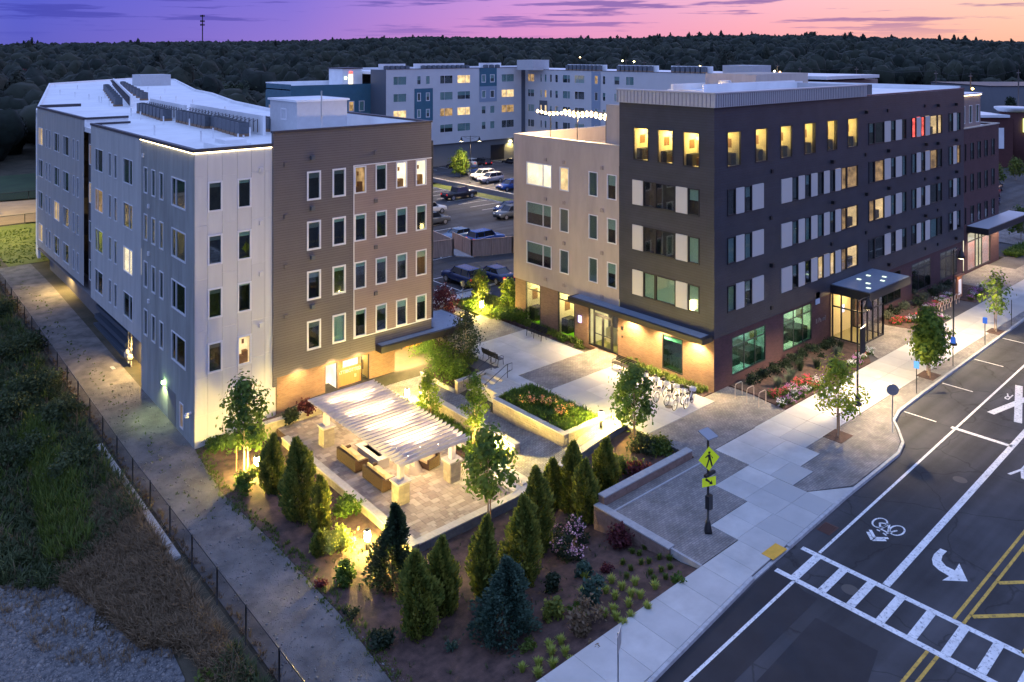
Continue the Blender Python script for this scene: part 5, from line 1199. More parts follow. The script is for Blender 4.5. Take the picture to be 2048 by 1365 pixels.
for x, h in ((50.5, 5.55), (66.1, 6.1)): light('street_lamp_light', 'SPOT', (x, 23.7, h), 6000, col=(1,.74,.40), size=.18, spot=138, blend=.5)
street_lamp(82.1, 105.6, -.1, 'twin headed lamp in the parking lot island', 'parking lot lamps', ((.8,-.6),(-.8,.6)), h=8.3, arm=1.5)
light('lot_lamp_light', 'SPOT', (83, 104.9, 7.1), 9000, col=(1,.74,.45), size=.2, spot=165, blend=.3)
light('lot_lamp_light', 'SPOT', (140, 52, 8.5), 16000, col=(1,.8,.55), size=.2, spot=165, blend=.3)  # light of the assumed side lot lamp, added out of sight
light('lot_lamp_light', 'SPOT', (65.3, 71.7, 7.9), 9000, col=(1,.74,.45), size=.2, spot=160, blend=.3)  # added light of the assumed lamp behind the tan wing
street_lamp(60.9, 73.2, -.1, 'assumed parking lot lamp hidden beside the tan building', 'parking lot lamps', ((-.7,.7),), h=8.9, arm=1.3) if False else street_lamp(66, 71, -.1, 'assumed parking lot lamp, out of sight behind the tan wing', 'parking lot lamps', ((-.7,.7),), h=8.9, arm=1.0)  # unseen lamp post added to go with the assumed lot light
street_lamp(140.7, 51.3, -.1, 'assumed side lot lamp, out of sight behind the corner block', 'parking lot lamps', ((-.7,.7),), h=9.4, arm=1.0)  # lamp post added out of view for the side lot light
# field floodlight glow on the grass at far left comes from an assumed ball field mast, added outside the frame
fm_ = thing('assumed_flood_mast', 'assumed tall floodlight mast beside the ball field, outside the frame', 'floodlight', (4, 118, 0)); wbuild(MB().tube([(4,118,0),(4,118,13)], [.14,.09], 8), 'pole', M_steel, fm_); wbuild(MB().box(3.3,4.7,117.8,118.2,13,13.5), 'lamp_head', M_black, fm_); wbuild(MB().box(3.4,4.6,117.85,118.15,12.97,12.999), 'lens', E_lamp, fm_)
light('assumed_floodlight', 'SPOT', (4, 118, 12.9), 60000, col=(1,.78,.25), size=.4, spot=150, blend=.5, rot=(0, math.radians(-15), 0))  # assumed floodlight, added to brighten the grass from outside the frame

# terrace festoon lights, railing, plants
tl = thing('string_lights', 'blazing festoon lights over the roof terrace of the tan wing', 'string lights', (46, 44, 17))
for i in range(20):
    t_ = i/19; y = 49.2-9.0*t_; wbuild(MB().lathe([(.01,-.14),(.14,0),(.01,.14)], (45.4, y, 17.15-.14*math.sin(t_*math.pi*3)**2), 6), 'bulb', emat('festoon bulb', (1,.66,.26), 26), tl)
for i in range(18): wbuild(MB().lathe([(.01,-.14),(.14,0),(.01,.14)], (48.4, 49.0-8.8*i/17, 17.05-.14*math.sin(i/17*math.pi*3)**2), 6), 'bulb', emat('festoon bulb', (1,.66,.26), 26), tl)
wbuild(MB().tube([(45.4,49.4,17.2),(45.4,39.4,17.2)], .02, 4).tube([(48.4,49.4,17.15),(48.4,38.9,17.15)], .02, 4), 'cable', M_black, tl)
for y in (40.5, 43.5, 46.5): wbuild(MB().tube([(44.3,y,14.1),(44.3,y,17.2)], .035, 5), 'pole', M_black, tl)
for y in (40.2, 43.6, 47.2): light('terrace_light', 'POINT', (45.0, y, 16.7), 2600, size=.25, col=(1,.68,.34))
for i, (y, nm, lab) in enumerate(((46.8,'garden_table','small round table on the terrace near its outer corner'),(42.4,'garden_table','round dark table in the middle of the terrace'))):
    t = thing(nm, lab, 'table', (45.2, y, 14.1)); MB().lathe([(.25,0),(.04,.05),(.04,.7),(.6,.72),(.6,.76)], n=14).build('table', M_darkf, t)
wbuild(MB().box(44.2, 44.8, 39.5, 41.3, 14.1, 14.9), 'bench', M_wood, t) if False else None

# ------------------------------------------------------------------ plaza furniture
def bench(label, loc, rz):
    t = thing('park_bench', label, 'bench', loc, rz, 'black slatted benches on the plaza')
    for i in range(4): MB().box(0, 1.85, .08+i*.11, .17+i*.11, .43, .46).build('seat_slat', M_black, t)
    for i in range(4): MB().box(0, 1.85, .55+i*.025, .57+i*.025, .5+i*.1, .585+i*.1).build('back_slat', M_black, t)
    for u in (.08, .9, 1.73):
        MB().tube([(u,.05,0),(u,.1,.43),(u,.52,.45),(u,.6,0)], .025, 5).build('leg', M_black, t); MB().tube([(u,.08,.43),(u,.06,.6),(u,.2,.68),(u,.5,.66),(u,.6,.6)], .02, 5).build('armrest', M_black, t)
bench('black bench seen from behind with its back to the tan building flower strip', (41.6, 44.5, 0), math.pi/2+math.pi) if False else bench('black bench against the planting strip of the tan brick wall', (41.5, 46.4, 0), -math.pi/2)
bench('black bench at the left edge of the plaza above the shrub bed', (36.5, 43.0, 0), math.pi/2)
bench('black bench to the right of the lit courtyard doors', (41.6, 37.6, 0), -math.pi/2)
bench('black bench half hidden behind the multi stemmed tree', (36.4, 49.0, 0), math.pi/2)
# white share bikes with front baskets
M_bike = mat('white bicycle paint', (.75,.75,.78), .35, spec=.6); M_tyre = mat('tyre', (.03,.03,.03), .8)
bikes = thing('bicycle', 'white share bicycle', 'bicycle', (0,0,0), 0, 'white share bicycles by the brick wall')
for x in (-.52, .52):
    MB().ring((x,0,.33), .31, .022, 'y', 20, 5).build('tyre', M_tyre, bikes); sp = MB().ring((x,0,.33), .285, .012, 'y', 20, 4)
    for k_ in range(8): a = k_*math.pi/4; sp.tube([(x,0,.33),(x+.28*math.cos(a),0,.33+.28*math.sin(a))], .005, 3)
    sp.lathe([(.03,-.03),(.03,.03)], (x,0,.33), 6).build('wheel', M_steel, bikes)
MB().tube([(.52,0,.33),(.42,0,.75),(.38,0,1.0)], .025, 6).tube([(.4,0,.72),(-.02,0,.32),(-.2,0,.8)], .035, 6).tube([(-.52,0,.33),(-.02,0,.32)], .02, 5).tube([(-.52,0,.33),(-.15,0,.6)], .018, 5).build('frame', M_bike, bikes)
MB().tube([(.3,-.3,1.08),(.38,-.12,1.04),(.38,.12,1.04),(.3,.3,1.08)], .016, 5).build('handlebar', M_bike, bikes); MB().box(-.33,-.08,-.08,.08,.82,.88).build('saddle', M_tyre, bikes)
MB().box(.5,.78,-.17,.17,.74,.76).box(.5,.52,-.17,.17,.76,.95).box(.76,.78,-.17,.17,.76,.95).box(.52,.76,-.17,-.15,.76,.95).box(.52,.76,.15,.17,.76,.95).build('basket', M_bike, bikes)
fd = MB()
for k_ in range(9):
    a0, a1 = math.radians(20+k_*16), math.radians(36+k_*16)
    fd.face([(-.52+.36*math.cos(a0),-.04,.33+.36*math.sin(a0)),(-.52+.36*math.cos(a1),-.04,.33+.36*math.sin(a1)),(-.52+.36*math.cos(a1),.04,.33+.36*math.sin(a1)),(-.52+.36*math.cos(a0),.04,.33+.36*math.sin(a0))])
fd.build('mudguard', M_bike, bikes)
names = ['white bicycle nearest the bench, leftmost of the row', 'second white bicycle from the bench', 'third white bicycle from the bench', 'fourth white bicycle, below the left end of the brick wall window', 'fifth white bicycle from the bench, in front of the last one', 'white bicycle at the right end of the row, nearest the street corner']
bp_ = [at(1283,783), at(1305,792), at(1322,800), at(1342,806), at(1358,816), at(1378,812)]
for i, lab in enumerate(names):
    x, y = bp_[i]; rz = math.radians(12+rng.uniform(-6,6))
    if i == 0: bikes.location = (x, y, 0); bikes.rotation_euler[2] = rz; bikes['label'] = lab
    else: copy_tree(bikes, (x, y, 0), rz, lab)
for i, (x, y) in enumerate([(41.75, 34.5-.72*k_) for k_ in range(6)]):
    t = thing('bike_dock', ['first','second','third','fourth','fifth','sixth'][i]+' docking post from the bench in the bicycle row', 'bike dock', (x, y, 0), 0, 'docking posts'); MB().box(-.1,.1,-.07,.07,0,.75).build('post', M_tyre, t)
M_cop = mat('beige rack paint', (.55,.42,.33), .5)
for i, (x, y) in enumerate(((44.05,29.2),(44.05,28.35),(44.05,27.5))):
    o = MB().tube([(-.0,0,0),(0,0,.75),(.08,0,.87),(.2,0,.9),(.6,0,.9),(.72,0,.87),(.8,0,.75),(.8,0,0)], .028, 7).build('bike_rack', M_cop, loc=(x, y, 0)); tag(o, ['inverted U bike rack closest to the brick corner','middle inverted U bike rack at the building corner','inverted U bike rack closest to the flower bed end'][i], 'bike rack', 'inverted U bike racks')
for i in range(8):
    x = 71.6+i*.62; t = MB().ring((0,0,.62), .26, .03, 'y', 14, 5).tube([(0,0,0),(0,0,.38)], .03, 6).build('ring_rack', M_cop, loc=(x, 27.5, 0)); tag(t, ['first','second','third','fourth','fifth','sixth','seventh','eighth'][i]+' ring bike rack counted from the nearer end of the notch in the flower bed', 'bike rack', 'ring bike racks')
# crossing beacon
PS = thing('pedestrian_beacon', 'crosswalk beacon with yellow walking figure sign and solar panel', 'traffic sign', (30.8, 21.85, 0))
M_yg = mat('fluorescent yellow green', (.72,.85,.02), .5, emit=(.7,.9,.02), estr=.12)
bs = MB(); bs.lathe([(.22,0),(.22,.1),(.13,.5),(.12,.55),(.06,.56)], n=4).build('base', M_black, PS)
MB().tube([(0,0,.5),(0,0,4.35)], .055, 8).build('pole', M_black, PS); MB().tube([(0,0,4.35),(0,0,4.5)], .04, 6).build('pole_top', M_steel, PS)
pn = MB(); pn.v = [(-.35,-.3,4.42),(.3,-.35,4.45),(.35,.3,4.62),(-.3,.35,4.6)]; pn.f = [(0,1,2,3)]; pn.t = [0]; pn.sm = [False]
MB().prism([(-.38,-.28),(.3,-.34),(.38,.28),(-.3,.34)], lambda x, y: 4.5+.28*y, lambda x, y: 4.54+.28*y).build('solar_panel', mat('solar panel', (.25,.27,.30), .25), PS)
# the sign faces traffic coming down the street (towards +X, a little towards the camera)
sg_ = thing('x', None, None); D.objects.remove(sg_)
def signface(name, pts, m, ang, d, z, parent, th=.02):
    """flat plate: pts in (u,v); ang = direction the face looks to"""
    fx, fy = math.cos(ang), math.sin(ang); ux, uy = -fy, fx
    mb = MB(); n_ = len(pts); mb.v = [(u*ux+fx*(d+th), u*uy+fy*(d+th), z+v) for u, v in pts]+[(u*ux+fx*d, u*uy+fy*d, z+v) for u, v in pts]
    mb.f = [tuple(range(n_)), tuple(range(2*n_-1, n_-1, -1))]+[(i, i+n_, (i+1) % n_+n_, (i+1) % n_) for i in range(n_)]; mb.t = [0]*len(mb.f); mb.sm = [False]*len(mb.f)
    return mb.build(name, m, parent)
SA = math.radians(-112)
signface('warning_sign', [(0,-.55),(.55,0),(0,.55),(-.55,0)], M_yg, SA, .07, 3.42, PS); 
fig = [[(-.05,.33),(.05,.33),(.07,.27),(.02,.22),(-.05,.24)], [(-.09,.2),(.05,.21),(.09,.02),(-.04,.0)], [(-.04,.0),(.04,.0),(-.11,-.38),(-.18,-.38)], [(.0,.02),(.09,.02),(.19,-.36),(.12,-.38)], [(.05,.2),(.08,.16),(.2,.02),(.17,-.02)], [(-.08,.19),(-.05,.12),(-.2,.06),(-.22,.1)]]
for q in fig: signface('walking_figure', q, M_black, SA, .092, 3.42, PS, .006)
signface('arrow_plate', [(-.36,-.2),(.36,-.2),(.36,.2),(-.36,.2)], M_yg, SA, .07, 2.36, PS); signface('arrow', [(-.2,.15),(-.13,.18),(.09,-.02),(.13,.06),(.18,-.14),(-.02,-.1),(.04,-.06),(-.2,.1)], M_black, SA, .092, 2.36, PS, .006)
MB().box(-.36,.36,-.16,-.02,2.66,2.78).build('flasher_bar', M_black, PS)
MB().box(-.2,.0,-.2,.02,1.15,1.75).build('push_button_box', M_black, PS); MB().box(-.0,.2,-.12,.1,1.05,1.7).build('controller_box', M_black, PS)
def sign(name, lab, x, y, z, h, shape, m, ang, cat='sign', group=None, pole=M_black, poly=None):
    t = thing(name, lab, cat, (x, y, z), 0, group); MB().tube([(0,0,0),(0,0,h)], .03, 6).build('post', pole, t)
    if shape: signface('plate', shape, m, ang, .035, h-.25, t)
    return t
cir = [(.33*math.cos(a), .33*math.sin(a)) for a in np.linspace(0, 2*math.pi, 19)[:-1]]
sign('round_sign', 'grey back of a round sign at the kerb bulge', 47.0, 20.6, 0, 2.75, cir, M_steel, math.radians(-140), pole=M_steel)
M_blue = mat('blue parking sign', (.06,.22,.75), .5, emit=(.1,.3,1), estr=.25)
rect = [(-.15,-.23),(.15,-.23),(.15,.23),(-.15,.23)]
for i, (x, y) in enumerate((at(1833,787), at(1906,733), at(1970,690))): sign('parking_sign', ['blue parking sign nearest the kerb bulge','second blue parking sign along the kerb','third blue parking sign along the kerb'][i], x, y, 0, 2.1, rect, M_blue, math.radians(200), group='blue parking signs')
sign('sign_post', 'plain dark post at the kerb beyond the blue signs', *at(2023,652), 0, 2.1, None, None, 0)
sign('street_sign', 'grey back of a square sign in the front bed by the sidewalk', *at(1236,1420,-.1), -.1, 2.6, [(-.3,-.3),(.3,-.3),(.3,.3),(-.3,.3)], M_steel, math.radians(-60), pole=M_steel)
for i, (x, y) in enumerate(((42.84,56.2),(46.2,54.3))): sign('accessible_parking_sign', ['pale sign post left of the grass island bollard','pale sign post by the tan building corner'][i], x, y, 0, 1.9, rect, M_cap, math.radians(60), group='sign posts behind the grass island', pole=M_cap)
ob = thing('menu_board', 'orange framed lit notice board in the far flower bed', 'notice board', at(1918,598)+(0,))
MB().box(-.6,.6,-.06,.06,.15,2.1).build('frame', mat('orange timber', (.45,.17,.07), .6), ob); MB().box(-.28,.35,-.075,-.061,.4,1.75).build('poster', mat('white poster', (.7,.66,.68), .6, emit=(1,.85,.75), estr=.5), ob); MB().box(-.7,.7,-.25,.1,2.1,2.18).build('roof', mat('orange timber', (.45,.17,.07), .6), ob)
light('board_light', 'POINT', (ob.location[0]-.2, ob.location[1]-.3, 1.95), 6, size=.05)
pc = MB().lathe([(.25,0),(.25,.01)], n=12).build('manhole_cover', mat('iron cover', (.08,.07,.06), .6), loc=(39.9,31.2,.002)); tag(pc, 'small round iron cover in the concrete plaza', 'cover')
hb_ = thing('hanging_basket_pole', 'tall dark planter banner hung on the near street lamp', 'banner', (49.2,23.6,0)); MB().box(.05,.75,-.02,.02,3.1,4.7).build('banner', M_black, hb_); MB().tube([(0,0,3.02),(.8,0,3.02)], .02, 5).build('bracket', M_cop, hb_); MB().tube([(0,0,4.75),(.8,0,4.75)], .02, 5).build('bracket', M_cop, hb_)
IIt = text_mesh('II Pa ml', .5, .01); IIt.materials.append(mat('dull letters', (.28,.25,.24), .4)); PO = (XR, YR, 0); wtext(IIt, 57.6, YR+.04, 1.55, RB)
wbuild(MB().box(56.8, 57.4, YR+.0, YR+.05, 3.0, 3.9), 'wall_sign', mat('pale blue plate', (.35,.5,.7), .5), RB)

# ------------------------------------------------------------------ chain link fence along the gravel
M_link = D.materials.new('black chain link'); M_link.use_nodes = True
_t = M_link.node_tree; _t.nodes.clear(); _o = _t.nodes.new('ShaderNodeOutputMaterial'); _m = _t.nodes.new('ShaderNodeMixShader'); _d = _t.nodes.new('ShaderNodeBsdfDiffuse'); _d.inputs[0].default_value = (.012,.012,.014,1); _r = _t.nodes.new('ShaderNodeBsdfTransparent'); _m.inputs[0].default_value = .36
_t.links.new(_r.outputs[0], _m.inputs[1]); _t.links.new(_d.outputs[0], _m.inputs[2]); _t.links.new(_m.outputs[0], _o.inputs[0])
FN = thing('chain_link_fence', 'long black chain link fence along the gravel path', 'fence', (12.75, 60, -1.5))
ys = [98-3.05*i for i in range(27)]; rail = []; me_ = MB()
for i, y in enumerate(ys):
    z = gz(12.75, y); wbuild(MB().tube([(12.75,y,z-.1),(12.75,y,z+1.6)], .035, 6), 'post', M_black, FN); rail.append((12.75, y, z+1.55))
    if i: me_.face([(12.75,ys[i-1],gz(12.75,ys[i-1])+.03),(12.75,y,z+.03),(12.75,y,z+1.55),(12.75,ys[i-1],gz(12.75,ys[i-1])+1.55)])
wbuild(MB().tube(rail, .025, 5), 'top_rail', M_black, FN); wbuild(me_, 'mesh', M_link, FN)
tag(MB().prism([(12.3,38.2),(12.65,38.2),(12.65,52),(12.3,52)], -2, lambda x, y: gz(12.7, y)+.12).build('concrete_kerb', M_kerb), 'pale concrete kerb outside the chain link fence', 'kerb')
# field fences
for nm, lab, y, z in (('field_fence', 'dark fence nearest the yellow lit grass', 120, 1.5), ('field_fence', 'dark fence on the far side of the infield', 141, 1.3)):
    t = thing(nm, lab, 'fence', (4, y, -.4)); m_ = MB(); m_.face([(-16,y,-.4),(27,y,-.4),(27,y,z-.4),(-16,y,z-.4)]); wbuild(m_, 'mesh', M_link, t); wbuild(MB().tube([(-16,y,z-.4),(27,y,z-.4)], .04, 5), 'top_rail', M_black, t)
    for x in range(-16, 28, 4): wbuild(MB().tube([(x,y,-.4),(x,y,z-.4)], .05, 5), 'post', M_black, t)
t = thing('utility_cart', 'small blue roofed cart on the infield', 'cart', (15.8, 128.5, -.3)); MB().box(-1.1,1.1,-.6,.6,1.7,1.9).build('roof', mat('blue cart', (.03,.06,.3), .5), t); MB().box(-1.2,1.2,-.6,.6,.4,.8).build('body', MATS['blue cart'], t)
for x in (-.9, .9): MB().tube([(x,-.5,.7),(x*.8,-.5,1.8)], .04, 5).tube([(x,.5,.7),(x*.8,.5,1.8)], .04, 5).build('roof_post', M_black, t); MB().ring((x*.8,-.62,.3), .24, .08, 'y', 12, 5).build('wheel', M_tyre, t)
# wooden fence of the bin stores
M_cedar = mat('cedar boards', (.50,.36,.28), .8, vary=.25, scale=1.6, stretch=(6,6,.3), bump=.2)
def board_fence(lab, pts, z0=-.12, h=1.8):
    t = thing('board_fence', lab, 'fence', (pts[0][0], pts[0][1], z0), 0, 'cedar bin store fences')
    bd = MB()
    for (a, b), (c, d) in zip(pts, pts[1:]):
        l_ = math.hypot(c-a, d-b); dx, dy = (c-a)/l_, (d-b)/l_; n = int(l_/.15)
        for i in range(n):
            u0, u1 = l_*i/n+.006, l_*(i+1)/n-.006; w = .012*(i % 2)
            bd.prism([(a+dx*u0-dy*w,b+dy*u0+dx*w),(a+dx*u1-dy*w,b+dy*u1+dx*w),(a+dx*u1-dy*(w+.02),b+dy*u1+dx*(w+.02)),(a+dx*u0-dy*(w+.02),b+dy*u0+dx*(w+.02))], z0+.05, z0+h)
        k_ = max(1, round(l_/2.4))
        for i in range(k_+1): x, y = a+(c-a)*i/k_, b+(d-b)*i/k_; wbuild(MB().box(x-.06,x+.06,y-.06,y+.06,z0,z0+h+.08), 'post', M_cedar, t)
        wbuild(MB().prism([(a-dy*.06,b+dx*.06),(c-dy*.06,d+dx*.06),(c+dy*.06,d-dx*.06),(a+dy*.06,b-dx*.06)], z0+h+.004, z0+h+.05), 'top_rail', M_cedar, t)
    wbuild(bd, 'boards', M_cedar, t, kind='stuff')
board_fence('cedar board enclosure on the right, in front of the blue car', [(53.5,73.6),(53.9,69.2),(62.5,65.2)] if False else [(54.1,72.8),(53.4,68.45),(57.8,66.8),(62.2,65.1)])
board_fence('cedar board enclosure on the left, beside the brown building', [(44.9,71.6),(49.5,70.7),(52.1,70.1),(52.95,75.6)])
tag(MB().prism([(52.2,69.6),(53.3,68.0),(54,72),(52.8,73)], -.12, .0).build('planted_island', M_kerb), kind='structure')
# islands of the parking lot
for nm, x0, x1, y0, y1 in (('kerbed_island', 75.9, 78.8, 84, 112), ('kerbed_island', 67, 78.8, 109.5, 112.5)):
    slab(nm, R(x0,x1,y0,y1), -.3, .02, M_kerb); slab('island_grass', R(x0+.2,x1-.2,y0+.2,y1-.2), .02, .05, M_lawn)
block_wall('retaining_wall', 'long low wall stepping the parking lot between the pickup and the silver car', (78.9,113.5), (78.9,84), -.3, .75, .3, m=mat('lot block', (.22,.2,.22), .9, tone=(.19,.18,.2)), side=1, course=.3, blen=1.2)
slab('upper_lot', R(79.2, 116, 84, 121), -.1, .32, M_asph)
slab('grass_island', [(41.9,51.0),(46.2,52.3),(46.2,56.6),(42.0,57.1)], -.2, .01, M_lawn)
slab('tan_wall_bed', R(42.75, 43.78, 42.2, 50.8), -.2, .005, M_mulch); slab('tan_wall_bed', R(42.75, 43.78, 30.7, 37.9), -.2, .005, M_mulch)
slab('flower_bed', [(44.95,26.3),(56.5,26.3),(58.2,27.3),(59.1,28.5),(59.1,30.58),(45.5,30.58),(45.5,28.7)], -.3, .012, M_mulch)
slab('flower_bed', [(66,26.6),(70.4,26.5),(71.2,28.0),(76.8,28.3),(77.2,26.6),(80.4,26.7),(82.3,28.2),(82.3,30.58),(65.3,30.58),(65.2,29)], -.3, .012, M_mulch)
for i, (x, y) in enumerate(((44.2,22.45),(57.2,22.65),(70.2,22.7))): slab('tree_pit', R(x-.72,x+.72,y-.55,y+.55), -.05, .004, M_mulch)
# ------------------------------------------------------------------ vegetation
def leafmat(name, c1, c2, rough=.6, trans=.25):
    m = mat(name, c1, rough, tone=c2, spec=.3); t = m.node_tree; l = t.links.new
    b = t.nodes['Principled BSDF']; o = t.nodes['Material Output']; tl_ = t.nodes.new('ShaderNodeBsdfTranslucent'); mx = t.nodes.new('ShaderNodeMixShader'); mx.inputs[0].default_value = .38
    l(b.inputs['Base Color'].links[0].from_socket, tl_.inputs[0]); l(b.outputs[0], mx.inputs[1]); l(tl_.outputs[0], mx.inputs[2]); l(mx.outputs[0], o.inputs[0])
    return m
def leaves(P_, size, up=.3, seed=0, tri=False, long=1.6, tones=None):
    """leaf quads at points P_ (N,3); size scalar or array"""
    g = np.random.default_rng(seed); n = len(P_)
    nv = g.normal(size=(n,3)); nv[:,2] += up*2; nv /= np.linalg.norm(nv, axis=1)[:,None]
    a = g.normal(size=(n,3)); u = np.cross(nv, a); u /= np.linalg.norm(u, axis=1)[:,None]; w = np.cross(nv, u)
    s = (np.ones(n)*size*g.uniform(.6,1.3,n))[:,None]
    if tri:
        V = np.stack([P_-u*s*.5-w*s*.4, P_+u*s*.5-w*s*.4, P_+w*s*.7], 1).reshape(-1,3); F = np.arange(3*n).reshape(n,3)
    else:
        V = np.stack([P_-w*s*.5*long, P_+u*s*.5, P_+w*s*.5*long, P_-u*s*.5], 1).reshape(-1,3); F = np.arange(4*n).reshape(n,4)
    t = g.random(n) if tones is None else np.clip(tones+g.normal(0,.15,n), 0, 1)
    return V, F, t
LM = {
 'maple': leafmat('maple leaves', (.05,.11,.02), (.15,.24,.04)),
 'lime': leafmat('lime drooping leaves', (.16,.26,.02), (.36,.42,.04)),
 'young': leafmat('bright young leaves', (.06,.13,.015), (.22,.30,.03)),
 'arbor': leafmat('arborvitae foliage', (.10,.15,.03), (.32,.33,.06)),
 'spruce': leafmat('dark spruce needles', (.022,.045,.022), (.06,.10,.045)),
 'bluesp': leafmat('blue spruce needles', (.03,.07,.05), (.10,.17,.12)),
 'shrub': leafmat('shrub leaves', (.04,.10,.015), (.14,.22,.03)),
 'grass': leafmat('bed grasses', (.05,.10,.015), (.17,.21,.04)),
 'dry': leafmat('dry tawny weeds', (.16,.11,.06), (.32,.24,.15)),
 'weed': leafmat('wild green weeds', (.03,.052,.02), (.12,.15,.06)),
 'yellow': leafmat('yellow green tufts', (.26,.33,.05), (.48,.52,.12)),
 'dark': leafmat('dark shrub leaves', (.015,.03,.014), (.05,.075,.04)),
 'silver': leafmat('silvery grass', (.09,.12,.08), (.2,.23,.16)),
 'red': leafmat('barberry leaves', (.06,.015,.02), (.16,.04,.05)),
}
M_bark = mat('young bark', (.30,.23,.16), .9, vary=.2, scale=8, coords='obj'); M_barkd = mat('dark bark', (.07,.05,.04), .9); M_stake = mat('wooden stake', (.30,.17,.09), .8)
M_ffar = mat('forest foliage', (.008,.015,.010), .95, tone=(.034,.040,.024), bump=1, bscale=.9, scale=.5, vary=.35); 
def tree(label, loc, h, cr, z0, kind, n=2600, leaf=.16, trunk=.05, group=None, stakes=0, cl=26, shape=1., seed=1, name='young_tree', multi=1, leaf_long=1.3, bark=None, spread=.24):
    g = np.random.default_rng(seed); r = random.Random(seed)
    t = thing(name, label, 'tree', loc, 0, group)
    tr = MB(); cen = []
    for k in range(cl):
        f = (k+.5)/cl; z = z0+(h-z0)*f; prof = math.sin(math.pi*min(1, (f*.86+.14)**(.8*shape)))**.8 if shape > 0 else 1-f*.8
        rad = cr*prof*r.uniform(.35,1.0); a = k*2.4+r.uniform(-.5,.5); cen.append((rad*math.cos(a), rad*math.sin(a), z))
    for mi in range(multi):
        bx, by = (0, 0) if multi == 1 else (.35*math.cos(mi*2.1), .35*math.sin(mi*2.1))
        tr.tube([(bx*.3,by*.3,-.1),(bx,by,z0*.9),(bx*.8,by*.8,z0+(h-z0)*.5),(0,0,h*.93)], [trunk,trunk*.75,trunk*.45,trunk*.12], 7)
    for (x, y, z) in cen[:: max(1, cl//14)]: zb = max(z0*.8, z-.5*(abs(x)+abs(y))-.25); tr.tube([(0,0,zb),(x*.6,y*.6,z-.15),(x,y,z)], [trunk*.4,trunk*.22,.006], 4)
    tr.build('trunk', bark or M_bark, t)
    per = n//cl; P_ = np.concatenate([g.normal(size=(per,3))*[cr*spread,cr*spread,cr*spread*.9]+c for c in cen])
    tones = np.repeat(g.random(cl), per)
    V, F, tn = leaves(P_, leaf, .35, seed, long=leaf_long, tones=tones); link('crown', nmesh('crown', V, F, LM[kind], tn), t)
    for i in range(stakes): a = i*2*math.pi/max(1,stakes)+.6; MB().tube([(.42*math.cos(a),.42*math.sin(a),-.1),(.4*math.cos(a),.4*math.sin(a),1.5)], .03, 5).build('stake', M_stake, t)
    return t
tree('young maple with three stakes against the white facade', (18.0,43.9,gz(18,43.9)), 5.0, 1.25, 1.5, 'maple', 2300, .17, .06, stakes=3, seed=2)
tree('young maple in front of the lit patio, tall bare trunk', (24.9,30.6,gz(24.9,30.6)), 5.0, 1.2, 2.1, 'maple', 1800, .18, .055, stakes=1, seed=3)
tree('young maple with stakes beside the plaza corner lamp', (35.2,30.0,gz(35.2,30)), 4.4, 1.15, 1.5, 'maple', 2200, .17, .06, stakes=2, seed=4)
tree('slim young tree in the garden strip nearer the forecourt', (29.0,41.6,-1.08), 2.9, .75, .7, 'young', 1300, .12, .03, stakes=1, seed=5)
tree('slim young tree in the garden strip between the bollard and the planter', (29.1,37.0,-1.08), 4.1, .75, 1.2, 'young', 1700, .12, .035, stakes=2, seed=6)
tree('street tree with drooping lime leaves and open branches', (44.2,22.45,0), 4.3, 1.35, 1.5, 'lime', 1500, .10, .05, stakes=2, seed=7, leaf_long=2.8, cl=22, spread=.2)
tree('dense green street tree between two blue parking signs', (57.2,22.65,0), 4.3, 1.2, 1.2, 'young', 4200, .19, .06, stakes=2, seed=8, cl=34)
tree('sparse street tree, third along the sidewalk', (70.2,22.7,0), 4.6, 1.1, 1.6, 'young', 750, .16, .05, stakes=1, seed=9, cl=20)
tree('multi stemmed tree with fine leaves above the shrub bed', (35.0,45.6,-.74), 4.1, 1.1, 1.2, 'dark', 1700, .13, .04, seed=10, multi=3, cl=26, spread=.3)
tree('dark leaved shrub tree at the corner of the brown building', (38.2,52.6,-.5), 3.4, 1.3, .4, 'red', 2200, .14, .04, seed=11)
tree('small grey green tree behind the island bollard', (43.4,54.5,0), 3.0, .9, .9, 'grass', 1700, .14, .04, stakes=2, seed=12)
tree('small lime tree in the grass island at the tan building', (45.6,53.0,0), 2.1, .9, .3, 'young', 1100, .16, .03, seed=13)
tree('round lime tree beside the parking lot lamp', (84.6,111.6,.1), 4.6, 1.6, 1.2, 'young', 2600, .24, .08, seed=14, group=None)
tree('lone conifer by the far brick shop', at(2022,240)+(0,), 7, 2.2, .8, 'dark', 2200, .5, .1, seed=15, shape=0)
for i, q in enumerate(((2032,360),(2042,480),(1992,372))): tree(['small bare looking tree in the side lot, upper','small tree at the right edge of the side lot','small tree near the black car of the side lot'][i], at(*q)+(0,), 3.6, 1.3, 1, 'grass', 1500, .2, .05, seed=16+i, group='side lot trees')
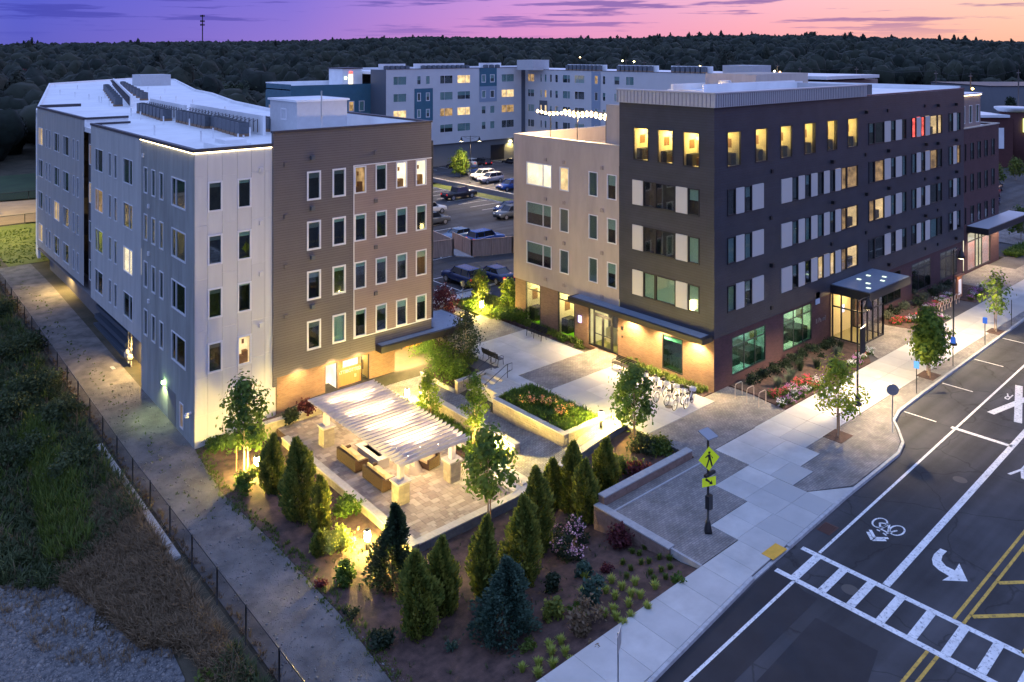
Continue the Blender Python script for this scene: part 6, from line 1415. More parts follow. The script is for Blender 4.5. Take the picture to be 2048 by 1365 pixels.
def column(label, loc, h, rad, kind='arbor', n=4200, leaf=.13, seed=1, stake=False, name='arborvitae', base=.0, group=None, prof=None, cat='shrub'):
    g = np.random.default_rng(seed); t = thing(name, label, cat, loc, 0, group)
    f = g.random(n)**.9; z = base+(h-base)*f
    pr_ = prof or (lambda f: np.where(f < .3, .66+1.13*f, 1.0)*(1-(np.clip(f-.3, 0, 1)/.7)**2.3*.93))
    a = g.random(n)*2*math.pi; lob = 1+.17*np.sin(a*4+f*(6+seed%5)+seed)+.14*np.sin(a*7-f*11+seed)+.10*np.sin(f*26+a*3)
    rr = rad*pr_(f)*lob*np.sqrt(g.uniform(.25, 1.18, n)); lean = g.uniform(-.12,.12,2); wob = rad*.16*np.sin(z*2.1+seed); P_ = np.stack([rr*np.cos(a)+lean[0]*z*.5+wob, rr*np.sin(a)+lean[1]*z*.5, z+g.normal(0,.05,n)], 1)
    s = leaf*g.uniform(.6,1.25,n); out = np.stack([np.cos(a), np.sin(a), np.full(n, 1.3 if kind == 'arbor' else .5)], 1)+g.normal(0,.4,(n,3)); out /= np.linalg.norm(out,axis=1)[:,None]
    side = np.cross(out, g.normal(size=(n,3))); side /= np.linalg.norm(side,axis=1)[:,None]
    V = np.stack([P_-out*s[:,None]*.7, P_+side*s[:,None]*.38, P_+out*s[:,None]*.9, P_-side*s[:,None]*.38],1).reshape(-1,3); F = np.arange(4*n).reshape(n,4)
    tn = np.clip(.5+.35*np.sin(a*5+f*9+seed)+g.normal(0,.22,n), 0, 1)
    link('foliage', nmesh('foliage', V, F, LM[kind], tn), t); MB().tube([(0,0,-.1),(0,0,h*.7)], [.05,.02], 6).build('trunk', M_barkd, t)
    if stake: MB().tube([(rad*.9,-rad*.5,-.1),(rad*.85,-rad*.45,1.2)], .025, 5).build('stake', M_stake, t)
    return t
def gpos(px, py):
    z = -1.
    for _ in range(8): x, y = at(px, py, z); z = H(x, y)
    return (x, y, z)
AB = [((545,985),3.2,.62,0,'dark green arborvitae right beside the lit bollard at the white facade'),((598,1040),4.1,.72,1,'tall arborvitae on the gravel side of the patio, with a stake'),((643,1065),2.7,.4,0,'slender arborvitae between the tall one and the lime shrubs'),((637,1110),1.0,.3,0,'knee high arborvitae below the slender one'),
 ((840,1265),3.5,.66,1,'olive arborvitae in front of the dark spruce, staked'),((888,1225),3.1,.58,1,'arborvitae close behind the staked olive one'),((967,1195),3.3,.58,1,'arborvitae left of the trunk behind the blue spruce'),((1045,1165),3.9,.72,1,'tallest arborvitae of the front cluster, yellowish below'),((1075,1105),4.0,.62,0,'arborvitae rising behind the tallest of the front cluster'),((1105,1015),2.6,.5,0,'dark arborvitae by the end of the patio wall'),
 ((1143,1020),3.4,.6,0,'arborvitae with rusty lower twigs, at the ramp wall'),((1172,1045),3.1,.55,0,'arborvitae just left of the brown wall corner'),((1212,985),3.0,.58,0,'arborvitae behind the brown wall corner')]
for i, (q, h, r0, st, lab) in enumerate(AB): column(lab, gpos(*q), h*rng.uniform(.92,1.05), r0*rng.uniform(.92,1.12), 'arbor', int(1400+h*1000), .15, 20+i, bool(st), group='arborvitae of the front bed')
column('dark conical spruce at the front corner of the patio', gpos(785,1165), 3.4, 1.15, 'spruce', 7000, .12, 40, name='spruce', prof=lambda f: (1-f*.93), cat='conifer')
column('broad blue green spruce in the middle of the front bed', gpos(1010,1265), 3.0, 1.15, 'bluesp', 9000, .12, 41, name='spruce', prof=lambda f: (1-f**1.5*.92), cat='conifer', stake=True)
def shrub(label, loc, h, r0, kind, n=900, leaf=.11, seed=1, name='shrub', flower=None, fc=0, group=None, cat='shrub', stuff=False, fsize=.06):
    g = np.random.default_rng(seed); t = thing(name, label, cat, loc, 0, group)
    c = g.normal(size=(max(5, n//110),3))*[r0*.42,r0*.42,h*.2]+[0,0,h*.5]; idx = g.integers(0, len(c), n)
    P_ = c[idx]+g.normal(size=(n,3))*[r0*.25,r0*.25,h*.19]; P_[:,2] = np.clip(np.abs(P_[:,2]), .02, h*1.15)
    V, F, tn = leaves(P_, leaf, .3, seed, tones=(c[idx][:,2]/h*.4+g.random(len(c))[idx]*.5)); link('foliage', nmesh('foliage', V, F, LM[kind], tn), t)
    if flower:
        Q = c[g.integers(0, len(c), fc)]+g.normal(size=(fc,3))*[r0*.3,r0*.3,h*.1]+[0,0,h*.28]; nb = 7
        Qs = np.repeat(Q, nb, 0)+g.normal(size=(fc*nb,3))*fsize*.7; V, F, tn = leaves(Qs, fsize, .6, seed+1, long=1); link('blossoms', nmesh('blossoms', V, F, flower, tn), t)
    return t
FP = {k: mat(k+' petals', a, .6, tone=b) for k, a, b in (('pink',(.55,.25,.33),(.75,.5,.55)),('orange',(.60,.20,.08),(.7,.38,.2)),('red',(.6,.02,.06),(.75,.10,.14)),('white',(.75,.72,.75),(.8,.8,.8)),('magenta',(.45,.08,.38),(.7,.35,.65)))}
for i, (x, y, lab) in enumerate(((33.6,37.3,'orange hydrangea at the stair end of the planter'),(34.3,36.0,'middle orange hydrangea of the planter, the broadest'),(34.0,34.6,'orange hydrangea nearest the planter corner bollard'))): shrub(lab, (x,y,-.05), .62, .55, 'shrub', 700, .1, 50+i, 'hydrangea', FP['orange'], 26, 'hydrangeas in the planter', 'hydrangea', fsize=.09)
for i, (q, lab) in enumerate((((1136,1085),'upper pink hydrangea behind the tuft rows'),((1128,1120),'lower pink hydrangea next to the cluster of arborvitae'),((1205,965),'small pale pink hydrangea behind the brown wall corner'))): shrub(lab, gpos(*q), .9, .6, 'dark', 700, .1, 55+i, 'hydrangea', FP['pink'], 30, 'pink hydrangeas', 'hydrangea', fsize=.09)
for i, (q, h, r0, k, lab) in enumerate([((672,1100),.8,.75,'yellow','lime shrub to the left of the patio corner bollard'),((690,1030),.8,.6,'shrub','lime shrub between the patio wall and the bollard'),((685,1165),.8,.45,'shrub','small lime shrub below the bollard'),((487,985),.9,.6,'shrub','lime shrub glowing under the facade bollard'),((440,890),.35,.9,'shrub','low green groundcover at the foot of the white facade'),((500,880),.4,.7,'shrub','low groundcover between maple and facade'),
  ((880,740),1.9,1.2,'shrub','big lime shrub nearest the blue canopy'),((905,760),1.7,1.1,'shrub','leafy shrub in the middle of the raised bed'),((850,715),1.6,.9,'shrub','shrub against the orange wall of the raised bed'),((930,745),1.3,.8,'grass','olive shrub in front of the multi stemmed tree'),((900,690),.9,.9,'dark','dark shrub at the plaza edge'),
  ((610,828),.8,.6,'red','reddish shrub at the brick facade'),((585,840),.6,.5,'dark','dark low shrub at the brick facade'),((1255,945),.8,.8,'grass','olive shrub under the plaza maple'),((1290,905),.7,.9,'dark','dark shrub below the paver edge'),((1325,900),.5,.9,'grass','low green shrub near the seat wall end'),((1280,960),.7,.6,'red','rusty shrub inside the seat wall'),
  ((1190,1205),.9,.5,'bluesp','grey green shrub left of the tuft rows'),((1108,1185),.6,.35,'dark','small globe shrub, upper one right of the blue spruce'),((1108,1235),.7,.38,'arbor','small globe shrub, lower one right of the blue spruce'),((1165,1150),.5,.4,'bluesp','blue green perennial below the pink hydrangeas'),((1240,1095),.9,.5,'red','rusty twiggy shrub outside the brown wall'),((1165,1260),.9,.6,'dry','tawny shrub beside the yellow tufts'),((765,1290),.5,.5,'dark','dark small shrub at the lower edge of the bed'),
  ((1052,648),.4,.35,'grass','low plants under the bench of the tan wall'),((1128,682),.45,.35,'shrub','low plants below the gym window'),((1040,640),.9,.9,'shrub','shrub at the corner of the tan building'),((1010,635),.7,1.0,'shrub','bushy lime plants in the grass island'),((945,615),.6,1.1,'shrub','low plants left of the island bollard'),((1158,696),.4,.3,'grass','low plants left of the courtyard doors')]): shrub(lab, gpos(*q) if px_ok(q) else gpos(*q), h, r0, k, int(500+r0*900), .11, 60+i) if False else shrub(lab, (*at(*q, (-.74 if 840 < q[0] < 935 and 680 < q[1] < 770 else -1.0 if 570 < q[0] < 620 else 0 if q[0] > 935 and q[1] < 710 else gpos(*q)[2])), (-.74 if 840 < q[0] < 935 and 680 < q[1] < 770 else -1.0 if 570 < q[0] < 620 else 0 if q[0] > 935 and q[1] < 710 else gpos(*q)[2])), h, r0, k, int(500+r0*900), .11, 60+i)
# tufts in rows: one mesh design, many individuals
def blades(n, h, r0, seed, w=.03, lean=.7):
    g = np.random.default_rng(seed); a = g.random(n)*2*math.pi; ln_ = g.uniform(.1, lean, n)*h; b = g.random(n)*r0*.3; hh = h*g.uniform(.5,1,n)
    d = np.stack([np.cos(a), np.sin(a), np.zeros(n)],1); s = np.stack([-np.sin(a), np.cos(a), np.zeros(n)],1)*w/2; B = d*b[:,None]
    M_ = B+d*(ln_*.45)[:,None]; M_[:,2] = hh*.75; T_ = B+d*(ln_*1.1)[:,None]; T_[:,2] = hh
    V = np.concatenate([np.stack([B-s,B+s,M_+s,M_-s],1), np.stack([M_-s,M_+s,T_+s*.2,T_-s*.2],1)],0).reshape(-1,3); F = np.arange(len(V)).reshape(-1,4)
    return V, F, np.tile(g.random(n), 2)
tufts = []
for k in range(3): V, F, t_ = blades(90, .36, .3, 100+k, .035, .5); tufts.append(nmesh('tuft', V, F, LM['yellow'], t_))
V, F, t_ = blades(80, .26, .28, 110, .04, .5); tufts_d = nmesh('tuft', V, F, LM['grass'], t_)
tq = [(1223,1168),(1254,1158),(1186,1190),(1165,1192),(1212,1188),(1244,1181),(1270,1172),(1185,1208),(1230,1200),(1262,1195),(1227,1226),(1257,1215),(1281,1198),(1295,1222),(1233,1242),(1208,1236),(1262,1240),(1247,1255),(1282,1130),(1297,1128),(1300,1150),(1322,1145),(1278,1112),(1245,1130),(1308,1163),(1338,1122),(1318,1120),(1340,1140),(1290,1100),(1360,1115),(1103,1312),(1098,1298),(1130,1313),(1106,1337),(1077,1334),(1142,1334),(1076,1356),(1122,1290),(1165,1240),(1265,1108),(1332,1160),(1262,1142),(1310,1180),(1045,1345),(1170,1160)]
for i, q in enumerate(tq):
    low = q[1] < 1165 and q[0] > 1240; o = link('grass_tuft', tufts_d if low else tufts[i % 3], None, gpos(*q), rng.random()*6)
    tag(o, 'dim green tuft near the brown wall, at the top of the rows' if low else ('yellow green tuft by the street sign, in the lowest rows' if q[1] > 1285 else 'yellow green tuft in the rows beside the sidewalk'), 'grass tuft', 'dim tufts' if low else ('lower tufts' if q[1] > 1285 else 'tufts in rows'))
# scattered bed cover
def scatter(name, lab, poly, n, kind, h=.3, w=.03, seed=1, zf=None, lean=.8, per=8, bsize=None):
    g = np.random.default_rng(seed); xs = [p[0] for p in poly]; ys_ = [p[1] for p in poly]; pts = []
    from mathutils.geometry import intersect_point_tri_2d
    def inside(x, y):
        c = False; j = len(poly)-1
        for i in range(len(poly)):
            if (poly[i][1] > y) != (poly[j][1] > y) and x < (poly[j][0]-poly[i][0])*(y-poly[i][1])/(poly[j][1]-poly[i][1])+poly[i][0]: c = not c
            j = i
        return c
    while len(pts) < n:
        x, y = g.uniform(min(xs), max(xs)), g.uniform(min(ys_), max(ys_))
        if inside(x, y): pts.append((x, y, (zf or H)(x, y)+.03))
    Vs, Fs, Ts = [], [], []; o_ = 0
    for i, p in enumerate(pts):
        V, F, t_ = blades(per, h*g.uniform(.5,1.3), .35, seed*1000+i, w, lean); Vs.append(V+np.array(p)); Fs.append(F+o_); o_ += len(V); Ts.append(t_*.5+g.random()*.5)
    o = link(name, nmesh(name, np.concatenate(Vs), np.concatenate(Fs), LM[kind], np.concatenate(Ts))); tag(o, lab, name.replace('_', ' '), kind='stuff'); return o
scatter('groundcover', 'short green plants in the hydrangea planter', R(32.7,35.6,33.1,39.2), 900, 'shrub', .28, .05, 1, lambda x, y: -.08)
scatter('groundcover', 'short plants in the garden strip by the pergola', R(28.0,29.85,34.5,43.8), 420, 'shrub', .3, .05, 2, lambda x, y: -1.1)
scatter('groundcover', 'short plants in the brick wall strip behind the bicycles', R(42.85,43.7,30.8,37.8), 260, 'grass', .3, .05, 3, lambda x, y: 0)
scatter('groundcover', 'short plants along the tan brick wall', R(42.85,43.7,42.3,50.6), 260, 'grass', .28, .05, 4, lambda x, y: 0)
scatter('lawn_grass', 'grass island between the plaza and the parked cars', [(42.1,51.2),(46.0,52.4),(46.0,56.4),(42.2,56.9)], 700, 'grass', .16, .04, 5, lambda x, y: 0)
scatter('bed_litter', 'sparse weeds over the mulch of the front bed', [(17,21.5),(28,21.5),(28,30.8),(21,30.8),(20.6,46),(17,47.5)], 260, 'weed', .12, .03, 6, None, .9, 6)
WD = [(12.4,22),(12.4,31),(11.2,30),(11,22)]
scatter('wild_weeds', 'dark weeds at the foot of the fence near the bottom of the view', WD, 500, 'weed', .5, .05, 17, None, .8, 10)
scatter('wild_weeds', 'dark wild weeds outside the chain link fence', [(12.4,43),(12.4,96),(9.5,97),(4.5,80),(3.5,60),(6.2,44),(8.2,42)], 6500, 'weed', .62, .06, 7, None, .8, 12)
scatter('dry_weeds', 'tawny dry weeds beside the gravel lot', [(12.2,29),(12.3,47),(9.6,47),(8.4,42),(9.2,38.5),(9.9,34.5),(11.0,33.0),(11.2,29)], 3400, 'dry', .5, .03, 8, None, .9, 12)
scatter('tall_grass', 'tall green reeds in the weedy strip', [at(95,1140,-2.8),at(185,1130,-2.8),at(170,1020,-2.8),at(120,930,-2.6),at(60,860,-2.6),at(40,900,-2.6),at(70,1010,-2.7)], 900, 'grass', 1.0, .04, 9, None, .45, 10)
scatter('lawn_grass', 'yellow lit lawn blades at the far left field', [(13,98),(24,98),(26,117),(9,117)], 1500, 'grass', .12, .1, 10, None, .6, 5)
for i, (px, py, h, r0) in enumerate([(60,620,1.7,1.5),(110,690,1.9,1.7),(35,700,2.1,1.8),(150,760,1.6,1.6),(200,815,1.5,1.4),(90,800,1.8,1.7),(150,870,1.5,1.4),(225,905,1.3,1.2),(30,800,2.0,1.9),(60,900,1.6,1.6),(10,600,2.2,1.7),(470,1330,1.1,.9)]): gp = gpos(px, py); gp = (gp[0]-2.2 if i < 11 else gp[0]-.8, gp[1], H(gp[0]-2.2, gp[1])); h *= .8; r0 *= .8; shrub(['wild bush near the top of the fence line','wild bush against the fence beyond the curb','dark wild bush at the left edge','wild bush pressed to the fence opposite the meters','bush beside the concrete kerb of the fence','tall wild bush amid the weeds','round wild bush below the tall one','smaller bush leaning on the fence','dark bush at the left picture edge, lower','bush above the tall reeds','overhanging bush at the fence corner by the lawn','low olive bush outside the fence at the bottom'][i], gp, h, r0, 'weed' if i < 11 else 'grass', 2600 if i < 11 else 1300, .13, 200+i, 'wild_bush', None, 0, 'wild bushes along the fence', 'bush')
# flowering beds along the building
def fbed(lab, pts, cols, seed, h=.42, r0=.5):
    g = random.Random(seed)
    for i, (x, y) in enumerate(pts):
        c = cols[i % len(cols)]; yield x, y, c
nb = {'k': 0}
def flower_row(x0, y0, x1, y1, n, cols, where, seed):
    ord_ = ['first','second','third','fourth','fifth','sixth','seventh','eighth','ninth','tenth','eleventh','twelfth']
    for i in range(n):
        f = i/max(1, n-1); c = cols[i % len(cols)]
        shrub(f'{c} flowering clump, {ord_[i]} {where}', (x0+(x1-x0)*f, y0+(y1-y0)*f, .01), .42, .42, 'shrub', 420, .08, seed+i, 'flower_clump', FP[c], 46, 'flowering clumps of the street beds', 'flowers', fsize=.055)
flower_row(45.3,26.75,50.5,26.6,8,['white','magenta','white','magenta','white','red','white','magenta'],'from the bike racks along the sidewalk',300)
flower_row(46.0,27.5,50.2,27.2,6,['red','red','magenta','red','red','white'],'in the row behind the white ones',320)
flower_row(54.5,26.7,58.0,27.2,5,['white','magenta','white','red','white'],'at the entrance end of the near bed',330)
flower_row(66.0,28.6,70.2,26.8,7,['red','red','white','red','white','magenta','white'],'from the vestibule in the far bed',340)
flower_row(71.5,28.3,76.5,28.6,6,['white','magenta','red','white','magenta','white'],'behind the ring racks',350)
flower_row(77.5,27.2,81.5,27.6,5,['magenta','white','magenta','magenta','white'],'beyond the notice board',360)
for i in range(9): x = 46.8+i*1.35; shrub(['first','second','third','fourth','fifth','sixth','seventh','eighth','ninth'][i]+' dark rounded shrub from the corner along the maroon wall', (x, 29.75, .01), .62, .5, 'dark', 700, .08, 370+i, group='dark shrubs along the maroon wall')
for i in range(8): x = 66.5+i*1.9; shrub(['first','second','third','fourth','fifth','sixth','seventh','eighth'][i]+' dark shrub from the vestibule under the far shop windows', (x, 29.8, .01), .7, .6, 'dark' if i % 2 else 'silver', 600, .09, 380+i, group='shrubs under the far shop windows')
for i, (x, y) in enumerate(((47.6,28.3),(48.6,28.1),(49.6,28.5),(52.5,28.2),(53.6,27.6),(55.8,28.4),(57.2,28.9),(51.3,28.8))):
    V, F, t_ = blades(220, .75, .5, 400+i, .02, .6); t = tag(link('ornamental_grass', nmesh('ornamental_grass', V, F, LM['silver' if i in (0,1,2,5) else 'dark'], t_), None, (x, y, .01)), ['silvery grass nearest the bike racks','second silvery grass of the near bed','silvery grass behind the magenta flowers','dark grass clump left of the near lamp post','dark grass clump at the sidewalk side','silvery grass close to the vestibule','dark grass clump against the vestibule','dark grass clump in the middle of the near bed'][i], 'ornamental grass', 'ornamental grasses')
scatter('groundcover', 'low shrubs edging the far side lot', [(97,29.5),(104,28.5),(104,31),(97.5,31)], 300, 'shrub', .5, .07, 11, lambda x, y: 0)
# a few stones over the gravel lot and path
def stones(name, lab, box_, n, s0, s1, m, seed):
    g = np.random.default_rng(seed); Vs, Fs = [], []
    base = np.array([(1,0,0),(-1,0,0),(0,1,0),(0,-1,0),(0,0,.7),(0,0,-.7)]); tri_ = np.array([(0,2,4),(2,1,4),(1,3,4),(3,0,4),(2,0,5),(1,2,5),(3,1,5),(0,3,5)])
    for i in range(n):
        x, y = g.uniform(box_[0], box_[1]), g.uniform(box_[2], box_[3]); s = g.uniform(s0, s1)*(1+2*(g.random() < .04)); b = base*s*g.uniform(.6,1.3,(6,1))
        Vs.append(b+[x, y, H(x, y)+.06]); Fs.append(tri_+6*i)
    tag(link(name, nmesh(name, np.concatenate(Vs), np.concatenate(Fs), m)), lab, 'stones', kind='stuff')
scatter('dry_weeds', 'pale dry stalks among the wild weeds', [(12.3,44),(12.3,92),(9.5,92),(5.5,70),(5,52),(7,44)], 900, 'dry', .8, .025, 18, None, .6, 7)
scatter('tall_grass', 'bright grass clumps among the wild weeds', [(12.3,46),(12.3,92),(9.5,92),(5.5,70),(5,52),(7,46)], 500, 'grass', .85, .045, 19, None, .6, 10)
scatter('dry_weeds', 'sparse dry weeds straggling over the gravel lot', [at(*q, -2.9) for q in ((0,1150),(190,1160),(330,1295),(380,1360),(200,1360),(0,1250))], 260, 'dry', .3, .025, 20, None, .9, 8)
stones('gravel_stones', 'scattered stones on the gravel lot', (0, 10.5, 27, 48), 22000, .015, .06, mat('pale stones', (.22,.21,.2), .9, vary=.3, scale=2), 1)
stones('gravel_stones', 'small bright stones on the gravel path', (13, 16.5, 24, 60), 7000, .012, .028, mat('pale stones', (.3,.29,.27), .9), 2)

# ------------------------------------------------------------------ forest to the horizon
def forest():
    g = np.random.default_rng(5); Vs, Ts = [], []; BV, BF, BT = [], [], []; off = [0]
    bm = bmesh.new(); bmesh.ops.create_icosphere(bm, subdivisions=2, radius=1); ICO = np.array([v.co[:] for v in bm.verts]); IF = np.array([[v.index for v in f.verts] for f in bm.faces]); bm.free()
    dist = []; 
    for lo, hi, dens, nl, ls, nb in ((95,260,60,190,.55,4),(260,480,60,75,.7,3),(480,800,62,30,1.0,2),(800,1400,75,14,1.4,1)):
        area = .5*math.radians(76)*(hi*hi-lo*lo); n = int(area/dens); d = np.sqrt(g.uniform(lo*lo, hi*hi, n)); a = g.uniform(-38, 38, n)*math.pi/180
        X = d*(FW[0]*np.cos(a)+RT[0]*np.sin(a)); Y = d*(FW[1]*np.cos(a)+RT[1]*np.sin(a))
        for x, y, dd, aa in zip(X, Y, d, a):
            ok = (y > 178) if x < 64 else (y > 165 and x < 300) if x < 150 else False
            if dd > 330 and not ok: ok = aa < .36 or dd > 400
            if x < 8 and y > 105 and dd < 200: ok = x < -12 or y > 175
            if not ok: continue
            big = g.random(); ht = g.uniform(8, 15) if dd < 260 else g.uniform(7.5, 18.5); cr = g.uniform(2.4, 6) if dd < 480 else g.uniform(3, 7.5)
            pine = (.13 < aa < .30 and g.random() < .05) or (aa >= .30 and g.random() < .018) or g.random() < .012
            if pine: ht += g.uniform(2.5, 6.5); cr *= .8
            z = H(x, y); tn = g.random()**1.6*.8
            for b_ in range(nb if not pine else 2):
                ox, oy = g.normal(0, cr*.38, 2)*(b_ > 0); sc = cr*g.uniform(.55,.85) if b_ else cr*.9; hz_ = ht*g.uniform(.3,.46); zc = z+ht-hz_*(1.0+.18*b_)
                if pine: sc = cr*.5; hz_ = ht*.35; zc = z+ht-hz_*(1+.6*b_)
                B = ICO*g.uniform(.78,1.16,(len(ICO),1)); BV.append(B*[sc,sc,hz_]+[x+ox,y+oy,zc]); BF.append(IF+off[0]); off[0] += len(ICO); BT.append(np.full(len(IF), np.clip(tn+g.normal(0,.07),0,1)))
            nl2 = nl if not pine else nl*2
            u = g.normal(size=(nl2,3)); u /= np.linalg.norm(u,axis=1)[:,None]; u[:,2] = np.abs(u[:,2])*1.1-.2
            P_ = u*[cr*1.02,cr*1.02,ht*.42]*g.uniform(.85,1.08,(nl2,1))+[x,y,z+ht*.6]
            w = np.cross(u, g.normal(size=(nl2,3))); w /= np.linalg.norm(w,axis=1)[:,None]; v = np.cross(u, w); v /= np.linalg.norm(v,axis=1)[:,None]; s = ls*g.uniform(.5,1.3,(nl2,1))
            Vs.append(np.stack([P_-w*s*.7-v*s*.5, P_+w*s*.7-v*s*.5, P_+v*s*.8],1).reshape(-1,3)); Ts.append(np.clip(np.full(nl2, tn)+g.normal(0,.08,nl2), 0, 1))
    V = np.concatenate(Vs); F = np.arange(len(V)).reshape(-1,3); n0 = len(V)
    V = np.concatenate([V]+BV); F = np.concatenate([F]+[f+n0 for f in BF]); me = nmesh('far_forest', V, F, M_ffar, np.concatenate(Ts+BT)); me.polygons.foreach_set('use_smooth', np.arange(len(F)) >= n0//3); print('forest tris', len(F))
    o = link('far_forest', me); tag(o, 'dark dusk woodland running to the horizon behind the buildings', 'forest', kind='stuff')
forest()
def big_tree(lab, q, h, cr, m, seed, n=2600, leaf=.5):
    g = np.random.default_rng(seed); x, y = at(*q, 0); t = thing('woodland_tree', lab, 'tree', (x, y, H(x, y)), 0, 'woodland edge trees')
    c = g.normal(size=(26,3)); c /= np.linalg.norm(c,axis=1)[:,None]; c = c*[cr*.72,cr*.72,h*.3]*g.uniform(.5,1,(26,1))+[0,0,h*.62]; idx = g.integers(0,26,n)
    P_ = c[idx]+g.normal(size=(n,3))*[cr*.24,cr*.24,h*.085]; V, F, tn = leaves(P_, leaf, .3, seed, tones=g.random(26)[idx]*.8+.1)
    link('crown', nmesh('crown', V, F, m, tn), t); MB().tube([(0,0,-1),(0,0,h*.5),(0,0,h*.8)], [.35,.25,.08], 7).build('trunk', M_barkd, t)
M_redt = mat('autumn red leaves', (.05,.012,.014), .9, tone=(.13,.03,.03)); M_grnt = mat('dusk green leaves', (.018,.03,.014), .9, tone=(.05,.065,.03)); M_brnt = mat('dusk brown leaves', (.04,.028,.02), .9, tone=(.085,.06,.04))
for i, (q, h, cr, m, lab) in enumerate([((60,215),13,6,M_redt,'red maple at the far left of the woodland edge'),((20,205),14,6,M_redt,'rust coloured tree at the left picture edge'),((130,225),12,5.5,M_grnt,'green tree behind the left end of the left roof'),((205,220),12,5,M_brnt,'pale bare looking tree behind the left roof'),((265,225),13,6,M_redt,'red maple left of the far roof box'),((350,225),13,5.5,M_redt,'red maple right of the far roof box'),((385,240),11,5,M_redt,'deep red tree at the right end of the roof edge'),((470,245),13,6.5,M_grnt,'broad green tree between the left and the teal building'),((520,232),12,6,M_grnt,'green tree hugging the corner of the teal building'),((165,215),13,6,M_grnt,'dark tree behind the far left parapet'),((430,225),14,6,M_grnt,'dark green tree behind the broad one'),((590,200),12,6,M_grnt,'green tree behind the teal wing'),((650,190),12,6,M_brnt,'brownish tree behind the teal wing penthouse'),((310,215),13,6,M_grnt,'green tree behind the far roof box')]): big_tree(lab, q, h, cr, m, 500+i, 2400, .6)
# ------------------------------------------------------------------ far things
def far_at(px, py, d): l_ = (px-1024)/1597*d; return (d*FW[0]+l_*RT[0], d*FW[1]+l_*RT[1], 22-(py-107)*d/1597)
ct = far_at(405, 92, 900); t = thing('cell_tower', 'cell tower with antennas rising above the left horizon', 'cell tower', (ct[0], ct[1], ct[2]-20))
ztop = far_at(405, 30, 900)[2]; base_ = t.location.z
MB().tube([(0,0,0),(0,0,ztop-base_)], [.8,.5], 8).build('mast', M_copi, t)
an = MB()
for z in (ztop-base_-1, ztop-base_-7, ztop-base_-11):
    for a in range(6): an.box(2.2*math.cos(a)-.25, 2.2*math.cos(a)+.25, 2.2*math.sin(a)-.25, 2.2*math.sin(a)+.25, z-1.4, z+.8)
an.build('antennas', M_copi, t)
M_pole = mat('utility pole wood', (.26,.22,.2), .8)
ords = ['first','second','third','fourth','fifth','sixth','seventh','eighth','ninth']
pl_ = [(1252,118,330),(1288,122,320),(1355,125,310),(1555,128,300),(1600,134,290),(1713,134,260),(1872,142,230),(1941,147,225),(2037,140,215)]
prev = None
for i, (px, py, d) in enumerate(pl_):
    x, y, z = far_at(px, py, d); t = thing('utility_pole', ords[i]+' utility pole counted from the left above the far roofs', 'utility pole', (x, y, -.5), 0, 'utility poles'); MB().tube([(0,0,0),(0,0,z+.5)], [.22,.16], 6).box(-1.2,1.2,-.08,.08,z-.4,z-.2).build('pole', M_pole, t)
    if prev:
        w_ = MB(); mid = ((x+prev[0])/2, (y+prev[1])/2, (z+prev[2])/2-1.2); w_.tube([prev, mid, (x, y, z)], .035, 3); tag(w_.build('overhead_wire', M_copi), f'sagging wire between the {ords[i-1]} and {ords[i]} utility poles', 'wire', 'overhead wires')
    prev = (x, y, z)
for i, (px, py, d, c) in enumerate([(496,97,700,(1,.5,.12)),(563,96,760,(1,.5,.12)),(1160,115,420,(1,.6,.2)),(1245,122,330,(1,.9,.4)),(1268,124,328,(1,.9,.4)),(1400,133,320,(1,.7,.2)),(1549,143,300,(1,.9,.6)),(1560,145,300,(1,.55,.2)),(1708,151,262,(1,.9,.5)),(1945,178,225,(1,.6,.15))]):
    x, y, z = far_at(px, py, d); t = thing('far_lamp', ['orange lamp glowing among the left woods','second orange lamp in the left woods','faint lamp in the middle woods','greenish lamp above the far roof, left of a pair','greenish lamp above the far roof, right of a pair','small yellow lamp behind the stair head','white lamp above the rear wing','orange lamp above the rear wing','white lamp before the dark houses','orange lamp above the lit parapet at the right'][i], 'lamp', (x, y, z), 0, 'far lamps')
    MB().lathe([(.01,-.4),(.45,0),(.01,.4)], n=8).build('globe', emat('far lamp %d' % i, c, 14), t); MB().tube([(0,0,-z-.5),(0,0,-.4)], .1, 5).build('post', M_copi, t)
def house(lab, px, py, d, w, l_, h, ang, m, rm):
    x, y, z = far_at(px, py, d); z = H(x, y); t = thing('house', lab, 'house', (x, y, z), ang, 'far houses'); MB().box(-w/2,w/2,-l_/2,l_/2,0,h).build('wall', m, t)
    r0 = MB(); r0.v = [(-w/2-.4,-l_/2-.4,h),(w/2+.4,-l_/2-.4,h),(w/2+.4,l_/2+.4,h),(-w/2-.4,l_/2+.4,h),(0,-l_/2-.4,h+w*.42),(0,l_/2+.4,h+w*.42)]
    r0.f = [(0,1,4),(2,3,5),(1,2,5,4),(3,0,4,5)]; r0.t = [0]*4; r0.sm = [False]*4; r0.build('roof', rm, t)
    for u in (-w*.22, w*.22): MB().box(u-.5,u+.5,-l_/2-.06,-l_/2,h*.45,h*.75).build('window', M_bf, t)
M_h1 = mat('blue house siding', (.12,.16,.2), .8); M_hr = mat('dark shingles', (.04,.04,.05), .9)
house('blue gabled house past the maroon roof', 1765, 190, 285, 9, 12, 6.5, TH-.9, M_h1, M_hr); house('lower house left of the blue gabled one', 1733, 180, 300, 9, 10, 4.5, TH+.4, M_h1, M_hr); house('brown house above the rear wing', 1505, 150, 340, 12, 14, 6, TH, mat('brown house', (.09,.07,.07), .8), M_hr); house('long dark house behind the utility poles', 1862, 185, 290, 10, 16, 5, TH+.8, mat('brown house', (.09,.07,.07), .8), M_hr)
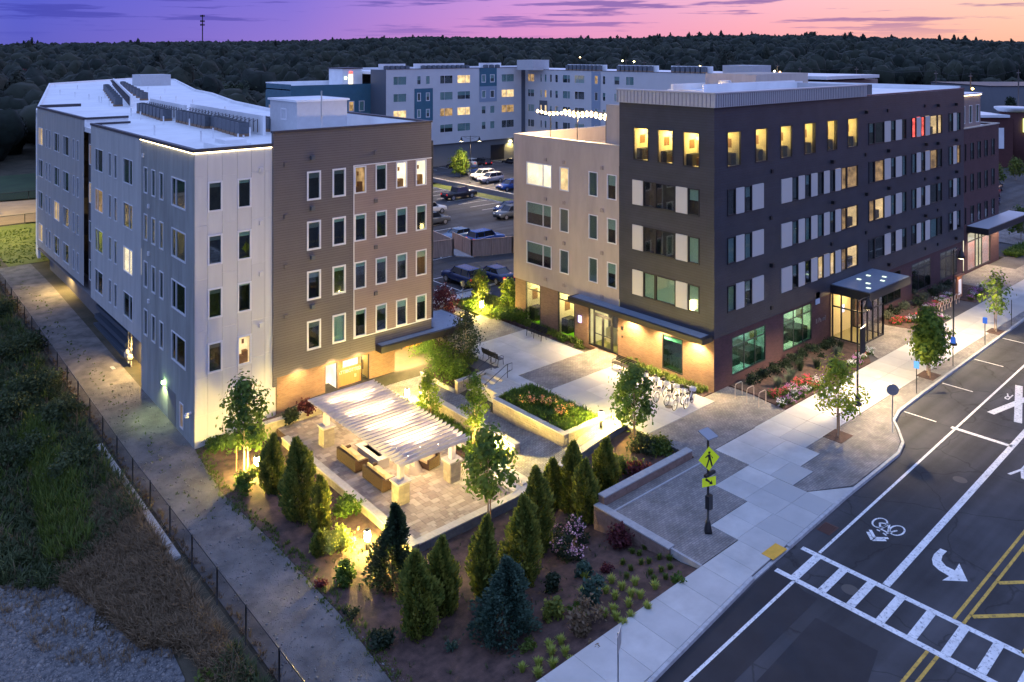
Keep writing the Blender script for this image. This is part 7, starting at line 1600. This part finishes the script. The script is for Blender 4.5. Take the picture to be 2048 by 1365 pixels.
bb = at(1980, 236, 0); t = thing('big_box_store', 'long grey windowless store at the right edge', 'store', (bb[0], bb[1], 0), TH-math.pi/2-.02); MB().box(0, 60, 0, 40, 0, 10.6).build('wall', mat('grey store wall', (.16,.17,.19), .8), t); MB().box(-.2, 60.2, -.2, 40.2, 10.6, 10.9).build('coping', M_copi, t)
bs_ = at(1997, 335, 0); t = thing('brick_store', 'dark red brick shop with curved white cornice', 'store', (bs_[0], bs_[1], 0), TH-math.pi/2); M_rb = mat('dark red brick', (.09,.032,.03), .85, vary=.1)
MB().box(-12, 2.8, 0, 14, 0, 9.6).lathe([(2.3,0),(2.3,11.3)], (4.2,2.4,0), 16).build('wall', M_rb, t); MB().lathe([(2.5,10.6),(3.2,11.2),(3.2,11.5),(.1,11.5)], (4.2,2.4,0), 18).box(-12.3, 2.0, -.4, 14, 9.6, 10.1).build('cornice', M_roof, t); MB().box(-4, 1.0, -.12, -.02, 3.6, 7.6).build('sign_panel', M_roof, t); MB().box(4.6, 6.2, -.35, -.2, 6.8, 9.4).build('lit_sign', emat('green lit shop sign', (.85,1,.3), 2), t)
for i in range(6): slab('side_street', [(104.2,23.2),(420,30),(420,48),(104.2,28)], -.3, -.13, M_asph) if i == 0 else None

# ------------------------------------------------------------------ cars
M_cg = mat('car window glass', (.012,.016,.022), .08, spec=.9); M_rim = mat('wheel rim', (.45,.45,.47), .35, metal=.7); M_hl = mat('headlamp', (.7,.72,.75), .15); M_tl = mat('tail lamp', (.4,.01,.01), .3, emit=(1,.03,.02), estr=.5)
def carpaint(n, c): return mat('car paint '+n, c, .25, spec=.7)
def car(kind, name, lab, x, y, rz, paint, z=-.115, group=None):
    t = thing(name, lab, 'car' if kind != 'pickup' else 'pickup truck', (x, y, z), rz, group)
    Lh = {'sedan':2.3,'suv':2.3,'pickup':2.85}[kind]; W_ = {'sedan':.9,'suv':.93,'pickup':.98}[kind]
    bt = {'sedan':.9,'suv':1.05,'pickup':1.12}[kind]; g0 = {'sedan':.28,'suv':.36,'pickup':.42}[kind]
    if kind == 'sedan': top = [(-2.28,.72),(-2.2,.93),(-1.7,1.0),(1.05,.97),(1.9,.86),(2.22,.7),(2.28,.5)]
    elif kind == 'suv': top = [(-2.28,.9),(-2.22,1.1),(-1.9,1.12),(1.1,1.08),(2.0,1.0),(2.26,.82),(2.28,.55)]
    else: top = [(-2.83,.8),(-2.8,1.15),(-1.0,1.17),(1.35,1.2),(2.5,1.1),(2.8,.95),(2.85,.6)]
    # body: rings across the length with softened edges
    rings = []
    for i, (u, zt) in enumerate(top):
        e = .86 if i in (0, len(top)-1) else (.96 if i in (1, len(top)-2) else 1)
        w = W_*e; rings.append([(u,-w*.94,g0),(u,-w,g0+.15),(u,-w,zt-.22),(u,-w*.94,zt-.05),(u,-w*.82,zt),(u,w*.82,zt),(u,w*.94,zt-.05),(u,w,zt-.22),(u,w,g0+.15),(u,w*.94,g0)])
    b = MB(); b.v = [p for r0 in rings for p in r0]; k = 10
    for i in range(len(rings)-1):
        for j in range(k): b.f.append((i*k+j, i*k+(j+1) % k, (i+1)*k+(j+1) % k, (i+1)*k+j)); b.t.append(0); b.sm.append(True)
    b.f += [tuple(range(k-1,-1,-1)), tuple((len(rings)-1)*k+j for j in range(k))]; b.t += [0,0]; b.sm += [False,False]; b.build('body', paint, t)
    # greenhouse: glass volume with roof and pillars of paint
    zr = {'sedan':1.43,'suv':1.72,'pickup':1.88}[kind]; cab = {'sedan':(-1.75,-1.0,.35,1.15),'suv':(-2.2,-1.85,.3,1.05),'pickup':(-.95,-.8,.75,1.4)}[kind]
    def house_(dz, dw, du): return [(cab[0]+du,-W_*.88+dw,bt-.08),(cab[3]-du,-W_*.88+dw,bt-.08),(cab[3]-du,W_*.88-dw,bt-.08),(cab[0]+du,W_*.88-dw,bt-.08),(cab[1]+du,-W_*.70+dw,zr-dz),(cab[2]-du,-W_*.70+dw,zr-dz),(cab[2]-du,W_*.70-dw,zr-dz),(cab[1]+du,W_*.70-dw,zr-dz)]
    g_ = MB(); g_.v = house_(.05,0,.0); g_.f = [(0,1,5,4),(1,2,6,5),(2,3,7,6),(3,0,4,7),(4,5,6,7)]; g_.t = [0]*5; g_.sm = [False]*5; g_.build('windows', M_cg, t)
    rf = MB(); hv = house_(0,0,0); z_ = zr; rf.v = [(cab[1]-.05,-W_*.71,z_-.05),(cab[2]+.05,-W_*.71,z_-.05),(cab[2]+.05,W_*.71,z_-.05),(cab[1]-.05,W_*.71,z_-.05),(cab[1]+.1,-W_*.6,z_),(cab[2]-.1,-W_*.6,z_),(cab[2]-.1,W_*.6,z_),(cab[1]+.1,W_*.6,z_)]
    rf.f = [(3,2,1,0),(4,5,6,7),(0,1,5,4),(1,2,6,5),(2,3,7,6),(3,0,4,7)]; rf.t = [0]*6; rf.sm = [False]*6
    rf.build('roof', paint, t)
    pi_ = MB(); fr_ = [(0,4),(1,5),(2,6),(3,7)]
    for a, c in fr_: pi_.tube([Vector(hv[a])*1.003, Vector(hv[c])*1.003], .045, 4)
    for s_ in (-1, 1):
        for u in ((cab[1]+cab[2])/2,)+((cab[1]+.1,) if kind == 'suv' else ()): pi_.tube([(u,s_*W_*.885,bt-.08),(u,s_*W_*.71,zr-.04)], .04, 4)
    pi_.build('pillars', paint, t)
    if kind == 'pickup': MB().box(-2.7,-1.05,-W_*.78,W_*.78,1.0,1.178).build('cargo_bed', M_tyre, t)
    wx = {'sedan':1.35,'suv':1.38,'pickup':1.75}[kind]; wr = {'sedan':.33,'suv':.37,'pickup':.42}[kind]
    for u in (-wx, wx):
        for s_ in (-1, 1):
            w = MB(); 
            for a in range(14):
                a0, a1 = 2*math.pi*a/14, 2*math.pi*(a+1)/14; y0, y1 = s_*(W_+.015), s_*(W_-.22)
                w.face([(u+wr*math.cos(a0),y0,wr+wr*math.sin(a0)),(u+wr*math.cos(a1),y0,wr+wr*math.sin(a1)),(u+wr*math.cos(a1),y1,wr+wr*math.sin(a1)),(u+wr*math.cos(a0),y1,wr+wr*math.sin(a0))], smooth=True)
            w.face([(u+wr*math.cos(2*math.pi*a/14),s_*(W_+.012),wr+wr*math.sin(2*math.pi*a/14)) for a in range(14)]); wo = w.build('wheel', M_tyre, t)
            r0 = MB(); r0.face([(u+wr*.62*math.cos(2*math.pi*a/10),s_*(W_+.02),wr+wr*.62*math.sin(2*math.pi*a/10)) for a in range(10)]); r0.build('rim', M_rim, wo)
    zl = bt-.28
    for s_ in (-1, 1):
        MB().box(Lh-.16, Lh-.02, min(s_*W_*.55,s_*W_*.86), max(s_*W_*.55,s_*W_*.86), zl-.08, zl+.09).build('headlight', M_hl, t); MB().box(-Lh-.01, -Lh+.12, min(s_*W_*.6,s_*W_*.86), max(s_*W_*.6,s_*W_*.86), zl, zl+.24).build('taillight', M_tl, t)
        MB().box(cab[3]-.55, cab[3]-.42, min(s_*W_*.96,s_*(W_+.2)), max(s_*W_*.96,s_*(W_+.2)), bt-.02, bt+.14).build('side_mirror', paint, t)
    MB().box(Lh-.03, Lh+.015, -W_*.5, W_*.5, g0+.1, g0+.32).build('grille', M_tyre, t)
    return t
P_blk = carpaint('black', (.012,.012,.016)); P_nav = carpaint('navy', (.012,.028,.11)); P_wht = carpaint('white', (.7,.68,.62)); P_sil = carpaint('silver', (.34,.32,.34)); P_blu = carpaint('blue', (.02,.07,.26)); P_gry = carpaint('grey', (.09,.10,.11)); P_red = carpaint('red', (.32,.02,.03)); P_lbl = carpaint('light blue', (.10,.17,.28))
car('pickup', 'pickup_truck', 'black pickup truck parked by the island curb', 73.4, 97.2, 0, P_blk)
car('sedan', 'parked_car', 'black sedan with red tail light near the far base wall', *at(912,338), math.pi*.47, P_blk)
car('suv', 'parked_car', 'big black SUV beyond the lamp post', *at(963,332), math.pi*.5, P_blk)
car('sedan', 'parked_car', 'white car half hidden behind the lime tree', *at(941,330), math.pi*.5, P_wht)
car('suv', 'parked_car', 'white SUV with lit roof behind the silver one', 86.2, 107.4, math.pi, P_wht, z=.33)
car('suv', 'parked_car', 'silver boxy SUV next to the retaining wall', 84.8, 103.6, math.pi, P_sil, z=.33)
car('sedan', 'parked_car', 'navy car left of the white SUV', 88.3, 113.2, math.pi, P_nav, z=.33)
car('suv', 'parked_car', 'blue SUV cut by the corner of the tan building, upper', 82.6, 96.0, math.pi, P_blu, z=.33)
car('sedan', 'parked_car', 'navy sedan nose out at the tan building corner', 72.6, 84.6, math.pi, P_nav)
car('suv', 'parked_car', 'grey green SUV behind the navy sedan', 70.0, 81.4, math.pi, P_gry)
car('suv', 'parked_car', 'white van tail beyond the brown building corner', 63.4, 90.6, 0, P_wht)
car('suv', 'parked_car', 'grey SUV poking out past the brown building corner', 59.6, 84.6, 0, P_gry)
car('sedan', 'parked_car', 'pale blue grey car behind the left board fence', 56.9, 75.6, math.pi, P_lbl)
car('suv', 'parked_car', 'blue SUV inside the right board enclosure', 58.3, 72.1, 0, P_blu)
car('sedan', 'parked_car', 'white car glimpsed behind the left fence posts', 52.6, 77.4, math.pi, P_wht)
car('suv', 'parked_car', 'dark blue SUV parked beyond the grass island', 46.6, 61.2, math.pi/2, P_nav)
car('sedan', 'parked_car', 'black blue car next to the tan building behind the trees', 49.6, 60.0, math.pi/2, P_nav)
car('sedan', 'parked_car', 'black car at the loading door', *at(1024,330), math.pi/2, P_blk)
car('pickup', 'pickup_truck', 'red pickup behind the corner block', 135.5, 44.6, math.pi*.05, P_red)
car('suv', 'parked_car', 'black SUV beside the red pickup', 142, 46.2, math.pi*.05, P_blk)
car('sedan', 'parked_car', 'dark car below the red pickup', 129, 42.4, math.pi*.05, P_nav)
car('sedan', 'parked_car', 'silver car nearest the brick side wall', 124.5, 41.6, math.pi*.05, P_sil)
car('sedan', 'parked_car', 'black car waiting by the brick shop', *at(2026,325), 0.2, P_blk)
car('suv', 'parked_car', 'red car far up the street', *at(2040,262), 0.2, P_red)
car('suv', 'parked_car', 'white SUV in the second row of the side lot', 150, 50.5, math.pi*.05, P_wht)
car('sedan', 'parked_car', 'grey sedan in the second row of the side lot', 157, 53, math.pi*.05, P_gry)
for q, lab in ((at(1700,1180,-.14),'iron manhole cover in the near lane by the crosswalk'),(at(1920,960,-.14),'iron manhole cover in the turn lane')): tag(MB().lathe([(.34,0),(.34,.006)], n=16).build('manhole_cover', MATS['iron cover'], loc=(q[0],q[1],ZR+.002)), lab, 'manhole cover')
car('sedan', 'parked_car', 'pale car far up the street', *at(1985,258), 0.2, P_sil)
S.cycles.use_denoising = True
scatter('edge_weeds', 'straggling weeds along the bed side of the gravel path', [(16.0,24),(16.6,24),(17.0,30),(17.0,36),(16.7,42.5),(17.3,47.8),(16.6,47.8),(15.9,42.5),(16.1,36),(16.1,30)], 420, 'grass', .14, .03, 31, None, .8, 7)
scatter('edge_weeds', 'straggling weeds along the fence side of the gravel path', [(12.85,24),(13.15,24),(13.2,95),(12.85,95)], 520, 'dry', .16, .03, 32, None, .8, 7)
scatter('edge_weeds', 'thin tufts in the middle of the gravel path', [(14.3,40),(15.3,40),(15.3,90),(14.2,90)], 160, 'grass', .1, .04, 33, None, .8, 5)
for i, (q, k, lab) in enumerate([((1215,1145),'red','low rusty perennial behind the tuft rows'),((1150,1225),'shrub','low lime perennial beside the small globe shrubs'),((1060,1300),'grass','low olive perennial under the blue spruce'),((900,1300),'bluesp','low grey green perennial left of the blue spruce'),((700,1235),'dark','low dark perennial on the gravel side of the bed'),((640,1175),'red','low rusty perennial near the gravel path'),((1190,1310),'dry','low tawny perennial above the street sign'),((1350,1165),'shrub','low lime perennial by the sidewalk'),((1250,1290),'grass','low olive perennial near the sidewalk slabs'),((1095,1090),'pinkish','low perennial with pale blooms under the cluster')]):
    fl = FP['pink'] if k == 'pinkish' else None; shrub(lab, gpos(*q), .32, .3, 'grass' if k == 'pinkish' else k, 320, .07, 700+i, 'perennial', fl, 14 if fl else 0, 'low perennials of the front bed', 'perennial')
